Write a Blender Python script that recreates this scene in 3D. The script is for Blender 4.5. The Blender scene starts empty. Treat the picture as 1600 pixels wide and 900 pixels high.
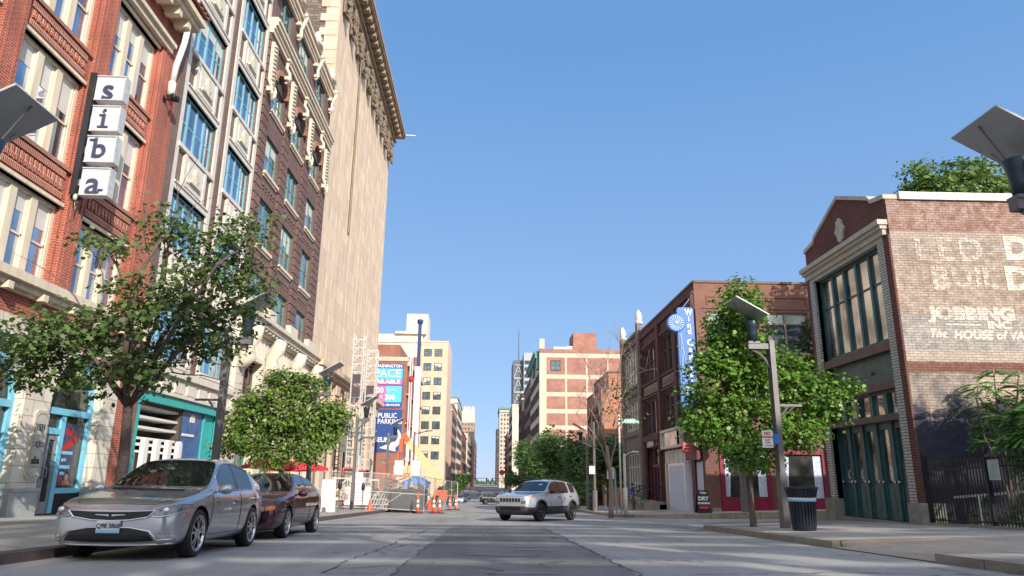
import bpy, bmesh, math, random
from mathutils import Vector, Matrix, Euler
from mathutils.bvhtree import BVHTree
random.seed(7)
SC = bpy.context.scene
COL = SC.collection
PI = math.pi
R = math.radians

# ------------------------------------------------------------------ ground profile
def gz(y):
    p = [(-200, 5.2), (0, 0), (160, -4.16), (300, -4.95), (700, -5.6), (2500, -6.5)]
    if y <= p[0][0]: return p[0][1]
    for (a, za), (b, zb) in zip(p, p[1:]):
        if y <= b: return za + (zb - za) * (y - a) / (b - a)
    return p[-1][1]
KL, KR = -6.1, 6.75
def sz(x, y):                      # top of the pavement
    k = (KL - x) if x < 0 else (x - KR)
    return gz(y) + 0.14 + 0.028 * max(0.0, k)

# ------------------------------------------------------------------ objects
ORI = {}
def thing(name, label, cat, loc=(0, 0, 0), rz=0.0, group=None):
    o = bpy.data.objects.new(name, None)
    o.empty_display_size = 0.3
    COL.objects.link(o)
    o.location = loc; o.rotation_euler = (0, 0, rz)
    o['label'] = label; o['category'] = cat
    if group: o['group'] = group
    ORI[o.name] = Matrix.Translation(loc) @ Matrix.Rotation(rz, 4, 'Z')
    return o
def tag(o, label=None, cat=None, group=None, kind=None):
    if label: o['label'] = label
    if cat: o['category'] = cat
    if group: o['group'] = group
    if kind: o['kind'] = kind
    return o
def copy_tree(o, parent=None):
    c = o.copy(); COL.objects.link(c)
    if parent: c.parent = parent
    for ch in list(o.children): copy_tree(ch, c)
    return c

class MB:
    def __init__(s):
        s.v = []; s.f = []; s.m = []
    def vert(s, p): s.v.append(tuple(p)); return len(s.v) - 1
    def poly(s, pts, mi=0):
        b = len(s.v); s.v += [tuple(p) for p in pts]
        s.f.append(tuple(range(b, b + len(pts)))); s.m.append(mi)
    def box(s, x0, x1, y0, y1, z0, z1, mi=0):
        if x0 > x1: x0, x1 = x1, x0
        if y0 > y1: y0, y1 = y1, y0
        if z0 > z1: z0, z1 = z1, z0
        b = len(s.v)
        s.v += [(x0,y0,z0),(x1,y0,z0),(x1,y1,z0),(x0,y1,z0),(x0,y0,z1),(x1,y0,z1),(x1,y1,z1),(x0,y1,z1)]
        for q in ((0,3,2,1),(4,5,6,7),(0,1,5,4),(1,2,6,5),(2,3,7,6),(3,0,4,7)):
            s.f.append(tuple(b + i for i in q)); s.m.append(mi)
    def bar(s, p0, p1, w, h=None, up=(0,0,1), mi=0):
        h = h or w
        p0 = Vector(p0); p1 = Vector(p1); d = (p1 - p0).normalized()
        a = d.cross(Vector(up))
        if a.length < 1e-4: a = d.cross(Vector((1,0,0)))
        a.normalize(); c = a.cross(d).normalized()
        b = len(s.v)
        for p in (p0, p1):
            for sa, sc in ((-1,-1),(1,-1),(1,1),(-1,1)):
                s.v.append(tuple(p + a*sa*w/2 + c*sc*h/2))
        for q in ((0,3,2,1),(4,5,6,7),(0,1,5,4),(1,2,6,5),(2,3,7,6),(3,0,4,7)):
            s.f.append(tuple(b + i for i in q)); s.m.append(mi)
    def tube(s, pts, rad, n=8, caps=True, mi=0):
        pts = [Vector(p) for p in pts]
        if not hasattr(rad, '__len__'): rad = [rad] * len(pts)
        b = len(s.v); ref = None
        for i, p in enumerate(pts):
            d = (pts[min(i+1, len(pts)-1)] - pts[max(i-1, 0)])
            if d.length < 1e-7: d = Vector((0,0,1))
            d.normalize()
            if ref is None:
                ref = d.orthogonal().normalized()
            else:
                ref = (ref - d * ref.dot(d))
                if ref.length < 1e-5: ref = d.orthogonal()
                ref.normalize()
            c = d.cross(ref)
            for k in range(n):
                t = 2*PI*k/n
                s.v.append(tuple(p + (ref*math.cos(t) + c*math.sin(t))*rad[i]))
        for i in range(len(pts)-1):
            for k in range(n):
                k2 = (k+1) % n
                s.f.append((b+i*n+k, b+i*n+k2, b+(i+1)*n+k2, b+(i+1)*n+k)); s.m.append(mi)
        if caps:
            s.f.append(tuple(b+k for k in reversed(range(n)))); s.m.append(mi)
            e = b+(len(pts)-1)*n
            s.f.append(tuple(e+k for k in range(n))); s.m.append(mi)
    def lathe(s, prof, c=(0,0,0), axis='Z', n=16, mi=0, caps=True):
        b = len(s.v); c = Vector(c)
        for r, h in prof:
            for k in range(n):
                t = 2*PI*k/n; a, d = r*math.cos(t), r*math.sin(t)
                q = {'Z': (a,d,h), 'Y': (a,h,d), 'X': (h,a,d)}[axis]
                s.v.append(tuple(c + Vector(q)))
        for i in range(len(prof)-1):
            for k in range(n):
                k2 = (k+1) % n
                s.f.append((b+i*n+k, b+i*n+k2, b+(i+1)*n+k2, b+(i+1)*n+k)); s.m.append(mi)
        if caps:
            s.f.append(tuple(b+k for k in reversed(range(n)))); s.m.append(mi)
            e = b+(len(prof)-1)*n
            s.f.append(tuple(e+k for k in range(n))); s.m.append(mi)
    def prism(s, pts, off, mi=0):
        """planar polygon pts (3-D), extruded by the vector off"""
        off = Vector(off); n = len(pts); b = len(s.v)
        s.v += [tuple(p) for p in pts] + [tuple(Vector(p)+off) for p in pts]
        s.f.append(tuple(b+i for i in range(n))); s.m.append(mi)
        s.f.append(tuple(b+n+i for i in reversed(range(n)))); s.m.append(mi)
        for i in range(n):
            j = (i+1) % n
            s.f.append((b+i, b+n+i, b+n+j, b+j)); s.m.append(mi)
    def build(s, name, mat, parent=None, smooth=False, bevel=0.0, world=True):
        me = bpy.data.meshes.new(name)
        v = s.v
        if parent is not None and world:
            im = ORI[parent.name].inverted()
            if im != Matrix.Identity(4): v = [tuple(im @ Vector(p)) for p in v]
        me.from_pydata(v, [], s.f)
        mats = mat if isinstance(mat, (list, tuple)) else [mat]
        for m in mats: me.materials.append(m)
        if len(mats) > 1: me.polygons.foreach_set('material_index', s.m)
        me.validate(); me.update()
        bm = bmesh.new(); bm.from_mesh(me)
        bmesh.ops.recalc_face_normals(bm, faces=bm.faces)
        bm.to_mesh(me); bm.free()
        if smooth: me.polygons.foreach_set('use_smooth', [True]*len(me.polygons))
        o = bpy.data.objects.new(name, me)
        COL.objects.link(o)
        if bevel:
            md = o.modifiers.new('Bevel', 'BEVEL'); md.width = bevel; md.segments = 2; md.limit_method = 'ANGLE'
        if parent is not None:
            o.parent = parent
            ORI[o.name] = ORI[parent.name]
        else:
            ORI[o.name] = Matrix.Identity(4)
        return o
def simple(name, label, cat, mb, mat, group=None, **k):
    return tag(mb.build(name, mat, None, **k), label, cat, group)

def text_mesh(txt, size, m, extrude=0.004, align='CENTER', bold=0.0, sx=1.0, shear=0.0):
    """lettering as real geometry: Matrix m maps the text plane (x right, y up) into the world"""
    cu = bpy.data.curves.new('lettering', 'FONT')
    cu.body = txt; cu.size = size; cu.extrude = extrude; cu.align_x = align; cu.align_y = 'CENTER'
    cu.offset = bold; cu.shear = shear; cu.resolution_u = 3
    ob = bpy.data.objects.new('lettering', cu); COL.objects.link(ob)
    dg = bpy.context.evaluated_depsgraph_get(); dg.update()
    me = bpy.data.meshes.new_from_object(ob.evaluated_get(dg))
    bpy.data.objects.remove(ob)
    mm = m @ Matrix.Diagonal((sx, 1, 1, 1))
    vs = [tuple(mm @ v.co) for v in me.vertices]; fs = [tuple(p.vertices) for p in me.polygons]
    bpy.data.meshes.remove(me)
    return vs, fs
def add_text(mb, txt, size, m, mi=0, **k):
    vs, fs = text_mesh(txt, size, m, **k)
    b = len(mb.v); mb.v += vs
    mb.f += [tuple(b+i for i in f) for f in fs]; mb.m += [mi]*len(fs)
def frame(origin, right, up):
    r = Vector(right).normalized(); u = Vector(up).normalized(); n = r.cross(u)
    m = Matrix((( r.x,u.x,n.x,origin[0]), (r.y,u.y,n.y,origin[1]), (r.z,u.z,n.z,origin[2]), (0,0,0,1)))
    return m

# ------------------------------------------------------------------ materials
MT = {}
def newmat(name):
    m = bpy.data.materials.new(name); m.use_nodes = True
    nt = m.node_tree; b = nt.nodes['Principled BSDF']
    MT[name] = m
    return m, nt, b
def N(nt, t, **k):
    n = nt.nodes.new(t)
    for a, v in k.items():
        if hasattr(n, a): setattr(n, a, v)
        else: n.inputs[a].default_value = v
    return n
def c4(c): return (c[0], c[1], c[2], 1.0)
def mixc(nt, fac, a, b, mode='MIX'):
    n = nt.nodes.new('ShaderNodeMix'); n.data_type = 'RGBA'; n.blend_type = mode; n.clamp_result = False
    for key, v in ((0, fac), (6, a), (7, b)):
        if isinstance(v, bpy.types.NodeSocket): nt.links.new(v, n.inputs[key])
        else: n.inputs[key].default_value = v if key == 0 else c4(v)
    return n.outputs[2]
def ramp(nt, sock, a, b, lo=0.0, hi=1.0):
    n = nt.nodes.new('ShaderNodeMapRange'); n.clamp = True
    nt.links.new(sock, n.inputs[0])
    n.inputs[1].default_value = a; n.inputs[2].default_value = b
    n.inputs[3].default_value = lo; n.inputs[4].default_value = hi
    return n.outputs[0]
def objco(nt): return nt.nodes.new('ShaderNodeTexCoord').outputs['Object']
def noise(nt, vec, scale, detail=3, rough=0.55):
    n = N(nt, 'ShaderNodeTexNoise'); n.inputs['Scale'].default_value = scale
    n.inputs['Detail'].default_value = detail; n.inputs['Roughness'].default_value = rough
    if vec is not None: nt.links.new(vec, n.inputs['Vector'])
    return n.outputs['Fac']
def mathn(nt, op, a, b=0.0):
    n = nt.nodes.new('ShaderNodeMath'); n.operation = op
    for i, v in ((0, a), (1, b)):
        if isinstance(v, bpy.types.NodeSocket): nt.links.new(v, n.inputs[i])
        else: n.inputs[i].default_value = v
    return n.outputs[0]
def wallco(nt):
    """(along the wall, up, 0) for walls facing X or Y"""
    tc = nt.nodes.new('ShaderNodeTexCoord')
    sx = nt.nodes.new('ShaderNodeSeparateXYZ'); nt.links.new(tc.outputs['Object'], sx.inputs[0])
    sn = nt.nodes.new('ShaderNodeSeparateXYZ'); nt.links.new(tc.outputs['Normal'], sn.inputs[0])
    ax = mathn(nt, 'ABSOLUTE', sn.outputs[0]); ay = mathn(nt, 'ABSOLUTE', sn.outputs[1])
    t = mathn(nt, 'GREATER_THAN', ax, ay)
    mx = nt.nodes.new('ShaderNodeMix'); nt.links.new(t, mx.inputs[0])
    nt.links.new(sx.outputs[0], mx.inputs[2]); nt.links.new(sx.outputs[1], mx.inputs[3])
    cb = nt.nodes.new('ShaderNodeCombineXYZ')
    nt.links.new(mx.outputs[0], cb.inputs[0]); nt.links.new(sx.outputs[2], cb.inputs[1])
    return cb.outputs[0], sx
def bump(nt, b, h, strength=0.3, dist=0.02):
    n = nt.nodes.new('ShaderNodeBump'); n.inputs['Strength'].default_value = strength
    n.inputs['Distance'].default_value = dist
    nt.links.new(h, n.inputs['Height']); nt.links.new(n.outputs[0], b.inputs['Normal'])
def plain(name, col, rough=0.6, metal=0.0, vary=0.15, vscale=2.5, spec=0.5, coat=0.0, bmp=0.0, bscale=40, streak=False):
    m, nt, b = newmat(name)
    b.inputs['Roughness'].default_value = rough; b.inputs['Metallic'].default_value = metal
    b.inputs['Specular IOR Level'].default_value = spec
    if coat: b.inputs['Coat Weight'].default_value = coat; b.inputs['Coat Roughness'].default_value = 0.04
    v = objco(nt)
    if vary:
        if streak:
            mp = nt.nodes.new('ShaderNodeMapping'); mp.inputs['Scale'].default_value = (1, 1, .18); nt.links.new(v, mp.inputs[0]); vv = mp.outputs[0]
        else: vv = v
        f = noise(nt, vv, vscale, 5, 0.62)
        f = ramp(nt, f, 0.3, 0.7)
        lo = tuple(x*(1-vary) for x in col); hi = tuple(min(1, x*(1+vary)) for x in col)
        nt.links.new(mixc(nt, f, lo, hi), b.inputs['Base Color'])
    else:
        b.inputs['Base Color'].default_value = c4(col)
    if bmp: bump(nt, b, noise(nt, v, bscale, 4), bmp, 0.02)
    return m
def brick(name, c1, c2, mortar, bw=0.22, bh=0.075, ms=0.010, rough=0.85, rot=False, patch=0.25, bmp=0.5, off=0.5):
    m, nt, b = newmat(name)
    v, sx = wallco(nt)
    if rot:
        mp = nt.nodes.new('ShaderNodeMapping'); mp.inputs['Rotation'].default_value = (0, 0, PI/2); nt.links.new(v, mp.inputs[0]); v = mp.outputs[0]
    t = nt.nodes.new('ShaderNodeTexBrick'); nt.links.new(v, t.inputs['Vector'])
    t.offset = off
    t.inputs['Scale'].default_value = 1.0; t.inputs['Brick Width'].default_value = bw; t.inputs['Row Height'].default_value = bh
    t.inputs['Mortar Size'].default_value = ms; t.inputs['Mortar Smooth'].default_value = 0.3; t.inputs['Bias'].default_value = 0.0
    t.inputs['Color1'].default_value = c4(c1); t.inputs['Color2'].default_value = c4(c2); t.inputs['Mortar'].default_value = c4(mortar)
    oc = objco(nt)
    f = ramp(nt, noise(nt, oc, 0.55, 6, 0.65), 0.3, 0.72, 1 - patch, 1 + patch)
    mul = nt.nodes.new('ShaderNodeVectorMath'); mul.operation = 'SCALE'
    nt.links.new(t.outputs['Color'], mul.inputs[0]); nt.links.new(f, mul.inputs['Scale'])
    nt.links.new(mul.outputs[0], b.inputs['Base Color'])
    b.inputs['Roughness'].default_value = rough
    inv = mathn(nt, 'SUBTRACT', 1.0, t.outputs['Fac'])
    bump(nt, b, inv, bmp, 0.01)
    return m
def glass(name, col, rough=0.03, metal=0.0, ior=1.9, vary=0.35):
    m, nt, b = newmat(name)
    b.inputs['Roughness'].default_value = rough; b.inputs['Metallic'].default_value = metal; b.inputs['IOR'].default_value = ior
    v = objco(nt)
    f = ramp(nt, noise(nt, v, 0.7, 2), 0.35, 0.65)
    nt.links.new(mixc(nt, f, tuple(x*(1-vary) for x in col), tuple(x*(1+vary) for x in col)), b.inputs['Base Color'])
    bump(nt, b, noise(nt, v, 1.3, 1), 0.05, 0.05)
    return m

brick('red_brick', (.42,.088,.054), (.31,.066,.042), (.44,.27,.20))
brick('red_brick_soldier', (.41,.09,.05), (.30,.06,.035), (.5,.33,.25), rot=True)
brick('red_brick_pattern', (.40,.085,.045), (.27,.055,.033), (.52,.36,.28), bw=.07, bh=.21, ms=.014)
brick('brown_brick', (.175,.098,.085), (.125,.068,.060), (.21,.145,.125))
brick('mauve_brick', (.20,.125,.105), (.14,.085,.075), (.24,.18,.155), bw=.25, bh=.085)
brick('dark_red_brick', (.15,.036,.026), (.095,.024,.020), (.17,.10,.085), ms=.012)
brick('white_glazed_brick', (.50,.49,.45), (.42,.41,.38), (.10,.095,.09), bw=.42, bh=.085, ms=.016, rough=.4, patch=.08)
brick('far_red_brick', (.33,.125,.085), (.26,.10,.07), (.33,.20,.15))
brick('orange_brick', (.46,.20,.125), (.38,.155,.10), (.45,.27,.19))
brick('pale_brick', (.42,.30,.22), (.36,.25,.185), (.45,.36,.29))
brick('cafe_brick', (.16,.065,.05), (.11,.045,.037), (.20,.12,.10))
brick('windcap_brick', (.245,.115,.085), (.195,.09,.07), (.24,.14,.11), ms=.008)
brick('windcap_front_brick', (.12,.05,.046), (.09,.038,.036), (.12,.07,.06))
brick('rough_gray_brick', (.24,.19,.155), (.12,.095,.08), (.10,.08,.065), bw=.55, bh=.24, ms=.03)
brick('limestone_block', (.74,.59,.445), (.61,.48,.36), (.47,.36,.26), bw=.95, bh=1.3, ms=.022, rough=.8, patch=.04, bmp=.25, off=.5)
brick('limestone_quoin', (.70,.55,.43), (.56,.42,.31), (.38,.28,.2), bw=1.4, bh=.62, ms=.014, rough=.8, patch=.1)
brick('storefront_stone', (.72,.66,.55), (.64,.58,.48), (.36,.31,.26), bw=.72, bh=.42, ms=.012, rough=.75, patch=.1)
brick('gray_stone', (.23,.205,.175), (.185,.165,.14), (.12,.105,.09), bw=.6, bh=.3, ms=.012)
brick('panel_brick', (.37,.165,.125), (.31,.135,.10), (.40,.24,.18))
brick('flag_walk', (.40,.37,.34), (.35,.325,.30), (.16,.15,.14), bw=1.5, bh=1.5, ms=.018, off=0.0)
plain('cream_trim', (.70,.60,.46), .6, vary=.14, streak=True, vscale=4, bmp=.1)
plain('pale_sash', (.76,.70,.60), .5, vary=.1)
plain('cream_terracotta', (.66,.60,.48), .5, vary=.16, vscale=5, bmp=.25, bscale=25)
plain('white_terracotta', (.70,.65,.56), .45, vary=.10, vscale=4, bmp=.12, bscale=18)
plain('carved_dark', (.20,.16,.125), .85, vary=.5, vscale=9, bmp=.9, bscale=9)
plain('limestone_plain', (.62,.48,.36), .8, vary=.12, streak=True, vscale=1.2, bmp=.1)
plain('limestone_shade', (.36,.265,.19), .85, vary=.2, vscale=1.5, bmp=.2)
plain('blue_sash', (.20,.47,.53), .45, vary=.1)
plain('green_sash', (.10,.24,.20), .45, vary=.12)
plain('sky_blue_paint', (.20,.56,.74), .4, vary=.06)
plain('teal_paint', (.05,.42,.40), .45, vary=.08)
plain('dark_wood', (.085,.062,.05), .75, vary=.4, vscale=6, bmp=.3)
plain('garage_green', (.026,.092,.098), .42, vary=.25, vscale=4, bmp=.06)
plain('garage_green_light', (.032,.085,.085), .42, vary=.35, vscale=3)
plain('brown_lintel', (.14,.08,.065), .6, vary=.25)
plain('cut_stone', (.50,.46,.39), .75, vary=.12, bmp=.15)
plain('gray_stone_base', (.27,.245,.205), .85, vary=.2, vscale=5, bmp=.3)
plain('base_gray_paint', (.34,.36,.36), .7, vary=.12)
plain('dull_metal', (.20,.20,.21), .45, .6, vary=.2)
plain('galvanised', (.60,.60,.59), .5, .3, vary=.2, vscale=8)
plain('lamp_gray', (.165,.155,.16), .5, .3, vary=.15)
plain('lamp_plate', (.44,.45,.45), .55, .2, vary=.06)
plain('lamp_cone', (.016,.036,.050), .35, .2, vary=.1)
plain('black_metal', (.013,.013,.016), .45, .2, vary=.3)
plain('black_rubber', (.012,.012,.013), .7, vary=.2)
plain('black_plastic', (.010,.010,.012), .35, vary=.2)
plain('white_paint', (.78,.77,.74), .45, vary=.05)
plain('white_panel', (.74,.75,.78), .25, vary=.04, coat=.3)
plain('off_white', (.62,.60,.55), .6, vary=.1)
plain('letter_navy', (.045,.065,.135), .4, vary=.1)
plain('letter_black', (.015,.015,.018), .4, vary=0)
plain('sign_side', (.035,.035,.042), .4, .2, vary=.15)
plain('door_gray', (.30,.31,.33), .45, .3, vary=.1)
plain('chrome', (.72,.72,.74), .12, 1.0, vary=0)
plain('chrome_satin', (.6,.6,.62), .25, 1.0, vary=.05)
plain('roofing', (.10,.095,.09), .9, vary=.2)
plain('red_cloth', (.56,.028,.05), .7, vary=.08)
plain('red_paint', (.22,.010,.040), .45, vary=.15, vscale=5)
plain('curtain_white', (.56,.64,.76), .8, vary=.2, vscale=9)
plain('orange_plastic', (.85,.12,.035), .5, vary=.08)
plain('orange_steel', (.60,.13,.06), .5, vary=.15)
plain('cream_boom', (.62,.52,.28), .45, vary=.1)
plain('boom_white', (.74,.74,.74), .4, vary=.06)
plain('boom_blue', (.03,.06,.15), .4, vary=.15)
plain('tarp_blue', (.06,.15,.40), .5, vary=.25, vscale=3)
plain('sign_blue', (.022,.065,.24), .5, vary=.06)
plain('wind_blue', (.045,.17,.52), .45, vary=.1)
plain('wind_pale', (.34,.48,.68), .5, vary=.15, vscale=6)
plain('banner_cyan', (.10,.55,.85), .5, vary=.05)
plain('banner_pink', (.80,.16,.36), .5, vary=.05)
plain('banner_navy', (.04,.08,.33), .5, vary=.05)
plain('sign_green', (.03,.22,.15), .4, vary=.1)
plain('sign_red', (.45,.03,.03), .4, vary=.05)
plain('asphalt_dark', (.055,.056,.062), .9, vary=.2, bmp=.4)
plain('concrete', (.36,.34,.31), .9, vary=.16, vscale=1.4, bmp=.25, bscale=30)
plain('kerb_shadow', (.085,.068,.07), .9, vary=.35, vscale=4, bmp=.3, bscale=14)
plain('rubble', (.33,.27,.22), .95, vary=.45, vscale=3, bmp=.6, bscale=6)
plain('dumpster', (.055,.058,.062), .7, .2, vary=.25)
plain('copper_green', (.10,.26,.22), .6, vary=.25)
plain('bark', (.12,.092,.078), .95, vary=.35, vscale=12, bmp=.7, bscale=26)
plain('bark_pale', (.26,.20,.17), .95, vary=.3, vscale=12, bmp=.5, bscale=26)
plain('dark_glass_frame', (.03,.035,.04), .4, vary=.1)
plain('tower_gray', (.10,.115,.14), .6, vary=.15)
plain('tower_band', (.36,.38,.41), .6, vary=.1)
plain('tan_stucco', (.60,.47,.34), .8, vary=.1, vscale=.5)
plain('tan_side', (.70,.53,.43), .8, vary=.1, vscale=.3)
plain('beige_far', (.55,.47,.38), .8, vary=.12, vscale=.4)
plain('pink_far', (.42,.25,.21), .85, vary=.18, vscale=.3)
plain('cream_far', (.66,.58,.47), .8, vary=.12, vscale=.4)
plain('brown_far', (.22,.12,.10), .85, vary=.2, vscale=.3)
plain('dark_far', (.075,.06,.065), .8, vary=.25, vscale=.4)
plain('cream_band', (.60,.49,.37), .75, vary=.1)
plain('poster_dark', (.07,.075,.14), .3, vary=.25)
plain('poster_blue', (.22,.55,.82), .4, vary=.05)
plain('poster_skin', (.45,.24,.17), .5, vary=.1)
plain('tile_blue', (.055,.14,.33), .25, vary=.3, vscale=5)
plain('soil', (.055,.042,.03), .95, vary=.3)
plain('amber', (.75,.20,.02), .2, vary=.05)
plain('tail_red', (.42,.015,.02), .2, vary=.05)
plain('lamp_clear', (.55,.57,.60), .12, .5, vary=.3, vscale=14)
plain('skin', (.42,.24,.17), .55, vary=.08)
plain('hair_dark', (.03,.022,.018), .7, vary=.2)
plain('shirt_green', (.03,.20,.11), .8, vary=.15)
plain('shirt_blue', (.02,.05,.36), .8, vary=.15)
plain('shorts_blue', (.25,.36,.52), .8, vary=.15)
plain('trousers_gray', (.13,.13,.15), .8, vary=.15)
glass('sky_glass', (.41,.45,.51), .03, .85)
glass('blue_glass', (.33,.41,.53), .03, .85)
glass('dark_glass', (.035,.042,.055), .03, 0, 1.7)
glass('shop_glass', (.05,.05,.048), .03, 0, 1.8, .7)
glass('garage_glass', (.40,.41,.39), .03, .8, 1.6, .75)
glass('far_glass', (.13,.18,.20), .08, .4)
glass('car_glass', (.010,.014,.016), .015, 0, 1.7, .4)
glass('pale_glass', (.55,.62,.58), .1, .3)
def carpaint(name, col, rough=.28, metal=.75):
    m, nt, b = newmat(name)
    b.inputs['Base Color'].default_value = c4(col); b.inputs['Metallic'].default_value = metal; b.inputs['Roughness'].default_value = rough
    b.inputs['Coat Weight'].default_value = 1.0; b.inputs['Coat Roughness'].default_value = 0.02
    v = objco(nt)
    d = noise(nt, v, 2.5, 4)
    nt.links.new(ramp(nt, d, .3, .75, rough*.9, rough*1.2), b.inputs['Roughness'])
    return m
carpaint('paint_silver', (.47,.48,.51)); carpaint('paint_suv', (.52,.54,.58), .28, .55); carpaint('paint_plum', (.062,.006,.032), .3, .35)
carpaint('paint_gray', (.12,.12,.125)); carpaint('paint_white', (.62,.64,.66), .3, .2); carpaint('paint_navy', (.015,.025,.07)); carpaint('paint_red', (.4,.015,.015), .3, .3)
M = MT
# ------------------------------------------------------------------ ground materials
def ground_mat(name, col, joint=None, crack=0.0, dark=(.05,.05,.055), streak=0.0, vary=.2, aniso=False):
    m, nt, b = newmat(name); b.inputs['Roughness'].default_value = .88
    v = objco(nt)
    big = ramp(nt, noise(nt, v, .35, 6, .6), .3, .7)
    c = mixc(nt, big, tuple(x*(1-vary) for x in col), tuple(x*(1+vary) for x in col))
    mp = nt.nodes.new('ShaderNodeMapping'); mp.inputs['Scale'].default_value = (1.6, .12, 1); nt.links.new(v, mp.inputs[0])
    lane = ramp(nt, noise(nt, mp.outputs[0], 1.0, 5, .6), .35, .7, .86, 1.1)
    sc = nt.nodes.new('ShaderNodeVectorMath'); sc.operation = 'SCALE'; nt.links.new(c, sc.inputs[0]); nt.links.new(lane, sc.inputs['Scale']); c = sc.outputs[0]
    st = ramp(nt, noise(nt, v, 1.7, 5, .7), .60, .72, 1.0, .72)
    sc = nt.nodes.new('ShaderNodeVectorMath'); sc.operation = 'SCALE'; nt.links.new(c, sc.inputs[0]); nt.links.new(st, sc.inputs['Scale']); c = sc.outputs[0]
    fine = ramp(nt, noise(nt, v, 55, 3, .7), .32, .68, .80, 1.2)
    sc = nt.nodes.new('ShaderNodeVectorMath'); sc.operation = 'SCALE'; nt.links.new(c, sc.inputs[0]); nt.links.new(fine, sc.inputs['Scale']); c = sc.outputs[0]
    if crack:
        wob = N(nt, 'ShaderNodeTexNoise'); wob.inputs['Scale'].default_value = 1.1; wob.inputs['Detail'].default_value = 4; nt.links.new(v, wob.inputs['Vector'])
        ad = nt.nodes.new('ShaderNodeVectorMath'); ad.operation = 'MULTIPLY_ADD'
        nt.links.new(wob.outputs['Color'], ad.inputs[0]); ad.inputs[1].default_value = (.9,.9,.9); nt.links.new(v, ad.inputs[2])
        mp2 = nt.nodes.new('ShaderNodeMapping'); mp2.inputs['Scale'].default_value = (.34, 1.15, 1) if aniso else (.28,.28,1); nt.links.new(ad.outputs[0], mp2.inputs[0])
        vo = N(nt, 'ShaderNodeTexVoronoi'); vo.feature = 'DISTANCE_TO_EDGE'; vo.inputs['Scale'].default_value = 1.0; nt.links.new(mp2.outputs[0], vo.inputs['Vector'])
        f = ramp(nt, vo.outputs['Distance'], .006, .020, 1.0, 0.0)
        gate = ramp(nt, noise(nt, v, .5, 3), .42, .55)
        f = mathn(nt, 'MULTIPLY', mathn(nt, 'MULTIPLY', f, gate), crack)
        c = mixc(nt, f, c, dark)
    if joint:
        t = nt.nodes.new('ShaderNodeTexBrick'); t.offset = 0.0; nt.links.new(v, t.inputs['Vector'])
        t.inputs['Scale'].default_value = 1; t.inputs['Brick Width'].default_value = joint; t.inputs['Row Height'].default_value = joint
        t.inputs['Mortar Size'].default_value = .014; t.inputs['Color1'].default_value = (1,1,1,1); t.inputs['Color2'].default_value = (.84,.84,.86,1); t.inputs['Mortar'].default_value = (.4,.4,.4,1)
        c = mixc(nt, 1.0, c, t.outputs['Color'], 'MULTIPLY')
    nt.links.new(c, b.inputs['Base Color'])
    bump(nt, b, noise(nt, v, 70, 3, .7), .35, .012)
    return m
ground_mat('road_asphalt', (.29,.283,.275), crack=.8, dark=(.10,.10,.10))
ground_mat('patch_asphalt', (.17,.166,.163), crack=.95, dark=(.045,.045,.047), vary=.25, aniso=True)
ground_mat('patch_light', (.20,.196,.19), crack=.6, dark=(.09,.09,.09), vary=.3, aniso=True)
ground_mat('walk_concrete', (.40,.375,.34), joint=1.55, crack=.3, dark=(.15,.14,.13))
ground_mat('drive_concrete', (.36,.30,.245), crack=.5, dark=(.13,.11,.09))
ground_mat('lot_ground', (.22,.205,.18), vary=.3)
ground_mat('plinth_dirt', (.24,.22,.18), vary=.3)

ground_mat('kerb_stone', (.34,.295,.225), joint=1.25, crack=.3, dark=(.12,.10,.08), vary=.3)
def path_plane(pts, up):
    return [(x, y, gz(y) + up) for x, y in pts]
YS = [-200, 0, 160, 300, 700, 2500]
mb = MB()
for a, b_ in zip(YS, YS[1:]):
    mb.poly([(-900, a, gz(a)-.16), (900, a, gz(a)-.16), (900, b_, gz(b_)-.16), (-900, b_, gz(b_)-.16)])
tag(mb.build('ground', M['lot_ground']), kind='structure')

def arc(cx, cy, r, a0, a1, n=8):
    return [(cx + r*math.cos(R(a0+(a1-a0)*i/n)), cy + r*math.sin(R(a0+(a1-a0)*i/n))) for i in range(n+1)]
# the carriageway and the side street
mb = MB()
for a, b_ in zip([-120, 0, 160, 300, 700], [0, 160, 300, 700, 1600]):
    mb.poly([(KL-.3, a, gz(a)), (KR+.3, a, gz(a)), (KR+.3, b_, gz(b_)), (KL-.3, b_, gz(b_))])
mb.poly(path_plane([(KR+.3, 20), (140, 20), (140, 42), (KR+.3, 42)], -.001))
mb.poly(path_plane([(-140, 76.6), (KL-.3, 76.6), (KL-.3, 84), (-140, 84)], -.001))
mb.poly(path_plane([(-140, 128), (KL-.3, 128), (KL-.3, 140), (-140, 140)], -.03))
mb.poly(path_plane([(KR+.3, 128), (140, 128), (140, 140), (KR+.3, 140)], -.03))
tag(mb.build('road', M['road_asphalt']), kind='structure')
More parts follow.
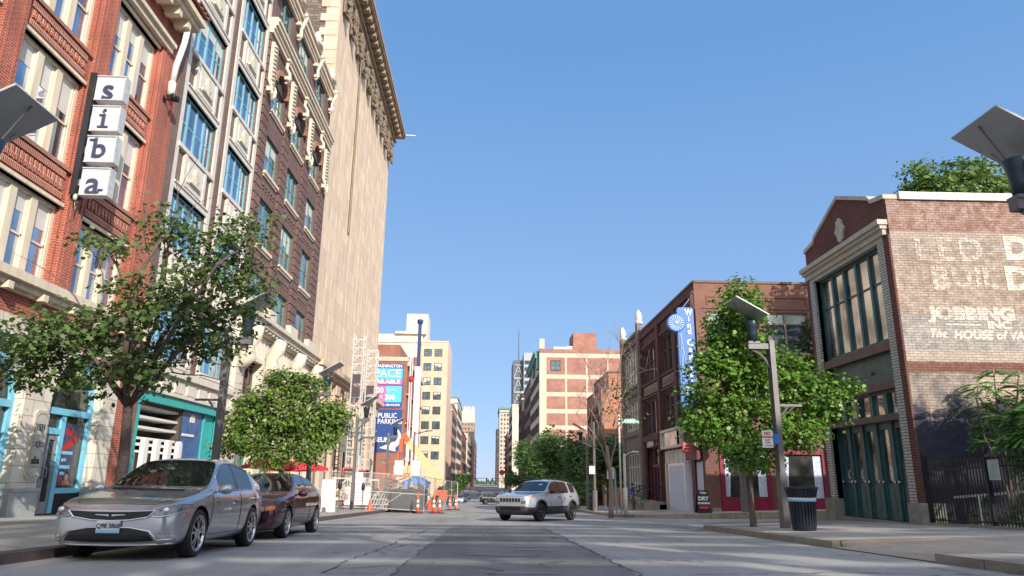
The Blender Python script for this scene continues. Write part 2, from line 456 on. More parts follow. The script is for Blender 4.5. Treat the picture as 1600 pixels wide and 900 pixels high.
# worn strip of darker asphalt down the middle (wobbly edges)
random.seed(3)
mb = MB()
ys = [4 + i*.45 for i in range(44)]
def wob(i, s): return .025*math.sin(i*1.3+s) + random.uniform(-.03,.03)
L_ = [(-1.08 + wob(i,0), y) for i, y in enumerate(ys)]; R_ = [(1.83 + wob(i,2), y) for i, y in enumerate(ys)]
for i in range(len(ys)-1):
    mb.poly([(L_[i][0], L_[i][1], gz(L_[i][1])+.004), (R_[i][0], R_[i][1], gz(R_[i][1])+.004),
             (R_[i+1][0], R_[i+1][1], gz(R_[i+1][1])+.004), (L_[i+1][0], L_[i+1][1], gz(L_[i+1][1])+.004)])
tag(mb.build('road', M['patch_asphalt']), kind='structure')
mb = MB()
random.seed(9)
y = 5.0
while y < 22.5:
    w = random.uniform(.25, .8); x0 = random.uniform(-.8, .6); x1 = x0 + random.uniform(.5, 1.2)
    n = 5
    top = [(x0+(x1-x0)*k/n, y+w+random.uniform(-.06,.06)) for k in range(n+1)]; bot = [(x0+(x1-x0)*k/n, y+random.uniform(-.06,.06)) for k in range(n+1)]
    mb.poly(path_plane(bot + top[::-1], .008))
    y += w + random.uniform(.2, .9)
tag(mb.build('road', M['patch_light']), kind='structure')
# open tar seams along the strip and across it
mb = MB(); random.seed(14)
def seam(pts, w):
    for (a, b), (c, d) in zip(pts, pts[1:]):
        t = Vector((c-a, d-b)); nrm = Vector((-t.y, t.x)).normalized()*w*random.uniform(.15, .85)
        mb.poly([(a-nrm.x, b-nrm.y, gz(b)+.0105), (c-nrm.x, d-nrm.y, gz(d)+.0105), (c+nrm.x, d+nrm.y, gz(d)+.0105), (a+nrm.x, b+nrm.y, gz(b)+.0105)])
def jag(x0, y0, x1, y1, st, am):
    n = max(2, int(math.hypot(x1-x0, y1-y0)/st)); return [(x0+(x1-x0)*i/n+random.uniform(-am, am), y0+(y1-y0)*i/n+random.uniform(-am, am)) for i in range(n+1)]
seam(jag(1.85, 6, 1.82, 23, .22, .05), .030); seam(jag(-1.10, 6, -1.08, 14.5, .22, .05), .018); seam(jag(-1.95, 9, -1.62, 21.6, .25, .05), .022)
for k in range(26):
    y = 6+k*.66+random.uniform(-.25, .25); x = random.uniform(-1.0, .6); seam(jag(x, y, min(1.8, x+random.uniform(.5, 1.9)), y+random.uniform(-.2, .2), .14, .035), .010)
for k in range(9):
    y = random.uniform(9, 34); x = random.choice((-1, 1))*random.uniform(2.2, 4.4); seam(jag(x, y, x+random.uniform(-1.6, 1.6), y+random.uniform(1, 5), .3, .09), .012)
plain('tar_seam', (.085,.083,.083), .8, vary=.3)
tag(mb.build('road', M['tar_seam']), kind='structure')
# left strip of lighter concrete beside the patch
mb = MB()
mb.poly(path_plane([(-1.95, 9), (-1.25, 9), (-1.25, 21.6), (-1.62, 21.6), (-1.62, 14), (-1.95, 14)], .003))
tag(mb.build('road', M['road_asphalt']), kind='structure')

def pavement(name, outer, mat, close=True, wallpts=None, kerbmat=None, kname='kerb'):
    """outer: kerb line (list of xy); wallpts: the rest of the outline"""
    W = .17
    P = [Vector(p) for p in outer]; inner = []
    cen = sum((Vector(w) for w in wallpts), Vector((0,0)))/len(wallpts)
    for i, p in enumerate(P):
        d = (P[min(i+1, len(P)-1)] - P[max(i-1,0)]).normalized()
        n = Vector((-d.y, d.x))
        if n.dot(cen - p) < 0: n = -n
        inner.append(p + n*W)
    mb = MB()
    mb.poly([(p[0], p[1], sz(p[0], p[1])) for p in inner] + [(w[0], w[1], sz(w[0], w[1])) for w in wallpts])
    tag(mb.build(name, mat), kind='structure')
    mb = MB()
    for i in range(len(P)-1):
        a, b_, c, d = P[i], P[i+1], inner[i+1], inner[i]
        za, zb_, zc, zd = (sz(*q)+.004 for q in (a, b_, c, d))
        mb.poly([(a.x,a.y,za-.012),(b_.x,b_.y,zb_-.012),(c.x,c.y,zc),(d.x,d.y,zd)])
        mb.poly([(a.x,a.y,gz(a.y)-.1),(b_.x,b_.y,gz(b_.y)-.1),(b_.x,b_.y,zb_-.012),(a.x,a.y,za-.012)])
    for q, r in ((P[0], inner[0]), (P[-1], inner[-1])):
        mb.poly([(q.x,q.y,gz(q.y)-.1),(r.x,r.y,gz(r.y)-.1),(r.x,r.y,sz(*r)+.004),(q.x,q.y,sz(*q)-.008)])
    tag(mb.build(kname, kerbmat or M['kerb_stone']), kind='structure')
LK = [(KL, -60), (KL, 30)] + [(KL + .0, 38)] + [(KL, 76)]
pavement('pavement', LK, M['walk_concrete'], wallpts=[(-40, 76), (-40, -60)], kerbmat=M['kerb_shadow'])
pavement('pavement', [(KL, 84.5), (KL, 127)], M['walk_concrete'], wallpts=[(-40, 127), (-40, 84.5)])
# right side, near block with the driveway cut between y = 11.2 and 14.3
pavement('pavement', [(KR, -60), (KR, 11.1)], M['walk_concrete'], wallpts=[(40, 11.1), (40, -60)])
pavement('pavement', [(KR, 14.4), (KR, 22.6)] + arc(KR+2.4, 22.6, 2.4, 180, 90) + [(40, 25.0)], M['walk_concrete'], wallpts=[(40, 14.4)])
mb = MB()
pts = [(KR, 11.1), (KR, 14.4), (9.3, 14.4), (9.3, 11.1)]
mb.poly([(KR, 11.1, gz(11.1)+.015), (KR, 14.4, gz(14.4)+.015), (9.3, 14.4, sz(9.3,14.4)-.002), (9.3, 11.1, sz(9.3,11.1)-.002)])
mb.poly([(9.3, 11.1, sz(9.3,11.1)-.002), (9.3, 14.4, sz(9.3,14.4)-.002), (40, 14.4, sz(40,14.4)-.002), (40, 11.1, sz(40,11.1)-.002)])
for yy in (11.1, 14.4):
    mb.poly([(KR+.19, yy, gz(yy)-.1), (40, yy, gz(yy)-.1), (40, yy, sz(40,yy)), (KR+.19, yy, sz(KR+.19,yy)-.004)])
tag(mb.build('pavement', M['drive_concrete']), kind='structure')
RC = [(60, 36.8)] + arc(KR+2.4, 39.2, 2.4, 270, 180) + [(KR, 127)]
pavement('pavement', RC, M['walk_concrete'], wallpts=[(60, 127)])
for sx in (-1, 1):
    x0 = KL if sx < 0 else KR
    mb = MB()
    for a, b_ in ((141, 160), (160, 300), (300, 700), (700, 1600)):
        mb.poly([(x0, a, gz(a)+.15), (x0+sx*30, a, gz(a)+.3), (x0+sx*30, b_, gz(b_)+.3), (x0, b_, gz(b_)+.15)])
        mb.poly([(x0, a, gz(a)-.1), (x0, b_, gz(b_)-.1), (x0, b_, gz(b_)+.15), (x0, a, gz(a)+.15)])
    tag(mb.build('pavement', M['walk_concrete']), kind='structure')
# painted crosswalk lines at the side street, worn
mb = MB()
for yy in (27.0, 30.4):
    mb.poly(path_plane([(KL+.6, yy), (KR-.4, yy), (KR-.4, yy+.22), (KL+.6, yy+.22)], .005))
plain('worn_paint', (.33,.325,.31), .85, vary=.25, vscale=4)
tag(mb.build('road', M['worn_paint']), kind='structure')
# ------------------------------------------------------------------ facades
class F:
    def __init__(s, side, plane): s.side = side; s.pl = plane
    def P(s, u, v, d):
        if s.side == 'L': return (s.pl + d, u, v)
        if s.side == 'R': return (s.pl - d, u, v)
        return (u, s.pl - d, v)
    def box(s, mb, u0, u1, v0, v1, d0, d1, mi=0):
        a = s.P(u0, v0, d0); b = s.P(u1, v1, d1); mb.box(a[0], b[0], a[1], b[1], a[2], b[2], mi)
    def quad(s, mb, u0, u1, v0, v1, d, mi=0):
        mb.poly([s.P(u0,v0,d), s.P(u1,v0,d), s.P(u1,v1,d), s.P(u0,v1,d)], mi)
    def wall(s, mb, u0, u1, v0, v1, ops=(), depth=.3, d=0.0, mi=0, rmi=None):
        rmi = mi if rmi is None else rmi
        us = sorted({u0, u1, *[min(max(o[i], u0), u1) for o in ops for i in (0, 1)]})
        vs = sorted({v0, v1, *[min(max(o[i], v0), v1) for o in ops for i in (2, 3)]})
        for a, b in zip(us, us[1:]):
            for c, e in zip(vs, vs[1:]):
                mu, mv = (a+b)/2, (c+e)/2
                if any(o[0] < mu < o[1] and o[2] < mv < o[3] for o in ops): continue
                s.quad(mb, a, b, c, e, d, mi)
        for o in ops:
            a, b, c, e = o[:4]
            P = s.P
            mb.poly([P(a,c,d),P(a,e,d),P(a,e,d-depth),P(a,c,d-depth)], rmi)
            mb.poly([P(b,c,d),P(b,e,d),P(b,e,d-depth),P(b,c,d-depth)], rmi)
            mb.poly([P(a,c,d),P(b,c,d),P(b,c,d-depth),P(a,c,d-depth)], rmi)
            mb.poly([P(a,e,d),P(b,e,d),P(b,e,d-depth),P(a,e,d-depth)], rmi)
    def mat(s, u, v, d):
        """text plane on this facade, readable from the street"""
        r = {'L': (0,1,0), 'R': (0,-1,0), 'S': (1,0,0)}[s.side]
        return frame(s.P(u, v, d), r, (0,0,1))
def window(fc, parent, u0, u1, v0, v1, d=-.22, n=1, rails=(.5,), fw=.07, mw=.06, fd=.08, fm='pale_sash', gm='sky_glass', glass_d=.02, off=.0, shade=0.0, name='window', vbars=0):
    """one window: a frame with its bars, and the pane behind it"""
    mb = MB()
    fc.box(mb, u0, u0+fw, v0, v1, d, d+fd); fc.box(mb, u1-fw, u1, v0, v1, d, d+fd)
    fc.box(mb, u0+fw, u1-fw, v0, v0+fw, d, d+fd); fc.box(mb, u0+fw, u1-fw, v1-fw, v1, d, d+fd)
    w = (u1-u0-2*fw)
    for i in range(1, n):
        c = u0+fw+w*i/n; fc.box(mb, c-mw/2, c+mw/2, v0+fw, v1-fw, d-.003, d+fd+off)
    for r in rails:
        c = v0+(v1-v0)*r
        for i in range(n):
            a = u0+fw+w*i/n + (mw/2 if i else 0); b = u0+fw+w*(i+1)/n - (mw/2 if i < n-1 else 0)
            fc.box(mb, a, b, c-.03, c+.03, d-.002, d+fd*.7)
    for k in range(vbars):
        c = u0+fw+w*(k+1)/(vbars+1); fc.box(mb, c-.012, c+.012, v0+fw, v1-fw, d+.03, d+fd*.6)
    fo = mb.build(name, M[fm], parent)
    g = MB(); fc.quad(g, u0+fw*.5, u1-fw*.5, v0+fw*.5, v1-fw*.5, d+glass_d)
    g.build('pane', M[gm], fo)
    if shade:
        b = MB()
        for i in range(n):
            a = u0+fw+w*i/n+.05; e = u0+fw+w*(i+1)/n-.05
            hh = shade*(1+.25*((i*7+int(u0*13+v0*5)) % 5 - 2)/2)
            fc.box(b, a, e, v1-fw-(v1-v0)*hh, v1-fw, d+glass_d+.004, d+glass_d+.012)
        b.build('blind', M['off_white'], fo)
    return fo
def back_block(mb, fc, u0, u1, v0, v1, depth, mi=0, side0=True, side1=True, roof=True):
    """the rest of a building behind its facade plane"""
    P = fc.P
    if side0: mb.poly([P(u0,v0,0),P(u0,v1,0),P(u0,v1,-depth),P(u0,v0,-depth)], mi)
    if side1: mb.poly([P(u1,v0,0),P(u1,v1,0),P(u1,v1,-depth),P(u1,v0,-depth)], mi)
    mb.poly([P(u0,v0,-depth),P(u1,v0,-depth),P(u1,v1,-depth),P(u0,v1,-depth)], mi)
    if roof: mb.poly([P(u0,v1,0),P(u1,v1,0),P(u1,v1,-depth),P(u0,v1,-depth)], mi)
FL = F('L', -12.0)

# ================================================================== red brick building
B = thing('brick_building', 'red brick loft building with triple cream windows and arched stone shop front', 'building', (-12, 16, -.2))
y0, y1 = 5.0, 24.15
bays = [(8.65, 11.45), (12.4, 15.2), (16.15, 18.95), (19.9, 22.7)]
flr = [(5.74, 8.06), (9.2, 11.88), (12.92, 15.58)]
ops = [(a, b, c, d) for a, b in bays for c, d in flr]
mb = MB(); FL.wall(mb, y0, y1, 4.7, 17.9, ops, .34)
back_block(mb, FL, y0, y1, -.3, 17.9, 22)
for a, b in zip([y0]+[q[1] for q in bays], [q[0] for q in bays]+[y1]):
    FL.box(mb, a+.10, b-.10 if b < 24 else b, 5.73, 15.9, .001, .13)
    FL.box(mb, a+.22, a+.30, 5.8, 15.8, .13, .155); 
    if b-.30 > a+.35: FL.box(mb, b-.30, b-.22, 5.8, 15.8, .13, .155)
mb.build('wall', M['red_brick'], B)
for a, b in bays:
    for z0, z1 in ((8.06, 9.2), (11.88, 12.92)):
        p = MB(); FL.box(p, a+.12, b-.12, z0+.18, z0+.36, .002, .045); FL.box(p, a+.12, b-.12, z1-.34, z1-.16, .002, .045)
        for k in range(13):
            c = a+.25+(b-a-.5)*k/12; FL.box(p, c-.05, c+.05, z0+.42, z1-.40, .002, .05)
        p.build('spandrel_panel', M['red_brick_pattern'], B)
    for z0, z1 in flr:
        p = MB(); FL.box(p, a-.03, b+.03, z0-.11, z0, -.3, .09); p.build('sill', M['panel_brick'], B)
        p = MB(); FL.box(p, a-.02, b+.02, z1, z1+.10, -.3, .06); p.build('window_head', M['cream_trim'], B)
        wf = window(FL, B, a, b, z0, z1, -.24, 3, (.47,), .12, .26, .10, 'cream_trim', 'sky_glass', off=.05, glass_d=.03, shade=(.30 if (int(a*7+z0*3) % 3) else 0))
        s = MB()
        w = (b-a-.3)
        for i in range(3):
            c0 = a+.13+w*i/3+(.13 if i else 0); c1 = a+.15+w*(i+1)/3-(.13 if i < 2 else 0)
            FL.box(s, c0+.002, c0+.05, z0+.15, z1-.15, -.235, -.17); FL.box(s, c1-.05, c1-.002, z0+.15, z1-.15, -.235, -.17)
        s.build('sash', M['pale_sash'], wf)
# interior shades behind some panes
p = MB(); FL.box(p, y0, y1, 5.50, 5.73, .001, .42); FL.box(p, y0, y1, 5.34, 5.50, .001, .26); FL.box(p, y0, y1, 5.26, 5.34, .001, .14)
for k in range(14):
    c = y0+.7+k*1.42; FL.box(p, c-.1, c+.1, 5.22, 5.40, .14, .36)
p.build('belt_cornice', M['cream_trim'], B)
p = MB()
FL.box(p, y0, y1-.9, 15.75, 15.95, .001, .24); FL.box(p, y0, y1-.9, 15.95, 16.10, .001, .36); FL.box(p, y0, y1-.9, 16.10, 16.22, .001, .18)
FL.box(p, y0, y1-.15, 17.15, 17.35, .001, .75); FL.box(p, y0, y1-.15, 17.35, 17.55, .75, .95); FL.box(p, y0, y1-.15, 17.35, 17.75, .001, .75)
for k in range(24):
    c = y0+.35+k*.78
    FL.box(p, c-.13, c+.13, 16.85, 17.15, .15, .68)
p.build('eaves_cornice', M['cream_trim'], B)
p = MB()
P = FL.P
p.poly([P(y0,17.75,1.0), P(y1,17.75,1.0), P(y1,18.9,-1.2), P(y0,18.9,-1.2)])
for k in range(62):
    c = y0+.15+k*.31; p.tube([P(c,17.78,1.02), P(c,18.92,-1.2)], .075, 6)
plain('roof_tile', (.24,.075,.05), .7, vary=.3); p.build('roof', M['roof_tile'], B)
# storefront in stone with arched openings
def arch_pts(u0, u1, vs, vt, n=12):
    cx = (u0+u1)/2; a = (u1-u0)/2
    return [(cx - a*math.cos(PI*i/n), vs + (vt-vs)*math.sin(PI*i/n)) for i in range(n+1)]
sp, ap = 2.75, 4.25
arches = [(7.2, 9.9), (10.9, 13.6), (14.55, 18.85), (19.98, 22.62)]
mb = MB()
us = [y0] + [x for a in arches for x in a] + [y1]
for a, b in zip(us[::2], us[1::2]):
    b_ = min(b, 23.45)
    FL.wall(mb, a, b_, .5, 4.72, (), d=.06)
    for q in (a, b_): mb.poly([P(q,-.3,.06),P(q,4.7,.06),P(q,4.7,-.5),P(q,-.3,-.5)])
for a, b in arches:
    pts = arch_pts(a, b, sp, ap)
    for (u, v), (u2, v2) in zip(pts, pts[1:]):
        mb.poly([P(u,v,.06),P(u2,v2,.06),P(u2,4.72,.06),P(u,4.72,.06)])
        mb.poly([P(u,v,.06),P(u2,v2,.06),P(u2,v2,-.5),P(u,v,-.5)])
mb.build('stone_front', M['storefront_stone'], B)
mb = MB(); FL.quad(mb, 23.4, y1, -.6, 4.72, 0); mb.build('end_wall', M['red_brick'], B)
for a, b in zip(us[::2], us[1::2]):
    p = MB(); FL.box(p, a-.02, min(b, 23.45)+.02, -.35, .42, -.4, .13); FL.box(p, a-.02, min(b,23.45)+.02, .42, .5, -.4, .16); p.build('plinth', M['base_gray_paint'], B)
for i, (a, b) in enumerate(arches):
    d0 = -.32
    p = MB()
    def fr(u0, u1, v0, v1, dd=.12): FL.box(p, u0, u1, v0, v1, d0, d0+dd)
    fr(a, a+.17, .35, sp); fr(b-.17, b, .35, sp)
    fr(a+.17, b-.17, 2.5, 2.68, .16)
    pts = arch_pts(a, b, sp, ap); pin = arch_pts(a+.17, b-.17, sp, ap-.17)
    for k in range(len(pts)-1):
        p.prism([P(*pts[k], d0), P(*pts[k+1], d0), P(*pin[k+1], d0), P(*pin[k], d0)], Vector(P(0,0,.12))-Vector(P(0,0,0)))
    door = (i == 3)
    if door:
        fr(21.1, 21.3, -.2, 2.5); fr(20.15, 21.1, 1.95, 2.12); fr(21.3, 22.45, .33, .48)
    else:
        fr(a+.17, b-.17, .35, .5)
    wf = p.build('window', M['sky_blue_paint'], B)
    g = MB(); FL.quad(g, a+.08, b-.08, .4 if not door else 1.95, sp, d0+.04)
    if door: FL.quad(g, 21.2, b-.08, .4, 1.96, d0+.04)
    g.poly([P(u, v, d0+.04) for u, v in arch_pts(a+.06, b-.06, sp-.01, ap-.06)])
    g.build('pane', M['shop_glass'], wf)
    p = MB(); FL.box(p, 21.3 if door else a, b, -.35, .34, d0-.1, d0+.1); p.build('stall_riser', M['black_metal'], B)
# double door
for k, (a, b) in enumerate(((20.15, 20.62), (20.62, 21.1))):
    p = MB()
    FL.box(p, a+.01, a+.10, -.2, 1.94, -.30, -.24); FL.box(p, b-.10, b-.01, -.2, 1.94, -.30, -.24)
    FL.box(p, a+.10, b-.10, 1.8, 1.94, -.30, -.24); FL.box(p, a+.10, b-.10, -.2, .12, -.30, -.24)
    do = p.build('door', M['door_gray'], B)
    g = MB(); FL.quad(g, a+.09, b-.09, .1, 1.82, -.27); g.build('pane', M['dark_glass'], do)
    g = MB(); hu = 20.55 if k == 0 else 20.69
    g.tube([P(hu,.75,-.24), P(hu,.78,-.17), P(hu,1.02,-.17), P(hu,1.05,-.24)], .016, 6); g.build('handle', M['chrome_satin'], do)
# poster in the window right of the door
p = MB()
FL.box(p, 21.42, 22.1, .55, 2.3, -.275, -.27); FL.box(p, 21.5, 21.85, 1.95, 2.15, -.27, -.265, 1)
for k, (a, b, z) in enumerate(((21.45,22.0,1.42),(21.48,21.72,1.22),(21.45,21.95,1.02),(21.5,21.74,.84))): FL.box(p, a, b, z, z+.09, -.27, -.266, 2)
p.poly([P(21.42,1.45,-.268),P(22.1,1.75,-.268),P(22.1,2.05,-.268),P(21.42,1.65,-.268)], 1)
p.poly([P(21.88+.1*math.cos(t*.5236), .78+.11*math.sin(t*.5236), -.267) for t in range(12)], 3)
p.poly([P(21.88+.12*math.cos(t*.5236), .83+.10*math.sin(t*.5236), -.2675) for t in range(12)], 5)
FL.box(p, 21.7, 22.05, .55, .68, -.27, -.2665, 3); FL.box(p, 21.72, 22.03, .55, .62, -.2665, -.265, 4); FL.box(p, 21.5, 21.62, .6, .8, -.27, -.266, 1)
simple('window_poster', 'dark poster with blue and red blocks in the shop window beside the door', 'poster', p,
       [M['poster_dark'], M['sign_red'], M['poster_blue'], M['poster_skin'], M['amber'], M['letter_black']])
# the carved name board on the pier
p = MB()
t = thing('name_plaque', 'tall gray plaque with number 1521 on the stone pier beside the double door', 'sign', P(19.63, 1.6, .06))
def chamfer(u0, u1, v0, v1, c): return [(u0+c,v0),(u1-c,v0),(u1,v0+c),(u1,v1-c),(u1-c,v1),(u0+c,v1),(u0,v1-c),(u0,v0+c)]
p.prism([P(u,v,.06) for u,v in chamfer(19.33, 19.93, .72, 2.5, .1)], (.06,0,0)); p.build('board', M['cut_stone'], t)
p = MB()
o = chamfer(19.37, 19.89, .78, 2.44, .1); q = chamfer(19.40, 19.86, .81, 2.41, .1)
for k in range(8): p.prism([P(*o[k],.12),P(*o[(k+1)%8],.12),P(*q[(k+1)%8],.12),P(*q[k],.12)], (.012,0,0))
p.build('border', M['base_gray_paint'], t)
p = MB()
add_text(p, '1521', .26, FL.mat(19.63, 2.05, .122), extrude=.006, sx=.75)
add_text(p, 'siba', .27, FL.mat(19.63, 1.2, .122), extrude=.006, sx=.85, bold=.006)
for rr in (.085, .05):
    c = [P(19.63+rr*math.cos(k*PI/8), 1.62+rr*math.sin(k*PI/8), .124) for k in range(17)]; p.tube(c, .007, 4)
FL.box(p, 19.43, 19.54, 1.65, 1.665, .12, .13); FL.box(p, 19.72, 19.83, 1.65, 1.665, .12, .13); FL.box(p, 19.43, 19.54, 1.575, 1.59, .12, .13); FL.box(p, 19.72, 19.83, 1.575, 1.59, .12, .13)
FL.box(p, 19.45, 19.81, 1.04, 1.05, .12, .127)
p.build('lettering', M['letter_black'], t)
# projecting box sign
t = thing('projecting_sign', 'tall projecting sign of four white boxes spelling siba on a dark spine', 'sign', (-12, 19.35, 8.5))
p = MB(); p.box(-11.87, -11.70, 18.95, 19.42, 8.45, 12.30)
for z in (9.0, 10.4, 11.9): p.box(-12, -11.87, 19.1, 19.3, z, z+.1)
p.build('spine', M['sign_side'], t)
plain('sign_face', (.66,.64,.68), .3, vary=.07, coat=.3)
for ch, z0, z1, x0, x1 in (('s', 11.44, 12.22, -11.68, -10.87), ('i', 10.45, 11.24, -11.66, -10.87), ('b', 9.47, 10.28, -11.65, -10.84), ('a', 8.46, 9.28, -11.63, -10.86)):
    p = MB(); p.box(x0, x1, 19.0, 19.28, z0, z1); bx = p.build('sign_box', M['sign_face'], t)
    p = MB(); p.box(x1, x1+.03, 18.98, 19.3, z0-.01, z1+.01); p.box(x0, x1, 18.97, 19.0, z1-.02, z1+.015); p.box(x0, x1, 18.97, 19.0, z0-.015, z0+.02); p.box(-11.72, x0, 19.06, 19.22, z0+.3, z0+.5)
    p.build('box_edge', M['galvanised'], bx)
    p = MB(); cx, cz = (x0+x1)/2-.02, (z0+z1)/2 - (.10 if ch in 'sa' else .02)
    sz_ = .98 if ch in 'sa' else .86
    add_text(p, ch, sz_, frame((cx, 18.985, cz+.03), (1,0,0), (0,0,1)), extrude=.012, bold=.004)
    if ch == 'i': p.box(cx-.15, cx+.15, 18.965, 18.99, z0+.10, z0+.15); p.box(cx-.14, cx, 18.965, 18.99, z0+.47, z0+.52)
    if ch == 'b': p.box(cx-.30, cx-.17, 18.965, 18.99, z0+.66, z0+.71)
    if ch == 'a': p.box(cx+.16, cx+.30, 18.965, 18.99, z0+.13, z0+.18)
    add_text(p, ch, sz_, frame((cx-.035, 18.992, cz-.01), (1,0,0), (0,0,1)), extrude=.004, mi=1)  # gray copy set down and aside, the letter's cast shadow put in as colour
    p.build('letter', [M['letter_navy'], M['dull_metal']], bx)
p = MB(); p.tube([P(18.95,8.35,.15), P(19.0,8.75,.28), P(19.0,8.4,.3)], .012, 5); p.tube([P(19.0,8.4,.3), P(19.15,8.0,.25), P(19.3,8.4,.2)], .012, 5); p.lathe([(.05,0),(.06,.12),(.03,.18)], P(19.0,8.3,.3), n=8)
simple('sign_cable', 'looped pale cable and junction hanging on brick under the white letter boxes', 'cable', p, M['off_white'], smooth=True)
# downpipe and camera
p = MB()
p.tube([P(23.45,16.9,.55), P(23.45,16.3,.5), P(23.5,15.4,.30), P(23.5,14.7,.26)], .11, 10); p.tube([P(23.5,14.72,.26), P(23.5,14.2,.26)], .135, 10)
simple('downpipe', 'short white rainwater pipe under the tiled eaves of the red brick building', 'pipe', p, M['white_paint'], smooth=True)
p = MB()
p.tube([P(23.35,13.95,.13), P(23.35,13.95,.45)], .03, 6); p.lathe([(.06,-.12),(.1,-.1),(.12,.1),(.07,.12)], P(23.25,14.0,.5), 'Y', 8); p.lathe([(.06,-.12),(.1,-.1),(.12,.1),(.07,.12)], P(23.5,14.05,.46), 'X', 8); p.box(-11.88,-11.84,23.25,23.45,13.85,14.05)
simple('floodlight', 'small black twin floodlight bracket high on the red brick wall', 'light', p, M['black_metal'])

# ================================================================== white terracotta building
B = thing('terracotta_building', 'building faced in white terracotta grids with blue window sashes above a teal shop front', 'building', (-12, 28.8, -.5))
y0, y1, top = 24.15, 33.4, 30.5
cols = [(25.1, 28.35), (29.65, 32.9)]
fl = [(4.98+4.08*k, 7.25+4.08*k) for k in range(6)]
ops = [(a, b, c, d) for a, b in cols for c, d in fl]
mb = MB(); FL.wall(mb, y0, y1, 3.75, top, ops, .3); back_block(mb, FL, y0, y1, -.9, top, 22)
FL.box(mb, y0+.002, 24.68, -.6, top, .001, .14); FL.box(mb, 28.8, 29.2, 4.7, top, .001, .08)
mb.build('wall', M['mauve_brick'], B)
p = MB()
for a, b in cols:
    FL.box(p, a-.30, a, 4.0, top, .001, .08); FL.box(p, b, b+.30, 4.0, top, .001, .08)
p.build('vertical_trim', M['white_terracotta'], B)
for a, b in cols:
    for z0, z1 in fl:
        p = MB(); FL.box(p, a, b, z1, z1+.22, -.28, .07); FL.box(p, a, b, z1+.22, z1+.29, .001, .12); p.build('window_head', M['white_terracotta'], B)
        p = MB(); FL.box(p, a-.1, b+.1, z0-.17, z0, -.28, .14); p.build('sill', M['white_terracotta'], B)
        window(FL, B, a, b, z0, z1, -.20, 4, (.5,), .085, .13, .07, 'blue_sash', 'blue_glass', glass_d=.035, shade=(.26 if int(a*5+z0*3) % 3 == 0 else 0))
        if z0 > 6:
            p = MB(); c = (a+b)/2
            FL.box(p, c-.85, c+.85, z0-1.42, z0-.22, .001, .09); FL.box(p, c-.70, c+.70, z0-1.22, z0-.42, .09, .12)
            FL.box(p, c-1.05, c-.85, z0-1.5, z0-.2, .001, .12); FL.box(p, c+.85, c+1.05, z0-1.5, z0-.2, .001, .12)
            p.build('spandrel_panel', M['white_terracotta'], B)
            p = MB(); FL.box(p, c-.5, c+.5, z0-1.16, z0-1.06, .12, .2)
            p.prism([P(c-.18,z0-.5,.12),P(c+.18,z0-.5,.12),P(c+.2,z0-.75,.12),P(c,z0-1.1,.12),P(c-.2,z0-.75,.12)], (.1,0,0)); p.build('shield', M['cream_terracotta'], B)
p = MB()
FL.box(p, 24.7, y1, 4.45, 4.72, .001, .28); FL.box(p, 24.7, y1, 3.78, 4.45, .001, .10)
for k in range(7): FL.box(p, 25.1+k*1.15, 25.9+k*1.15, 3.92, 4.32, .10, .14)
FL.box(p, 24.7, y1, 3.72, 3.85, .10, .22)
p.build('store_cornice', M['white_terracotta'], B)
# teal shop front
p = MB()
FL.box(p, 24.7, 32.7, 3.38, 3.74, -.1, .12); FL.box(p, 24.7, 24.98, -.6, 3.38, -.1, .1); FL.box(p, 32.3, 32.7, -.7, 3.38, -.1, .1)
FL.box(p, 31.0, 31.2, -.7, 3.38, -.16, -.04); FL.box(p, 31.2, 32.3, -.7, 3.38, -.2, -.12)
p.build('shop_frame', M['teal_paint'], B)
p = MB(); FL.box(p, 24.98, 28.95, -.7, 3.38, -1.1, -1.0); FL.box(p, 28.78, 28.95, -.7, 3.38, -1.0, -.1); FL.box(p, 24.98, 28.95, 3.3, 3.38, -1.0, -.1)
p.build('shelf_back', M['dark_wood'], B)
for z in (3.22, 2.86, 2.5, 2.12):
    p = MB(); FL.box(p, 24.98, 28.78, z-.045, z+.045, -1.0, -.2); p.build('shelf', M['white_paint'], B)
for k in range(4):
    p = MB(); c = 25.9+k*.95
    pts = [P(c-.16,-.6,-.1), P(c+.16,-.6,-.1)] + [P(c+.16*math.cos(q*PI/8), 1.98+.16*math.sin(q*PI/8), -.1) for q in range(9)]
    p.prism(pts, (.16,0,0)); p.build('rounded_post', M['white_paint'], B)
p = MB(); FL.box(p, 24.98, 28.78, 1.85, 1.95, -.18, -.12); FL.box(p, 24.98, 28.78, 1.62, 1.70, -.18, -.12)
p.build('rail', M['white_paint'], B)
p = MB(); FL.box(p, 24.98, 28.78, -.6, 1.62, -.2, -.16); p.build('pane', M['shop_glass'], B)
p = MB(); FL.box(p, 28.95, 31.0, 1.45, 3.38, -.14, -.1); FL.box(p, 28.95, 31.0, 1.25, 1.45, -.2, .18, 1); FL.box(p, 28.95, 31.0, -.7, 1.25, -.2, -.1)
for k in range(1,5): FL.box(p, 28.95+.41*k-.01, 28.95+.41*k+.01, 1.45, 3.38, -.1, -.092)
FL.box(p, 29.7, 30.15, 2.95, 3.25, -.1, -.08, 1); FL.box(p, 29.1, 30.2, 2.38, 2.48, -.1, -.06, 1)
p.build('tiled_panel', [M['tile_blue'], M['white_paint']], B)

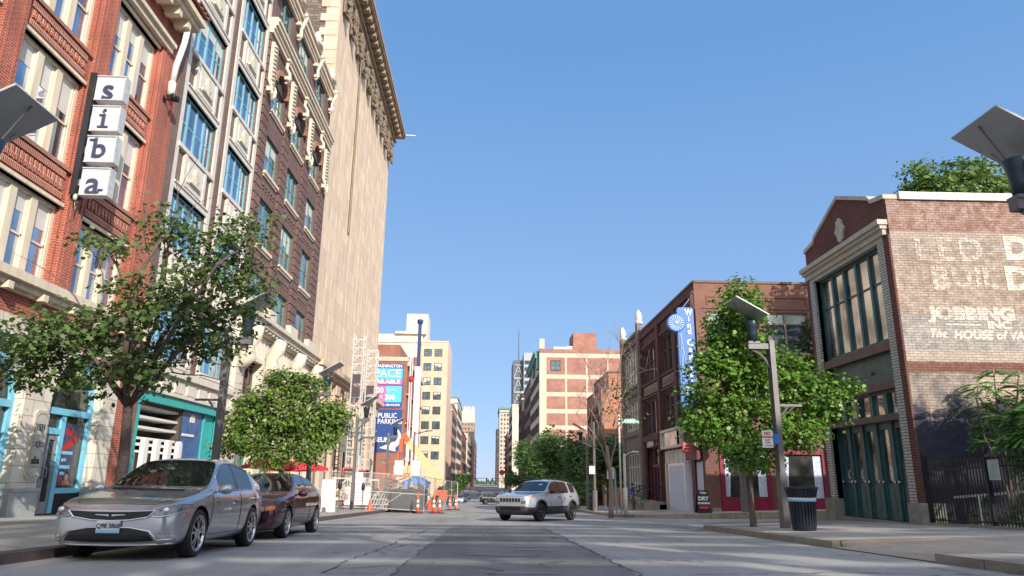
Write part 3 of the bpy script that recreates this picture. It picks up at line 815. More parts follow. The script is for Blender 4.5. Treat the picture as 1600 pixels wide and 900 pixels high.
# ================================================================== brown brick building
B = thing('ornate_building', 'purple brown brick office building with green sashes, cream scrollwork and arched upper windows', 'building', (-12, 40.4, -.8))
y0, y1, top = 33.4, 47.6, 28.9
cols = [(34.75, 37.0), (38.75, 41.25), (43.3, 45.6)]
fl = [(8.95, 10.93), (12.4, 14.9), (16.35, 18.45)]
ops = [(a, b, c, d) for a, b in cols for c, d in fl] + [(a, b, 19.95, 21.7) for a, b in cols] + [(a, b, 25.0, 27.3) for a, b in cols]
mb = MB(); FL.wall(mb, y0, y1, 7.0, top, ops, .3); back_block(mb, FL, y0, y1, -1.2, top, 22)
piers = [(y0+.05, 34.4), (37.3, 38.45), (41.55, 43.0), (45.9, y1-.05)]
for a, b in piers:
    z = 8.95
    while z < 23.4:
        FL.box(mb, a, b, z, z+.42, .001, .11); z += .48
mb.build('wall', M['brown_brick'], B)
for a, b in cols:
    for k, (z0, z1) in enumerate(fl + [(19.95, 21.7), (25.0, 27.3)]):
        window(FL, B, a, b, z0, z1, -.20, 3 if b-a > 2.4 else 2, (.5,), .10, .13, .08, 'green_sash', 'sky_glass' if k < 4 else 'dark_glass', glass_d=.035, shade=(.35 if (k+int(a)) % 3 == 0 else 0))
        p = MB(); FL.box(p, a-.12, b+.12, z0-.16, z0, -.22, .16); FL.box(p, a-.05, b+.05, z0-.28, z0-.16, .001, .08); p.build('sill', M['cream_trim'], B)
        if k in (1, 2):
            p = MB(); w = (b-a)
            for q in range(5): FL.box(p, a+w*(q+.2)/5, a+w*(q+.7)/5, z0-.75, z0-.62, .002, .06)
            for q in range(5): FL.box(p, a+w*(q+.3)/5, a+w*(q+.6)/5, z0-.95, z0-.85, .002, .05)
            p.build('brick_ornament', M['mauve_brick'], B)
    # arched hood over the sixth floor window
    p = MB(); pts = arch_pts(a-.1, b+.1, 21.65, 22.75, 10); pin = arch_pts(a+.12, b-.12, 21.65, 22.45, 10)
    for k in range(10): p.prism([P(*pts[k],.002),P(*pts[k+1],.002),P(*pin[k+1],.002),P(*pin[k],.002)], (.24,0,0))
    p.build('arch_hood', M['panel_brick'], B)
    p = MB(); p.poly([P(u,v,.003) for u,v in arch_pts(a+.1, b-.1, 21.66, 22.47, 10)]); p.build('arch_infill', M['dark_far'], B)
    p = MB(); c = (a+b)/2
    p.tube([P(c,22.15,.30), P(c,22.4,.52), P(c,22.75,.50), P(c,23.1,.30), P(c,23.45,.34), P(c,23.65,.45)], [.07,.11,.10,.09,.11,.09], 8); FL.box(p, c-.22, c+.22, 22.3, 22.5, .3, .5); p.tube([P(c-.2,23.55,.42),P(c+.2,23.55,.42)], .09, 8); p.tube([P(c-.17,22.35,.45),P(c+.17,22.35,.45)], .09, 8); p.build('keystone', M['cream_terracotta'], B)
random.seed(5)
for (a, b) in piers:
    c = (a+b)/2
    p = MB()        # cartouche drop
    FL.box(p, c-.42, c+.42, 20.35, 20.6, .11, .35); FL.box(p, c-.32, c+.32, 20.6, 23.3, .11, .28)
    for k in range(11): 
        z = 20.65+k*.24; p.tube([P(c-.30,z,.24), P(c-.1,z+.05,.33), P(c+.1,z+.05,.33), P(c+.30,z,.24)], .07, 6)
    p.tube([P(c-.45,21.0,.2), P(c-.4,20.7,.32), P(c-.2,20.3,.34), P(c,20.1,.3), P(c+.2,20.3,.34), P(c+.4,20.7,.32), P(c+.45,21.0,.2)], .10, 7)
    p.build('cartouche', M['cream_terracotta'], B)
    p = MB()        # scroll bracket under the roof cornice
    p.tube([P(c,26.3,.12), P(c,26.55,.30), P(c,27.0,.28), P(c,27.5,.45), P(c,27.9,.58)], [.09,.12,.10,.12,.11], 8); p.tube([P(c-.2,27.95,.55),P(c+.2,27.95,.55)], .12, 8); p.tube([P(c-.2,26.5,.2),P(c+.2,26.5,.2)], .11, 8)
    FL.box(p, c-.28, c+.28, 27.2, 27.42, .001, .3)
    p.build('scroll_bracket', M['cream_terracotta'], B)
    p = MB(); FL.box(p, c-.5, c+.5, 28.9, 29.15, -.3, .35); p.lathe([(.30,29.15),(.34,29.4),(.2,29.6),(.22,29.75),(.06,29.95)], P(c,0,.05), n=10); p.build('roof_ornament', M['cream_terracotta'], B, smooth=True)
p = MB()
for z0, z1, d in ((23.75,24.0,.22),(24.0,24.2,.30),(24.2,24.42,.42),(24.42,24.58,.50),(24.58,24.68,.4)): FL.box(p, y0, y1, z0, z1, .001, d)
p.build('band_cornice', M['cream_trim'], B)
p = MB()
for z0, z1, d in ((27.42,27.62,.14),(27.62,27.85,.22),(27.85,28.05,.34),(28.05,28.2,.28)): FL.box(p, y0, y1, z0, z1, .001, d)
FL.box(p, y0, y1, 28.75, 28.95, -.2, .22)
p.build('roof_cornice', M['cream_trim'], B)
p = MB()
for z0, z1, d in ((7.95,8.2,.3),(8.2,8.45,.62),(8.45,8.62,.80),(8.62,8.75,.66)): FL.box(p, y0, y1, z0, z1, .001, d)
for a, b in piers: FL.box(p, a-.1, b+.1, 8.75, 9.5, .001, .3)
for k in range(22): FL.box(p, y0+.3+k*.62, y0+.55+k*.62, 8.05, 8.2, .3, .56)
p.build('store_cornice', M['cream_terracotta'], B)
p = MB(); FL.box(p, y0, y1, 6.5, 7.95, -.1, .08)
for k in range(70): FL.box(p, y0+.1+k*.2, y0+.21+k*.2, 6.75, 7.9, .08, .13)
FL.box(p, y0, y1, 6.5, 6.72, .08, .2); p.build('fluted_frieze', M['white_terracotta'], B)
for a, b in piers:
    c = (a+b)/2; p = MB(); FL.box(p, c-.55, c+.55, -1.2, 6.5, -.4, .22); FL.box(p, c-.62, c+.62, -1.2, .2, -.4, .28); p.build('stone_pier', M['storefront_stone'], B)
    p = MB(); p.tube([P(c,5.9,.2), P(c,6.4,.55), P(c,6.9,.45), P(c,7.4,.75), P(c,7.9,.9)], [.3,.42,.34,.4,.3], 8); p.build('bracket', M['cream_terracotta'], B, smooth=True)
for (a, b), (c, d) in zip(piers, piers[1:]):
    u0, u1 = b+.05, c-.05
    window(FL, B, u0-.0, u1, -.5, 4.2, -.35, 3, (.72,), .12, .1, .1, 'green_sash', 'shop_glass')
    window(FL, B, u0, u1, 4.7, 6.45, -.35, 4, (), .1, .1, .1, 'brown_lintel', 'dark_glass')
    p = MB(); FL.box(p, u0-.1, u1+.1, 4.2, 4.7, -.35, .1); p.build('shop_lintel', M['cream_trim'], B)
    p = MB(); FL.box(p, u0-.1, u1+.1, -1.3, -.5, -.35, .0); p.build('stall_riser', M['storefront_stone'], B)

# ================================================================== limestone tower
B = thing('limestone_tower', 'tall pale limestone bank tower with fluted piers, dark carved capitals and a deep bracketed eaves', 'building', (-12, 62, -1.5))
y0, y1, top = 47.6, 76.0, 38.3
mb = MB(); FL.quad(mb, y0, y1, -2.2, top+3, 0)
n = 9; w = (y1-y0-2.6)/n
for k in range(n):
    a = y0+1.3+k*w
    for q in range(2): FL.box(mb, a+.3+q*(w-.6)/2, a+.3+(q+.9)*(w-.6)/2, 9.0, 35.6, .001, .012+.010*((q+k) % 2))
FL.box(mb, y0, y0+1.25, 8.9, top, .001, .05); FL.box(mb, y1-1.2, y1, 8.9, top, .001, .03)
mb.poly([P(y1,-2.2,0),P(y1,top+3,0),P(y1,top+3,-30),P(y1,-2.2,-30)])
mb.build('wall', M['limestone_block'], B)
p = MB()
a = y0+1.3+2.55*w; FL.box(p, a, a+.5, 20.5, 38.2, .10, .145); p.build('slot_shade', M['limestone_shade'], B)  # raised strip, shade of the recess edge put into its darker colour
mb = MB(); mb.poly([P(y0,-2,-.3),P(y0,top+3,-.3),P(y0,top+3,-30),P(y0,-2,-30)]); mb.build('side_wall', M['rough_gray_brick'], B)
mb = MB(); z = -2.0; k = 0
while z < top+3:
    wq = .95 + (.40 if k % 2 else 0.0); mb.box(-12-wq, -12.0, y0-.05-.04*(k % 2), y0-.002, z, z+.62); z += .62; k += 1
mb.build('quoins', M['limestone_quoin'], B)
for k in range(n+1):
    c = y0+1.3+k*w
    p = MB(); random.seed(k)
    FL.box(p, c-.55, c+.55, 36.0, 38.3, .14, .34)
    for q in range(34):
        u = c+random.uniform(-.7,.7); v = random.uniform(35.8, 38.2); s = random.uniform(.12,.3)
        p.prism([P(u-s,v,.3),P(u,v-s*1.5,.5),P(u+s,v,.3),P(u,v+s*.8,.42)], (.14,0,0))
    p.build('capital', M['carved_dark'], B)
p = MB()
for z0, z1, d in ((38.3,38.75,.45),(38.75,39.0,.7)): FL.box(p, y0, y1+.4, z0, z1, .001, d)
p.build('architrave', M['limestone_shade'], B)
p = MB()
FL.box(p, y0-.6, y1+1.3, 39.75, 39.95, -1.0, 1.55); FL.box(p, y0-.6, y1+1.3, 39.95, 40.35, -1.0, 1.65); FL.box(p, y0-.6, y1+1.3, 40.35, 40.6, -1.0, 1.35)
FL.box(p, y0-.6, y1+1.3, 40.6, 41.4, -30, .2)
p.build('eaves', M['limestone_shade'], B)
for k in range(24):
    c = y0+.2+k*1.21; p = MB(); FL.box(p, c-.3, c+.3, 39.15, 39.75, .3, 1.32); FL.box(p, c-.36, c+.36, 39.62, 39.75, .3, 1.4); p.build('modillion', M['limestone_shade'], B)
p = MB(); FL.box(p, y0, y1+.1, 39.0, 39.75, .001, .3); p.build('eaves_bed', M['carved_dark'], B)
p = MB()
for z0, z1, d in ((7.6,7.9,.3),(7.9,8.15,.62),(8.15,8.5,.95),(8.5,8.62,.8)): FL.box(p, y0+.02, y1+.5, z0, z1, .001, d)
p.build('base_cornice', M['limestone_plain'], B)
for k in range(9):
    c = y0+1.2+k*3.25; p = MB(); FL.box(p, c-.6, c+.6, -1.8, 7.6, .001, .38); FL.box(p, c-.72, c+.72, 6.9, 7.6, .38, .5); FL.box(p, c-.75, c+.75, -2.2, -.6, .1, .52); p.build('base_pier', M['limestone_plain'], B)
for k in range(8):
    a = y0+1.85+k*3.25; window(FL, B, a, a+1.95, .2, 5.8, .02, 2, (.3,.65), .1, .1, .08, 'brown_lintel', 'dark_glass', glass_d=.03)
p = MB(); p.tube([(-10.9, 77.2, 40.3), (-9.2, 77.4, 40.3)], .06, 6)
simple('flag_pole', 'short white pole jutting sideways from the far corner of the high stone eaves', 'pole', p, M['white_paint'])
# ================================================================== garage with green doors (right)
FR = F('R', 12.0); FS = F('S', 19.8)
P = FR.P
def ghost_wall():
    m, nt, b = newmat('ghost_wall'); b.inputs['Roughness'].default_value = .88
    v, sx = wallco(nt)
    t = nt.nodes.new('ShaderNodeTexBrick'); nt.links.new(v, t.inputs['Vector'])
    t.inputs['Scale'].default_value = 1; t.inputs['Brick Width'].default_value = .23; t.inputs['Row Height'].default_value = .078; t.inputs['Mortar Size'].default_value = .011
    t.inputs['Color1'].default_value = (1.1,1.1,1.1,1); t.inputs['Color2'].default_value = (.86,.86,.86,1); t.inputs['Mortar'].default_value = (.62,.6,.58,1)
    oc = objco(nt)
    n1 = noise(nt, oc, 1.1, 6, .7); n2 = noise(nt, oc, 5.0, 5, .7); n3 = noise(nt, oc, .6, 5, .65)
    z = mathn(nt, 'ADD', sx.outputs[2], mathn(nt, 'MULTIPLY', mathn(nt, 'SUBTRACT', n2, .5), .16))
    x = mathn(nt, 'ADD', sx.outputs[0], mathn(nt, 'MULTIPLY', mathn(nt, 'SUBTRACT', n2, .5), .10))
    def band(s, lo, hi, e=.03):
        return mathn(nt, 'MULTIPLY', ramp(nt, s, lo-e, lo+e), ramp(nt, s, hi-e, hi+e, 1, 0))
    brickc = mixc(nt, ramp(nt, n1, .35, .65), (.22,.095,.065), (.34,.19,.15))
    wash = mixc(nt, ramp(nt, n1, .35, .65), (.48,.37,.32), (.36,.255,.22))
    c = mixc(nt, ramp(nt, n2, .42, .62), brickc, wash)                       # top of the wall
    pink = mixc(nt, ramp(nt, n2, .40, .66), (.31,.23,.185), (.50,.415,.345))
    gray = mixc(nt, ramp(nt, n2, .38, .62), (.27,.255,.245), (.46,.415,.375))
    cream = mixc(nt, ramp(nt, n2, .35, .7), (.50,.43,.36), (.38,.29,.24))
    brown = mixc(nt, ramp(nt, n2, .4, .6), (.155,.07,.048), (.22,.11,.08))
    rc = mixc(nt, mathn(nt, 'MULTIPLY', band(z, 8.5, 10), ramp(nt, x, 15.17, 15.23)), c, brown); c = rc
    c = mixc(nt, band(z, 5.9, 8.5), c, pink)
    c = mixc(nt, mathn(nt, 'MULTIPLY', band(z, 5.9, 8.48), ramp(nt, x, 15.27, 15.33)), c, gray)
    c = mixc(nt, mathn(nt, 'MULTIPLY', band(z, 7.95, 8.18), mathn(nt, 'MULTIPLY', ramp(nt, n1, .4, .55), .8)), c, gray)
    c = mixc(nt, band(z, 4.84, 5.92), c, gray)
    c = mixc(nt, mathn(nt, 'MULTIPLY', band(z, 8.24, 8.5), ramp(nt, n2, .3, .5)), c, cream)
    c = mixc(nt, band(x, 12.0, 12.26), c, mixc(nt, ramp(nt, n2, .4, .6), (.46,.41,.35), (.31,.26,.23)))
    c = mixc(nt, mathn(nt, 'MULTIPLY', band(x, 15.12, 15.28), band(z, 5.9, 8.5)), c, cream)
    c = mixc(nt, band(z, 4.52, 4.86), c, cream)
    c = mixc(nt, band(z, 4.2, 4.54), c, brown)
    low = mixc(nt, ramp(nt, n3, .40, .56), (.17,.155,.15), (.52,.42,.32))
    low = mixc(nt, ramp(nt, n2, .55, .65), low, (.28,.23,.20))
    c = mixc(nt, band(z, -2, 4.22), c, low)
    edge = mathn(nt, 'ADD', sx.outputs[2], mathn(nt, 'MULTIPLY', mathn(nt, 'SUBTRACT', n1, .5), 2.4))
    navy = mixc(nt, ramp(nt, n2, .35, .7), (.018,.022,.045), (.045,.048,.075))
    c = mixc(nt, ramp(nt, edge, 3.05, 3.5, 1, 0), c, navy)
    c = mixc(nt, 1.0, c, t.outputs['Color'], 'MULTIPLY')
    nt.links.new(c, b.inputs['Base Color'])
    bump(nt, b, mathn(nt, 'SUBTRACT', 1.0, t.outputs['Fac']), .5, .012)
ghost_wall()
def worn_letters(name, col, cover):
    m, nt, b = newmat(name); b.inputs['Roughness'].default_value = .88
    v, sx = wallco(nt)
    t = nt.nodes.new('ShaderNodeTexBrick'); nt.links.new(v, t.inputs['Vector'])
    t.inputs['Scale'].default_value = 1; t.inputs['Brick Width'].default_value = .23; t.inputs['Row Height'].default_value = .078; t.inputs['Mortar Size'].default_value = .011
    t.inputs['Color1'].default_value = (1.05,1.05,1.05,1); t.inputs['Color2'].default_value = (.9,.9,.9,1); t.inputs['Mortar'].default_value = (.55,.5,.47,1)
    nt.links.new(mixc(nt, 1.0, col, t.outputs['Color'], 'MULTIPLY'), b.inputs['Base Color'])
    n = noise(nt, objco(nt), 7, 5, .75); n1 = noise(nt, objco(nt), 1.3, 3)
    a = mathn(nt, 'MULTIPLY', ramp(nt, n, cover-.09, cover+.09), ramp(nt, n1, .3, .5, .55, 1.0))
    nt.links.new(a, b.inputs['Alpha'])
worn_letters('worn_letter', (.76,.70,.61), .395)
worn_letters('faint_letter', (.74,.66,.57), .49)
plain('coping_white', (.58,.56,.50), .4, vary=.12, vscale=3)

B = thing('garage_building', 'small brick garage with green folding doors, stepped gable and faded painted side wall', 'building', (12, 22.5, -.3))
y0, y1 = 19.8, 25.4
mb = MB()
gab = [(y0, 9.25), (20.55, 9.38), (20.7, 9.55), (22.6, 10.35), (24.5, 9.55), (24.65, 9.38), (y1, 9.25)]
pts = [(y0+.004, 8.3), (y0+.004, 9.25)] + gab[1:] + [(y1, 8.3)]
mb.prism([P(u, v, 0) for u, v in pts], (.35, 0, 0))
FR.wall(mb, y0, y1, -.5, 8.3, [(20.42, 24.78, -.5, 8.12)], .55)
FR.box(mb, y0, 20.08, .34, 8.1, .001, .06); FR.box(mb, 25.12, y1, .34, 8.1, .001, .06)
mb.poly([P(y1,-.8,0),P(y1,9.25,0),P(y1,9.25,-22),P(y1,-.8,-22)])
mb.build('front_wall', M['dark_red_brick'], B)
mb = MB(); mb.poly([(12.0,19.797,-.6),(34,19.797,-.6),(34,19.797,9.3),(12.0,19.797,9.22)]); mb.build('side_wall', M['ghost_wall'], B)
mb = MB(); mb.poly([(12.35,19.82,9.0),(34,19.82,9.0),(34,25.4,9.0),(12.35,25.4,9.0)]); mb.poly([(34,19.8,-.6),(34,25.4,-.6),(34,25.4,9),(34,19.8,9)]); mb.build('roof', M['roofing'], B)
p = MB()
for (u, v), (u2, v2) in zip(gab, gab[1:]):
    p.prism([P(u,v,.06),P(u2,v2,.06),P(u2,v2+.14,.06),P(u,v+.14,.06)], (.5,0,0))
p.build('gable_coping', M['cut_stone'], B)
p = MB(); x = 12.42
while x < 34: p.box(x, x+.58, 19.72, 20.1, 9.22+(x-12)*.004, 9.46+(x-12)*.004); x += .595
p.build('coping', M['coping_white'], B)
p = MB(); FR.box(p, 19.9, 25.3, 8.12, 8.3, .003, .16); FR.box(p, 19.86, 25.34, 8.3, 8.42, .003, .24); FR.box(p, 19.82, 25.38, 8.42, 8.58, .003, .32)
FR.box(p, 20.1, 25.1, 7.98, 8.12, -.1, .09); p.build('cornice', M['cut_stone'], B)
for a, b in ((20.08, 20.42), (24.78, 25.12)):
    p = MB(); FR.box(p, a, b, .34, 8.0, -.5, .085); p.build('glazed_pier', M['white_glazed_brick'], B)
p = MB(); c = 22.6; q = [(c-.34,9.22),(c-.2,9.36),(c-.16,9.56),(c,9.66),(c+.16,9.56),(c+.2,9.36),(c+.34,9.22),(c+.2,9.08),(c+.16,8.88),(c,8.78),(c-.16,8.88),(c-.2,9.08)]
p.prism([P(u,v,.001) for u, v in q], (-.07,0,0)); p.build('stone_medallion', M['cut_stone'], B)
for a, b in ((19.78, 20.45), (24.75, 25.46)):
    p = MB(); p.prism([P(u,v,.16) for u,v in ((a,-.55),(b,-.55),(b,.25),(b-.08,.34),(a+.02,.34),(a,.3))], (.7,0,0)); p.build('stone_plinth', M['gray_stone_base'], B)
p = MB(); FR.box(p, 20.45, 24.75, -.6, -.24, -.3, .12); p.build('threshold', M['kerb_stone'], B)
a, b = 20.42, 24.78
p = MB(); FR.box(p, a, b, 4.72, 4.98, -.5, .02); FR.box(p, a, b, 3.58, 3.80, -.5, .06); FR.box(p, a, b, 2.66, 2.80, -.5, .04); p.build('lintel', M['brown_lintel'], B)
p = MB(); FR.box(p, a, b, 3.80, 4.72, -.5, -.18)
for u in (22.0, 23.3): p.lathe([(.05,0),(.06,.08),(.03,.14)], P(u,4.2,-.1), 'X', 8)
p.build('sign_panel', M['garage_green_light'], B)
window(FR, B, a, b, 4.98, 8.0, -.22, 5, (.63,), .13, .13, .09, 'garage_green', 'garage_glass', off=.02, glass_d=.03)
window(FR, B, a, b, 2.80, 3.58, -.22, 5, (), .08, .17, .10, 'garage_green', 'garage_glass', off=.03, glass_d=.03)
w = (b-a-.1)/5
for k in range(5):
    c = a+.05+k*w; e = c+w
    p = MB()
    FR.box(p, c+.01, c+.30, -.22, 2.66, -.34, -.22); FR.box(p, e-.14, e-.01, -.22, 2.66, -.34, -.22)
    FR.box(p, c+.30, e-.14, 2.45, 2.66, -.34, -.22); FR.box(p, c+.30, e-.14, -.22, .85, -.34, -.25)
    FR.box(p, c+.36, e-.2, -.05, .7, -.25, -.235); FR.box(p, e-.02, e+.02, -.22, 2.66, -.3, -.16)
    do = p.build('door', M['garage_green'], B)
    g = MB(); FR.quad(g, c+.28, e-.12, .84, 2.47, -.29); g.build('pane', M['garage_glass'], do)
    g = MB(); g.lathe([(.02,0),(.05,-.03),(.05,-.07),(.02,-.09)], P(e-.08, .88, -.21), 'X', 8); g.lathe([(.02,0),(.05,-.03),(.05,-.07),(.02,-.09)], P(c+.12, .88, -.21), 'X', 8); g.build('knob', M['chrome_satin'], do)
    g = MB(); ring = [P((c+e)/2+.05+.1*math.cos(q*PI/8), 1.12+.14*math.sin(q*PI/8), -.285) for q in range(17)]; g.tube(ring, .012, 4, caps=False); g.build('scroll_lettering', M['white_paint'], do)
# painted letters on the side wall
for txt, size, x, z, mt, kw in (('L', 1.02, 12.93, 7.62, 'faint_letter', dict(bold=.03)), ('E', 1.02, 13.62, 7.62, 'faint_letter', dict(bold=.03)), ('D', 1.02, 14.4, 7.62, 'faint_letter', dict(bold=.03)),
        ('B', 1.0, 13.35, 6.72, 'faint_letter', dict(bold=.04)), ('U', .9, 14.0, 6.75, 'faint_letter', dict(bold=.03)), ('I', .9, 14.5, 6.75, 'faint_letter', dict(bold=.03)), ('L', .9, 14.85, 6.75, 'faint_letter', dict(bold=.03)),
        ('D', .98, 15.86, 7.70, 'worn_letter', dict(bold=.05, sx=1.15)), ('DOX', .98, 16.55, 6.74, 'worn_letter', dict(bold=.05, sx=1.1)),
        ('JOBBING', .50, 14.15, 5.66, 'worn_letter', dict(bold=.035, sx=1.28)), ('INC', .30, 14.9, 5.33, 'worn_letter', dict(bold=.02, sx=1.35)),
        ('The', .30, 13.02, 5.06, 'worn_letter', dict(bold=.02, shear=.3, sx=1.1)), ('HOUSE of VALUES', .36, 14.92, 5.03, 'worn_letter', dict(bold=.02, shear=.2, sx=1.0))):
    p = MB(); add_text(p, txt, size, frame((x, 19.791, z), (1,0,0), (0,0,1)), extrude=.002, **kw)
    p.build('painted_lettering', M[mt], B)
p = MB(); p.box(13.3, 14.35, 19.788, 19.793, 5.31, 5.36); p.build('painted_line', M['worn_letter'], B)

# iron fence along the pavement
t = thing('iron_fence', 'black iron picket fence enclosing the weedy yard beside the painted brick wall', 'fence', (12.05, 15, -.1))
def fz(y): return sz(12.05, y)
for k in range(4):
    a = 19.7-k*2.45; b = a-2.45; p = MB()
    for up in (.14, 1.42, 1.62): p.bar((12.05,a,fz(a)+up),(12.05,b,fz(b)+up), .035, .04)
    q = a-.12
    while q > b: p.box(12.04, 12.06, q-.01, q+.01, fz(q)+.02, fz(q)+1.78); q -= .115
    p.build('panel', M['black_metal'], t)
    p = MB(); p.box(12.01, 12.09, a-.04, a+.04, fz(a)-.05, fz(a)+1.82); p.lathe([(.05,0),(.045,.05),(.01,.08)], (12.05,a,fz(a)+1.82), n=8); p.build('post', M['black_metal'], t)
p = MB(); p.prism([(12.0,19.75,fz(19.75)-.1),(12.16,19.75,fz(19.75)-.1),(12.16,19.75,fz(19.75)+.06),(12.0,19.75,fz(19.75)+.06)], (0,-10.2,.265)); p.build('footing', M['kerb_stone'], t)
t = thing('fence_sign', 'small pale green notice plate with an arrow hanging on the black iron fence', 'sign', (11.98, 16.95, 1.0))
p = MB(); p.box(11.985, 11.998, 16.72, 17.1, .95, 1.42); p.build('plate', plain('notice_plate', (.36,.44,.38), .5, vary=.15), t)
p = MB(); p.bar((11.98,16.91,1.1),(11.98,16.91,1.25), .02); p.prism([(11.982,16.84,1.25),(11.982,16.98,1.25),(11.982,16.91,1.33)], (-.003,0,0)); p.box(11.98,11.984,16.78,17.04,1.02,1.04); p.build('arrow', M['base_gray_paint'], t)
p = MB(); p.bar((12.6, 19.5, .5), (13.6, 11.0, 1.2), .05, .06); p.bar((12.6,18.5,.58),(12.6,18.5,-.2),.05); p.bar((13.1,14.5,.9),(13.1,14.5,-.1),.05)
simple('ramp_rail', 'sloping pale handrail inside the weedy yard behind the iron fence', 'handrail', p, M['white_paint'])

# ================================================================== corner café building (wind sign)
FW = F('S', 40.0)
B = thing('corner_building', 'brown brick corner building with flat parapet, paired upper windows and dark red shop window frames', 'building', (12, 47, -1))
top = 12.2
sops = [(12.7, 15.35, 8.0, 10.45), (16.0, 18.65, 8.0, 10.45), (19.4, 22.0, 8.0, 10.45), (13.0, 15.6, .0, 2.35), (16.25, 18.75, -.05, 2.35), (19.6, 22.0, -.05, 2.35)]
mb = MB(); FW.wall(mb, 12.0, 24.0, 2.75, top, sops[:3], .3); FW.box(mb, 12.0, 12.62, 2.8, 10.55, .001, .08)
for a in (12.75, 16.1, 19.45): 
    FW.box(mb, a-.25, a+2.8, 10.62, 10.72, .001, .05); FW.box(mb, a-.05, a+2.6, 11.32, 11.4, .001, .05); FW.box(mb, a-.05, a+.03, 10.85, 11.32, .001, .05); FW.box(mb, a+2.52, a+2.6, 10.85, 11.32, .001, .05)
mb.poly([(24,40,-1.5),(24,55.2,-1.5),(24,55.2,top),(24,40,top)]); mb.poly([(12,40,top-.05),(24,40,top-.05),(24,55.2,top-.05),(12,55.2,top-.05)])
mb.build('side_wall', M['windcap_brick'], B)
mb = MB(); FW.wall(mb, 12.0, 24.0, -1.2, 2.75, sops[3:], .3); mb.build('shop_wall', M['cafe_brick'], B)
mb = MB(); FW.box(mb, 12.0, 24.0, top-.02, top+.12, -.3, .06); FR.box(mb, 40.0, 55.2, top-.02, top+.115, -.3, .06); mb.build('coping', M['brown_lintel'], B)
for o in sops[:3]:
    f = window(FW, B, *o, -.2, 2, (.72,), .10, .12, .1, 'mauve_trim' if 'mauve_trim' in M else (plain('mauve_trim', (.24,.17,.15), .6, vary=.1) and 'mauve_trim'), 'dark_glass')
    g = MB(); FW.quad(g, o[0]+.1, o[1]-.1, 9.82, 10.36, -.165); g.build('transom_pane', M['pale_glass'], f)
for o in sops[3:]:
    p = MB(); a, b, c, e = o
    FW.box(p, a-.12, a+.12, -.75, e, -.1, .08); FW.box(p, b-.12, b+.12, -.75, e, -.1, .08); FW.box(p, a+.12, b-.12, e-.02, e+.28, -.1, .09); FW.box(p, a-.12, b+.12, e-.02, e+.28, -.1, .085); FW.box(p, a+.12, b-.12, -.75, c+.02, -.1, .06)
    f = p.build('shop_window', M['red_paint'], B)
    g = MB(); FW.quad(g, a+.1, b-.1, c, e, -.06); g.build('pane', M['shop_glass'], f)
    for q0, q1, sh in ((a+.14, a+.55, .28), (b-.6, b-.14, 0)):
        g = MB(); n = 10
        for k in range(n):
            u = q0+(q1-q0)*k/n; u2 = q0+(q1-q0)*(k+1)/n; dd = -.052+(k % 2)*.012
            s0 = -sh*(k/n); s1 = -sh*((k+1)/n)
            g.poly([FW.P(u+s0*.6,c+.05,-.052),FW.P(u2+s1*.6,c+.05,-.04),FW.P(u2,e-.1,-.04),FW.P(u,e-.1,dd)])
        g.build('curtain', M['curtain_white'], f)
p = MB(); FW.box(p, 12.3, 12.78, -1.1, -.55, -.1, .15); FW.box(p, 12.0, 24, -1.3, -.78, -.1, .1); p.build('plinth', M['kerb_stone'], B)
FB = F('R', 12.0)
bw = [(40.5, 43.9), (44.5, 48.4), (49.4, 54.2)]
ops = [(a, b, 7.9, 10.45) for a, b in bw] + [(a, b, 4.1, 6.6) for a, b in bw] + [(49.6, 54.0, -1.0, 3.2), (41.4, 48.6, -1.1, 2.75)]
mb = MB(); FR.wall(mb, 40.0, 55.2, -1.6, top, ops, .35); mb.poly([(12,55.2,-2),(24,55.2,-2),(24,55.2,top),(12,55.2,top)])
for u in (40.05, 44.0, 48.6, 54.4): FR.box(mb, u, u+.6, 2.8, 11.6, .001, .22)
FR.box(mb, 40, 55.2, 10.6, 10.8, .001, .12); FR.box(mb, 40, 55.2, 11.5, 11.7, .001, .15); FR.box(mb, 40, 55.2, 7.7, 7.88, .001, .16); FR.box(mb, 40, 55.2, 6.75, 6.9, .001, .12)
FR.box(mb, 49.3, 49.7, -1.4, 3.9, -.1, .2); FR.box(mb, 54.0, 54.9, -1.6, 3.9, -.1, .2); FR.box(mb, 49.3, 54.9, 3.6, 4.0, -.1, .28)
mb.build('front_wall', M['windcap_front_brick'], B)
for o in ops[:6]: window(FR, B, *o, -.25, 3, (.62,), .10, .13, .12, 'brown_lintel', 'dark_glass', off=.05)
for a, b in bw:
    p = MB(); FR.box(p, a+.3, b-.3, 7.0, 7.62, .001, .1); n = 5
    for k in range(n):
        u = a+.5+(b-a-1.0)*(k+.5)/n; p.tube([P(u-.15,7.1,.14),P(u,7.5,.17),P(u+.15,7.1,.14)], .04, 5)
    p.build('relief_panel', M['gray_stone_base'], B)
p = MB(); FR.box(p, 50.3, 53.8, 3.2, 3.62, -.1, .12); f = p.build('fascia', M['brown_lintel'], B)
p = MB(); FR.box(p, 49.7, 54.0, -1.3, -1.0, -.4, 0); 
window(FR, B, 49.7, 54.0, 1.9, 3.2, -.3, 3, (), .1, .12, .1, 'red_dark' if 'red_dark' in M else (plain('red_dark', (.10,.012,.03), .5, vary=.15) and 'red_dark'), 'shop_glass')
window(FR, B, 49.7, 54.0, -1.1, 1.9, -.3, 4, (.3,), .12, .12, .1, 'red_dark', 'dark_glass', name='door')
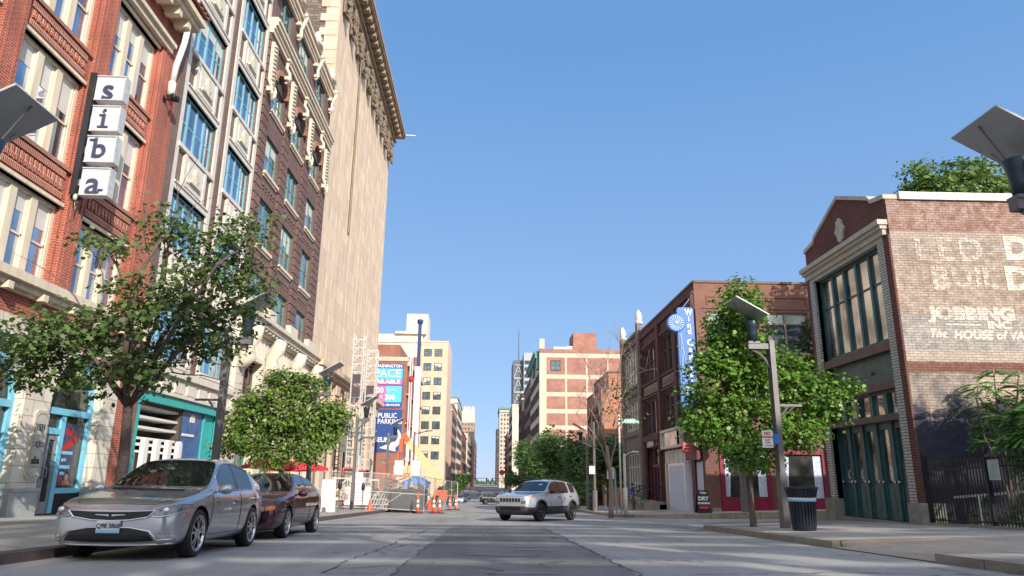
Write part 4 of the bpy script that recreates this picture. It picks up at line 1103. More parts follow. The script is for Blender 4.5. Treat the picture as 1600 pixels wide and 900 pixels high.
# white shop front under the boxed sign
p = MB(); FR.box(p, 41.4, 48.6, 1.95, 2.75, -.05, .02); FR.box(p, 48.2, 48.6, -1.2, 1.95, -.05, .05); FR.box(p, 46.3, 46.6, -1.2, 1.95, -.05, .05)
for k in range(5): FR.box(p, 43.0+k*1.1, 43.2+k*1.1, 1.9, 2.8, .02, .06)
p.build('white_shopfront', M['off_white'], B)
p = MB(); FR.box(p, 42.3, 46.2, -1.0, 1.9, -.2, .45); FR.box(p, 42.6, 45.9, -.8, 1.75, .45, .47, 1); p.build('white_board', [M['white_panel'], M['curtain_white']], B)
p = MB(); FR.box(p, 41.4, 42.0, -1.2, 2.9, -.1, .12); FR.box(p, 40.2, 42.6, 2.0, 2.9, .1, .3); p.build('red_column', M['red_dark'], B)
p = MB(); FR.box(p, 40.2, 41.3, -.9, 1.9, -.06, .03); p.build('white_panel', M['curtain_white'], B)
t = thing('shop_sign', 'pale framed glass sign box over the white shop front beside the brown doorway', 'sign', P(46, 3.4, 0))
p = MB(); FR.box(p, 43.4, 48.4, 2.86, 3.0, .1, .35); FR.box(p, 43.4, 48.4, 3.92, 4.08, .1, .35); FR.box(p, 43.4, 43.56, 3.0, 3.92, .1, .35); FR.box(p, 48.24, 48.4, 3.0, 3.92, .1, .35); p.build('box', M['off_white'], t)
p = MB(); FR.quad(p, 43.5, 48.3, 2.95, 3.95, .22); p.build('pane', M['pale_glass'], t)
t = thing('doorway_sign', 'small white lettered sign reading OPEN above the dark red doorway', 'sign', P(52, 3.4, .15))
p = MB(); FR.box(p, 51.0, 53.2, 3.15, 3.62, .15, .19); p.build('board', M['garage_green'], t)
p = MB(); add_text(p, 'OPEN', .5, FR.mat(52.1, 3.4, .2), extrude=.01, bold=.02, sx=1.5); p.build('lettering', M['white_paint'], t)
t = thing('red_lantern_sign', 'red hanging shop sign with pale characters at the edge of the leafy green tree', 'sign', P(41.2, 2.9, .5))
p = MB(); p.box(11.15, 11.6, 41.0, 41.1, 2.4, 3.0); p.build('board', plain('sign_bright_red', (.6,.03,.03), .5, vary=.05), t)
p = MB()
for z in (2.88, 2.70, 2.52): p.box(11.22, 11.52, 40.985, 40.998, z-.02, z+.02); p.box(11.35, 11.39, 40.984, 40.997, z-.06, z+.06)
p.box(11.6, 12, 41.02, 41.08, 2.9, 2.96, 0); p.build('lettering', M['off_white'], t)
# blue projecting sign
t = thing('blue_sign', 'tall blue projecting sign with windmill wheel reading Wind Capital on the brown brick corner', 'sign', (12, 43, 8))
Ys = 40.0
p = MB(); pts = []
for cx, cz, r, a0, a1 in ((11.66, 5.02, .25, 270, 360), (11.74, 10.5, .16, 0, 90), (11.1, 10.5, .16, 90, 180), (11.2, 5.02, .25, 180, 270)):
    pts += [(cx+r*math.cos(R(a0+(a1-a0)*k/6)), cz+r*math.sin(R(a0+(a1-a0)*k/6))) for k in range(7)]
p.prism([(x, Ys, z) for x, z in pts], (0, .28, 0))
p.build('panel', M['wind_blue'], t)
wx, wz = 10.86, 9.72
p = MB(); p.lathe([(.50,-.10),(.53,-.08),(.53,.2),(.50,.22)], (wx, Ys+.02, wz), 'Y', 28); p.build('wheel_disc', M['wind_blue'], t)
p = MB()
for k in range(18):
    a = k*2*PI/18; ca, sa = math.cos(a), math.sin(a); q = lambda r, o: (wx+r*ca-o*sa, Ys-.09, wz+r*sa+o*ca)
    p.prism([q(.14,-.014), q(.44,-.04), q(.44,.04), q(.14,.014)], (0,-.02,0))
p.lathe([(.12,0),(.12,-.04),(.04,-.06)], (wx, Ys-.09, wz), 'Y', 14); p.build('wheel_vane', M['wind_pale'], t)
p = MB()
for (a, b) in (((11.08,9.1),(11.1,5.6)),((11.1,9.1),(11.5,5.6)),((11.09,8.4),(11.2,7.9)),((11.2,7.9),(11.1,7.3)),((11.1,7.3),(11.35,6.6)),((11.35,6.6),(11.1,6.1)),((11.1,6.1),(11.48,5.6))):
    p.bar((a[0],Ys-.02,a[1]),(b[0],Ys-.02,b[1]), .035, .03)
for k in range(9): p.lathe([(.03,0),(.11+.03*(k%3),-.02),(.03,-.04)], (11.12+.06*k*(.7 if k%2 else 1), Ys-.01, 5.6+.11*(k%4)), 'Y', 7)
p.build('windmill_tower', M['wind_pale'], t)
p = MB(); z = 10.35
for ch in 'Wind': add_text(p, ch, .52 if ch == 'W' else .46, frame((11.6, Ys-.015, z), (1,0,0), (0,0,1)), extrude=.012, bold=.012, sx=.8 if ch == 'W' else 1); z -= .38
z -= .28
for ch in 'Capital': add_text(p, ch, .54 if ch == 'C' else .44, frame((11.6, Ys-.015, z), (1,0,0), (0,0,1)), extrude=.012, bold=.012); z -= .37
p.build('lettering', M['white_paint'], t)
p = MB()
for z in (5.6, 7.8, 10.2): p.bar((11.85, Ys+.14, z), (12.0, Ys+.14, z), .08)
p.bar((11.3, Ys+.14, 10.64), (12.05, Ys+.14, 11.6), .05); p.build('bracket', M['wind_blue'], t)

# entrance steps with rails
t = thing('entrance_steps', 'pale stone entrance steps with black handrails climbing to the dark red doorway', 'steps', (11, 51.5, -1.2))
p = MB()
for k in range(4): p.box(12.05-1.9+.42*k, 12.06, 48.9-.0, 55.2, gz(52)-.1, gz(52)+.16+.17*(k+1))
p.build('tread', M['kerb_stone'], t)
for yy in (49.3, 52.0, 54.8):
    p = MB(); b0 = gz(52)+.2
    p.tube([(9.95,yy,b0), (9.95,yy,b0+1.0), (11.5,yy,b0+1.6), (11.9,yy,b0+1.6)], .03, 6); p.tube([(11.5,yy,b0+.5),(11.5,yy,b0+1.6)], .03, 6); p.tube([(9.95,yy,b0+.55),(11.5,yy,b0+1.15)], .02, 6)
    p.build('handrail', M['black_metal'], t, smooth=True)

# ================================================================== gray stone building
B = thing('stone_building', 'narrow gray stone building with large gridded windows and white finials at its parapet', 'building', (12, 59, -1.3))
ops = [(56.3, 61.9, 8.4, 11.3), (56.3, 61.9, 4.8, 7.1), (56.5, 61.7, -.6, 2.95)]
mb = MB(); FR.wall(mb, 55.21, 62.9, -1.8, 12.7, ops, .3); back_block(mb, FR, 55.21, 62.9, -2, 12.7, 14)
FR.box(mb, 55.25, 56.0, -1.6, 13.0, .001, .18); FR.box(mb, 62.2, 62.88, -1.6, 13.0, .001, .18)
for z in (3.2, 4.3, 7.5, 8.1, 11.6, 12.3): FR.box(mb, 55.25, 62.88, z, z+.14, .001, .16)
mb.build('wall', M['gray_stone'], B)
for o in ops: window(FR, B, *o, -.2, 5, (.35, .7), .1, .12, .1, 'off_white', 'garage_glass' if o[2] > 7 else 'far_glass')
p = MB()
for u in (55.6, 62.5): p.lathe([(.3,13.0),(.34,13.2),(.2,13.3),(.3,13.6),(.22,13.9),(.04,14.2)], P(u, 0, -.05), n=10)
p.build('finial', M['white_terracotta'], B, smooth=True)
p = MB(); p.box(13.2, 15.5, 54.6, 55.4, 12.3, 13.3); p.build('roof_block', M['white_terracotta'], B)

# ================================================================== orange brick building
FO = F('S', 75.0)
B = thing('orange_building', 'plain orange brick warehouse wall standing behind the bare street tree', 'building', (12, 80, -2))
mb = MB(); mb.box(11.95, 26, 75, 86, -2.6, 10.2); mb.box(12.85, 26, 75.4, 86, 10.2, 12.0); FO.box(mb, 12.85, 26, 8.0, 8.12, .001, .06); mb.build('wall', M['orange_brick'], B)
mb = MB(); mb.box(11.9, 26.05, 74.94, 86.05, 10.2, 10.32); mb.box(12.8, 26.05, 75.3, 86.05, 12.0, 12.15); mb.build('coping', M['brown_lintel'], B)
FOf = F('R', 11.93)
for k in range(3): window(FOf, B, 76.0+k*3.2, 78.2+k*3.2, 3.0, 8.5, .02, 2, (.5,), .12, .1, .1, 'brown_far', 'dark_glass', glass_d=.03)
for k in range(3): window(FOf, B, 76.0+k*3.2, 78.2+k*3.2, -1.6, 1.9, .02, 2, (.7,), .12, .1, .1, 'brown_far', 'dark_glass', glass_d=.03)
# ================================================================== farther buildings
def facade_windows(B, fc, u0, u1, v0, v1, nu, nv, wfrac=.55, hfrac=.6, n=2, rails=(.5,), fm='dark_glass_frame', gm='far_glass', d=.02, skip=None):
    w = (u1-u0)/nu; h = (v1-v0)/nv
    for j in range(nv):
        for i in range(nu):
            if skip and skip(i, j): continue
            a = u0+w*(i+.5-wfrac/2); b = v0+h*(j+.5-hfrac/2)
            window(fc, B, a, a+w*wfrac, b, b+h*hfrac, d, n, rails, .12, .10, .10, fm, gm, glass_d=.03, shade=(.22+.3*((i*5+j*3) % 4)/4 if (i*3+j*7) % 5 < 2 and hfrac < .57 else 0))
# brick block carrying the banners
FSP = F('S', 105.0)
B = thing('banner_building', 'older brick building behind the construction site with two big banners hung on its blank wall', 'building', (-20, 115, -2.5))
mb = MB(); mb.box(-40, -12.0, 105, 128, -3, 17.6); mb.box(-40, -13.6, 108, 128, 17.6, 20.6)
mb.build('wall', M['far_red_brick'], B)
mb = MB(); mb.box(-40, -11.9, 104.9, 128.1, 17.6, 18.2); mb.box(-12.0, -11.5, 105, 128, 16.9, 17.5); mb.build('parapet', M['cream_band'], B)
FLp = F('L', -12.0)
for j, (z0, z1) in enumerate(((-1.6, 2.2), (4.2, 7.6), (9.0, 12.0), (13.2, 16.2))):
    for i in range(6): window(FLp, B, 106.2+i*3.6, 108.2+i*3.6, z0, z1, .03, 2, (.5,), .14, .1, .12, 'brown_far', 'dark_glass', glass_d=.04)
p = MB()
for z in (3.3, 8.4, 12.6): FLp.box(p, 105, 128, z, z+.3, .001, .3)
p.build('string_course', M['pink_far'], B)
t = thing('space_banner', 'cyan and pink banner reading SPACE AVAILABLE high on the brick wall', 'banner', (-15, 105, 14))
x0, x1 = -18.2, -12.55
def bx(mb, a, b, c, d, mi=0, o=0): mb.box(a, b, 104.93-o, 104.97-o, c, d, mi)
p = MB(); bx(p, x0, x1, 10.7, 17.1); p.build('cloth', M['banner_navy'], t)
p = MB(); bx(p, x0, x1-.1, 14.9, 16.45, 0, .045); bx(p, -15.0, x1-.12, 11.5, 13.9, 0, .045); p.build('cyan_block', M['banner_cyan'], t)
p = MB(); bx(p, x0, x1-.1, 14.1, 14.85, 0, .045); bx(p, x0, -15.05, 11.5, 13.9, 0, .045); p.build('pink_block', M['banner_pink'], t)
def tx(mb, s, size, x, z, al='RIGHT', o=.1, **k): add_text(mb, s, size, frame((x, 104.9-o+.03, z), (1,0,0), (0,0,1)), extrude=.01, align=al, **k)
p = MB(); tx(p, '1409 WASHINGTON', .62, x1-.2, 16.78, sx=.95, bold=.02); tx(p, 'SPACE', 1.65, x1-.35, 15.68, bold=.02); tx(p, 'AVAILABLE', .78, x1-.4, 14.48, bold=.03, sx=1.25)
tx(p, '30,000', 1.1, -15.3, 13.2, bold=.03); tx(p, 'SQ. FT.', .55, -15.3, 12.2, bold=.02); tx(p, 'SPACES', .45, -13.4, 13.3); tx(p, '200', 1.0, -13.6, 12.2, bold=.03); tx(p, '1204 St. Louis  636-412-3410', .42, x1-.3, 11.1, bold=.02, sx=.85)
p.build('lettering', M['white_paint'], t)
t = thing('parking_banner', 'dark blue banner reading PUBLIC PARKING and CITY MUSEUM with curved white arrow', 'banner', (-15, 105, 7))
p = MB(); p.box(-18.2, -12.42, 104.93, 104.97, 4.4, 10.45); p.build('cloth', M['sign_blue'], t)
p = MB(); tx(p, 'PUBLIC', 1.0, -15.9, 9.55, 'LEFT', .06, bold=.012, sx=.85); tx(p, 'PARKING', 1.0, -15.95, 8.7, 'LEFT', .06, bold=.012, sx=.85); tx(p, 'CITY', .95, -16.0, 7.0, 'RIGHT', .06, bold=.03); tx(p, 'MUSEUM', .9, -14.0, 6.1, 'RIGHT', .06, bold=.03)
p.build('lettering', M['white_paint'], t)
p = MB(); ring = [(-17.2+.85*math.cos(k*PI/12), 104.91, 9.15+.85*math.sin(k*PI/12)) for k in range(25)]
for a, b in zip(ring, ring[1:]): p.bar(a, b, .3, .03, up=(0,1,0))
p.box(-17.3,-17.1,104.9,104.92,8.7,9.6)
arc_ = [(-13.9+1.25*math.cos(R(a)), 104.91, 6.6+1.35*math.sin(R(a))) for a in range(75, -75, -10)]
for k, (a, b) in enumerate(zip(arc_, arc_[1:])): p.bar(a, b, .12+.05*k, .03, up=(0,1,0))
p.prism([(-15.5,104.91,5.0),(-13.4,104.91,5.9),(-13.1,104.91,4.5)], (0,.02,0))
p.build('emblem', M['white_paint'], t)
# tan tower, left
FT = F('S', 207.0)
B = thing('tan_tower', 'tan high rise with paired gridded windows and a cream penthouse, rising behind the crane', 'building', (-20, 218, -4))
mb = MB(); mb.box(-26, -12.0, 207, 229, -5, 39.6); mb.build('wall', M['tan_stucco'], B)
mb = MB(); mb.box(-11.97, -11.9, 206.9, 229, -5, 40.3); mb.box(-26, -12, 206.85, 207.3, 39.6, 40.0); mb.build('street_wall', M['tan_side'], B)
facade_windows(B, FT, -19.4, -13.2, 5.0, 38.6, 2, 8, .72, .52, 2, (.33, .66))
mb = MB(); mb.box(-34, -19.9, 210, 226, 38.2, 42.5); mb.box(-28, -18.8, 209, 225, 42.5, 43.2); mb.box(-25, -18.6, 211, 220, 39.6, 49.0); mb.build('penthouse', M['cream_far'], B)
B = thing('cream_wing', 'cream topped brick office wing beside the tan high rise behind the banners', 'building', (-30, 205, -4))
mb = MB(); mb.box(-40, -19.9, 203, 206.5, -5, 31.5); mb.build('wall', M['pink_far'], B)
mb = MB(); mb.box(-40, -19.85, 202.9, 206.6, 34.4, 38.6); mb.box(-40, -19.88, 202.95, 206.55, 31.5, 34.4, 1); mb.box(-40, -19.7, 202.6, 206.8, 38.6, 39.4); mb.build('frieze', [M['cream_far'], M['far_red_brick']], B)
facade_windows(B, F('S', 202.9), -33, -20.4, 31.3, 34.5, 4, 1, .45, .75)
# left side of the far street
def block(name, label, x0, x1, y0, y1, h, mat, nuv=(0, 0), s='L', top=None, wm='dark_glass_frame', gm='far_glass', front=None, cap=.6):
    b0 = gz(y0)-1
    B = thing(name, label, 'building', ((x0+x1)/2, (y0+y1)/2, b0))
    mb = MB(); mb.box(x0, x1, y0, y1, b0, h); mb.build('wall', M[mat], B)
    mb = MB(); mb.box(x0-cap*.5, x1+cap*.5, y0-cap*.5, y1+cap*.5, h-.02, h+cap); mb.box(x0-cap*.3, x1+cap*.3, y0-cap*.3, y1+cap*.3, h-2.2, h-1.8); mb.build('cornice', M[top or mat], B)
    if nuv[0]:
        fc = F('L', x1) if s == 'L' else F('R', x0)
        facade_windows(B, fc, y0+1, y1-1, b0+5, h-2.5, nuv[0], nuv[1], .5, .6, 2, (.5,), wm, gm)
    if front: facade_windows(B, F('S', y0), x0+.6, x1-.6, front[2], h-2.5, front[0], front[1], .5, .55, 2, (.5,), wm, gm)
    return B
G = 'distant street blocks'
block('street_block', 'long pinkish brick loft block with dark awnings on the left of the distant street', -34, -12.0, 243, 282, 25.3, 'pink_far', (7, 6), 'L', 'cream_far')
block('street_block', 'pale copper topped loft block beyond the pinkish brick one', -34, -12.0, 283, 336, 31.5, 'cream_far', (8, 7), 'L', 'copper_green')
block('street_block', 'dark red brick shop block with small sign farther along the left side', -34, -12.0, 345, 420, 22.5, 'far_red_brick', (8, 4), 'L')
block('street_block', 'cream office block near the end of the left side', -34, -11.5, 425, 520, 26, 'cream_far', (8, 5), 'L')
block('street_block', 'pink brick office block at the far end of the left side', -34, -11.8, 560, 840, 36, 'pink_far', (8, 6), 'L', 'copper_green')
B = block('distant_tower', 'tall brown hotel tower with cream crown far down the left side of the street', -22, -9.4, 522, 545, 46, 'brown_beige' if 'brown_beige' in M else (plain('brown_beige', (.36,.25,.185), .85, vary=.15, vscale=.3) and 'brown_beige'), (0,0), 'L', 'cream_far', front=(5, 12, 6))
mb = MB(); mb.box(-22.1, -9.3, 521.8, 545.1, 40, 46); mb.build('crown', M['cream_far'], B)
mb = MB()
for k in range(4): mb.lathe([(1.4,52),(1.4,54.5),(.3,55.4)], (-21+k*3.1, 560, 0), n=10)
mb.box(-26, -10, 556, 564, 30, 52); mb.build('roof_tank', M['cream_far'], B)
# right side of the far street
FG = F('S', 165.0)
B = thing('grid_building', 'big office block with red brick panels in a cream grid and rooftop box', 'building', (24, 180, -4))
mb = MB(); mb.box(11.95, 40, 165, 200, -4.6, 29.7); mb.build('frame', M['cream_band'], B)
cols_ = [(13.6, 17.95), (18.4, 22.85), (23.3, 27.8), (28.25, 32.7), (33.2, 37.6)]
rows_ = [(24.6, 28.6), (20.5, 23.6), (16.6, 19.5), (12.85, 15.6), (8.9, 11.9), (5.0, 8.0), (1.0, 4.0)]
for a, b in cols_:
    for c, e in rows_:
        mb = MB(); FG.box(mb, a, b, c, e, .001, .03); mb.build('brick_panel', M['panel_brick'], B)
window(FG, B, 14.55, 16.9, 25.5, 27.9, .05, 2, (.5,), .12, .12, .1, 'dark_glass_frame', 'far_glass', glass_d=.03)
mb = MB(); mb.box(11.95, 40, 164.9, 200, 29.7, 30.6); mb.box(20.3, 26, 168, 176, 30.6, 35.2); mb.build('parapet', M['panel_brick'], B)
mb = MB(); mb.box(15.5, 18.8, 167, 170, 30.6, 31.5); mb.box(18.9, 20.1, 168, 170, 30.6, 31.9); mb.build('roof_unit', M['galvanised'], B)
mb = MB(); mb.box(11.9, 13.1, 164.8, 166, 30.6, 33.0); mb.build('pinnacle', M['cream_band'], B)
mb = MB(); FGf = F('R', 11.95); FGf.box(mb, 166, 200, 28.6, 29.6, 0, 1.0); FGf.box(mb, 166, 200, 29.6, 30.2, 0, 1.3); FGf.box(mb, 166, 169, 26.0, 28.6, 0, .6); FGf.box(mb, 180, 183, 26.0, 28.6, 0, .6); mb.build('copper_cornice', M['copper_green'], B)
facade_windows(B, FGf, 166, 199, -1, 26, 6, 7, .6, .6)
block('street_block', 'dark brick loft block with heavy cornice just beyond the gridded block', 12.3, 34, 201, 240, 28.5, 'brown_far', (6, 6), 'R', 'copper_green', wm='dark_far', gm='dark_glass')
block('street_block', 'low dark stone block with arched corner at the middle of the right side', 11.9, 34, 250, 275, 30, 'dark_far', (4, 6), 'R', 'cream_far')
block('street_block', 'cream office block with bracketed top on the right side', 11.4, 30, 330, 380, 33.5, 'cream_far', (6, 7), 'R')
block('street_block', 'narrow dark red block with a striped edge lower on the right side', 11.2, 24, 400, 450, 25, 'far_red_brick', (5, 5), 'R')
block('distant_tower', 'slim beige hotel tower with flat green roof far down the right side', 8.6, 18.5, 520, 560, 49.5, 'beige_far', (0, 0), 'R', 'copper_green', front=(4, 14, 4), cap=1.4)
block('distant_tower', 'narrow dark tower at the very end of the right side', 9.0, 14.5, 700, 760, 47, 'dark_far', (0,0), 'R', front=(2, 12, 4))
B = thing('modern_tower', 'gray concrete skyscraper with triangular trusses, banded windows and a tall roof mast', 'building', (22, 430, -5))
mb = MB(); mb.box(14.7, 20.8, 420, 450, -5, 69.3); mb.build('core', M['tower_gray'], B)
FM = F('S', 420.0)
for k in range(5):
    z = 66-k*8.2; mb = MB()
    for a, b in (((15.2,z-7),(17.7,z)),((17.7,z),(20.3,z-7)),((15.2,z-7.2),(20.3,z-7.2)),((16.4,z-3.6),(19.0,z-3.6)),((15.2,z+.4),(20.3,z+.4))): mb.bar((a[0],419.7,a[1]),(b[0],419.7,b[1]), .5, .6, up=(0,1,0))
    mb.build('truss', M['tower_band'], B)
mb = MB(); mb.box(20.85, 44, 416, 450, -5, 73.3); mb.build('office_slab', M['tower_band'], B)
mb = MB()
for k in range(12): 
    mb = MB(); mb.box(21.3, 43.5, 415.8, 416.2, 66.5-k*4.0, 68.6-k*4.0); mb.build('window_band', M['dark_glass'], B)
mb = MB(); mb.tube([(18.4,430,69),(18.4,430,90)], [.35,.18], 8); mb.build('mast', M['tower_gray'], B)
# small backdrop to the street's end
# off-frame block that shades the near roadway
B = thing('corner_office', 'tall brick office block behind the viewer that shades the near roadway', 'building', (26, -36, 0))
mb = MB(); mb.box(12, 70, -75, -21, -1, 15.5); mb.build('wall', M['far_red_brick'], B)
random.seed(21)
mb = MB(); z = 15.5  # added unseen screen, its gaps shaped to throw light streaks on the road
while z < 24.6:
    hh = random.uniform(.55, 1.0)
    for face in (0, 1):
        u = 12.0 if face == 0 else -75.0; e = 70 if face == 0 else -21.0
        while u < e:
            w = random.uniform(2.5, 9.0); gap = random.choice((0, 0, .5, 1.1))
            u2 = min(u+w, e)
            if face == 0: mb.box(u, u2, -21.1, -21.0, z, z+hh)
            else: mb.box(12.0, 12.1, u, u2, z, z+hh)
            u = u2+gap
    z += hh + random.choice((0, 0, .12, .25, .38))
mb.box(12, 70, -21.2, -20.95, 24.3, 24.8); mb.box(11.95, 12.2, -75, -21, 24.3, 24.8)
for u in range(12, 71, 4): mb.box(u, u+.25, -21.35, -21.1, 15.5, 24.6)
for u in range(-75, -20, 4): mb.box(12.1, 12.35, u, u+.25, 15.5, 24.6)
mb.build('streak_screen', M['dull_metal'], B)
facade_windows(B, F('R', 12.0), -74, -22, 1.0, 15, 9, 3, .6, .6)
# ================================================================== vehicles
def lin(pts, s):
    if s <= pts[0][0]: return pts[0][1]
    for (a, va), (b, vb) in zip(pts, pts[1:]):
        if s <= b: return va + (vb-va)*(s-a)/(b-a)
    return pts[-1][1]
def smoothl(pts, s, w=.06):
    return (lin(pts, s-w)+lin(pts, s)*2+lin(pts, s+w))/4
class Car:
    def __init__(s, name, label, sp, paint, group=None, detail=True):
        s.sp = sp; s.root = thing(name, label, 'car', group=group)
        s.body(paint)
    def section(s, x):
        sp = s.sp; w = smoothl(sp['hw'], x); zu = lin(sp['under'], x); zb = smoothl(sp['belt'], x, .03); zt = smoothl(sp['top'], x, .03)
        zb = min(zb, zt-.02)
        zr = sp['H']; f = max(0, min(1, (zt-zb)/(zr-zb)))
        gy = w*.905; rw = lin(sp['roofw'], x); ry = gy+(rw-gy)*f
        pts = [(0,zu),(.80*w,zu),(.955*w,zu+.06),(w*sp.get('low',1.0),zu+.42*(zb-zu)),(w,zu+.74*(zb-zu)),(w*.965,zb-.015),(gy,zb+.012)]
        z = lambda q: zb+(zt-zb)*q
        pts += [((gy*.45+ry*.55)+.012, z(.50)), (ry, z(.86)), (ry-.045*(.3+.7*f), z(.945)), (ry*.52, z(.99)), (0, zt)]
        return pts
    def body(s, paint):
        sp = s.sp; L = sp['L']; xf = sp['xf']; st = sp['st']
        bm = bmesh.new(); rows = []
        for x in st:
            sec = s.section(x); n = len(sec)
            row = [bm.verts.new((xf-x, y, z)) for y, z in sec]
            mir = [row[0]] + [bm.verts.new((xf-x, -y, z)) for y, z in sec[1:-1]] + [row[-1]]
            rows.append((row, mir))
        ws0, ws1 = sp['ws']; rw0, rw1 = sp['rw']; sg = sp['sg']
        for i in range(len(st)-1):
            xm = (st[i]+st[i+1])/2
            for side in (0, 1):
                a = rows[i][side]; b = rows[i+1][side]
                for j in range(len(a)-1):
                    q = [a[j], a[j+1], b[j+1], b[j]]
                    if side: q.reverse()
                    q2 = []
                    for v in q:
                        if v not in q2: q2.append(v)
                    try: fc = bm.faces.new(q2)
                    except ValueError: continue
                    mi = 0
                    if j in (9, 10) and ws0 < xm < ws1: mi = 1
                    elif j in (9, 10) and rw0 < xm < rw1: mi = 2
                    elif j in (6, 7):
                        for k, (g0, g1) in enumerate(sg):
                            if g0 < xm < g1: mi = 3 if k == 0 else 4
                        for g0, g1 in sp.get('pil', ()):
                            if g0 < xm < g1: mi = 5
                    elif sp.get('clad') and j in (0, 1, 2): mi = 6
                    fc.material_index = mi
        for idx, rev in ((0, False), (-1, True)):
            a, b = rows[idx]
            for j in range(len(a)-1):
                q = [a[j], b[j], b[j+1], a[j+1]]; q2 = []
                for v in q:
                    if v not in q2: q2.append(v)
                if rev: q2.reverse()
                try:
                    fc = bm.faces.new(q2); fc.material_index = 6 if (sp.get('clad') and j < 3) else 0
                except ValueError: pass
        cl = bm.edges.layers.float.new('crease_edge')
        for e in bm.edges:
            m = {f.material_index for f in e.link_faces}
            if len(m) > 1: e[cl] = .55
        bmesh.ops.recalc_face_normals(bm, faces=bm.faces)
        me = bpy.data.meshes.new('body'); bm.to_mesh(me); bm.free()
        for k in range(9): me.materials.append(M[paint])
        ob = bpy.data.objects.new('body', me); COL.objects.link(ob)
        md = ob.modifiers.new('s', 'SUBSURF'); md.levels = 2; md.render_levels = 2
        cut = MB()
        wr = sp['wr']
        for ax in sp['axles']:
            for sy in (1, -1):
                cut.lathe([(wr+sp.get('gap',.045), sy*.42), (wr+sp.get('gap',.045), sy*1.3)], (xf-ax, 0, wr+.01), 'Y', 28, mi=8)
        cm = bpy.data.meshes.new('cut'); cm.from_pydata(cut.v, [], cut.f)
        for k in range(9): cm.materials.append(M[paint])
        cm.polygons.foreach_set('material_index', [8]*len(cm.polygons))
        b2 = bmesh.new(); b2.from_mesh(cm); bmesh.ops.recalc_face_normals(b2, faces=b2.faces); b2.to_mesh(cm); b2.free()
        co = bpy.data.objects.new('cut', cm); COL.objects.link(co)
        mo = ob.modifiers.new('b', 'BOOLEAN'); mo.operation = 'DIFFERENCE'; mo.object = co; mo.solver = 'EXACT'
        dg = bpy.context.evaluated_depsgraph_get(); dg.update()
        ev = ob.evaluated_get(dg); em = bpy.data.meshes.new_from_object(ev)
        vs = [v.co.copy() for v in em.vertices]; fs = [tuple(p.vertices) for p in em.polygons]; ms = [p.material_index for p in em.polygons]
        bpy.data.objects.remove(ob); bpy.data.objects.remove(co)
        s.bvh = BVHTree.FromPolygons(vs, fs)
        names = {0: ('body', paint), 1: ('windscreen', 'car_glass'), 2: ('rear_window', 'car_glass'), 3: ('side_window', 'car_glass'), 4: ('side_window', 'car_glass'), 5: ('pillar', 'black_plastic'), 6: ('cladding', 'clad_gray'), 8: ('wheel_well', 'black_rubber')}
        for k, (nm, mt) in names.items():
            for side in ((0,) if k in (0,1,2,6,8) else (1,-1)):
                mb = MB(); mp = {}
                for f, m in zip(fs, ms):
                    if m != k: continue
                    if side and (vs[f[0]].y+vs[f[2]].y)*side < 0: continue
                    g = []
                    for v in f:
                        if v not in mp: mp[v] = mb.vert(vs[v])
                        g.append(mp[v])
                    mb.f.append(tuple(g)); mb.m.append(0)
                if mb.f:
                    o = mb.build(nm, M[mt], s.root, smooth=True)
                    if k == 0: s.bodyo = o
    def hit(s, axis, a, b, off=.006):
        if axis == 'F': o, d = Vector((6, a, b)), Vector((-1,0,0))
        elif axis == 'B': o, d = Vector((-6, a, b)), Vector((1,0,0))
        elif axis == 'L': o, d = Vector((a, 3, b)), Vector((0,-1,0))
        elif axis == 'R': o, d = Vector((a, -3, b)), Vector((0,1,0))
        else: o, d = Vector((a, b, 4)), Vector((0,0,-1))
        h = s.bvh.ray_cast(o, d)
        if h[0] is None: return None
        n = h[1]
        if n.dot(d) > 0: n = -n
        return h[0] - d*off*.6 + n*off*.6
    def patch(s, axis, bot, top, nc=12, nr=5, off=.008, mb=None, mi=0):
        mb = mb or MB()
        def along(pl, t):
            t *= len(pl)-1; i = min(int(t), len(pl)-2); f = t-i
            return tuple(pl[i][k]+(pl[i+1][k]-pl[i][k])*f for k in (0,1))
        g = []
        for r in range(nr+1):
            row = []
            for c in range(nc+1):
                p = along(bot, c/nc); q = along(top, c/nc); t = r/nr
                row.append(s.hit(axis, p[0]+(q[0]-p[0])*t, p[1]+(q[1]-p[1])*t, off))
            g.append(row)
        for r in range(nr):
            for c in range(nc):
                q = [g[r][c], g[r][c+1], g[r+1][c+1], g[r+1][c]]
                if all(x is not None for x in q): mb.poly(q, mi)
        return mb
    def line(s, axis, pts, rad=.006, off=.002, mb=None, n=14, sides=6):
        mb = mb or MB(); out = []
        for (a, b), (c, d) in zip(pts, pts[1:]):
            for k in range(n):
                h = s.hit(axis, a+(c-a)*k/n, b+(d-b)*k/n, off)
                if h is not None: out.append(h)
        h = s.hit(axis, *pts[-1], off)
        if h is not None: out.append(h)
        if len(out) > 1: mb.tube(out, rad, sides)
        return mb
    def part(s, name, mb, mat, parent=None, smooth=True):
        return mb.build(name, mat if isinstance(mat, list) else M[mat], parent or s.root, smooth=smooth) if mb.f else None
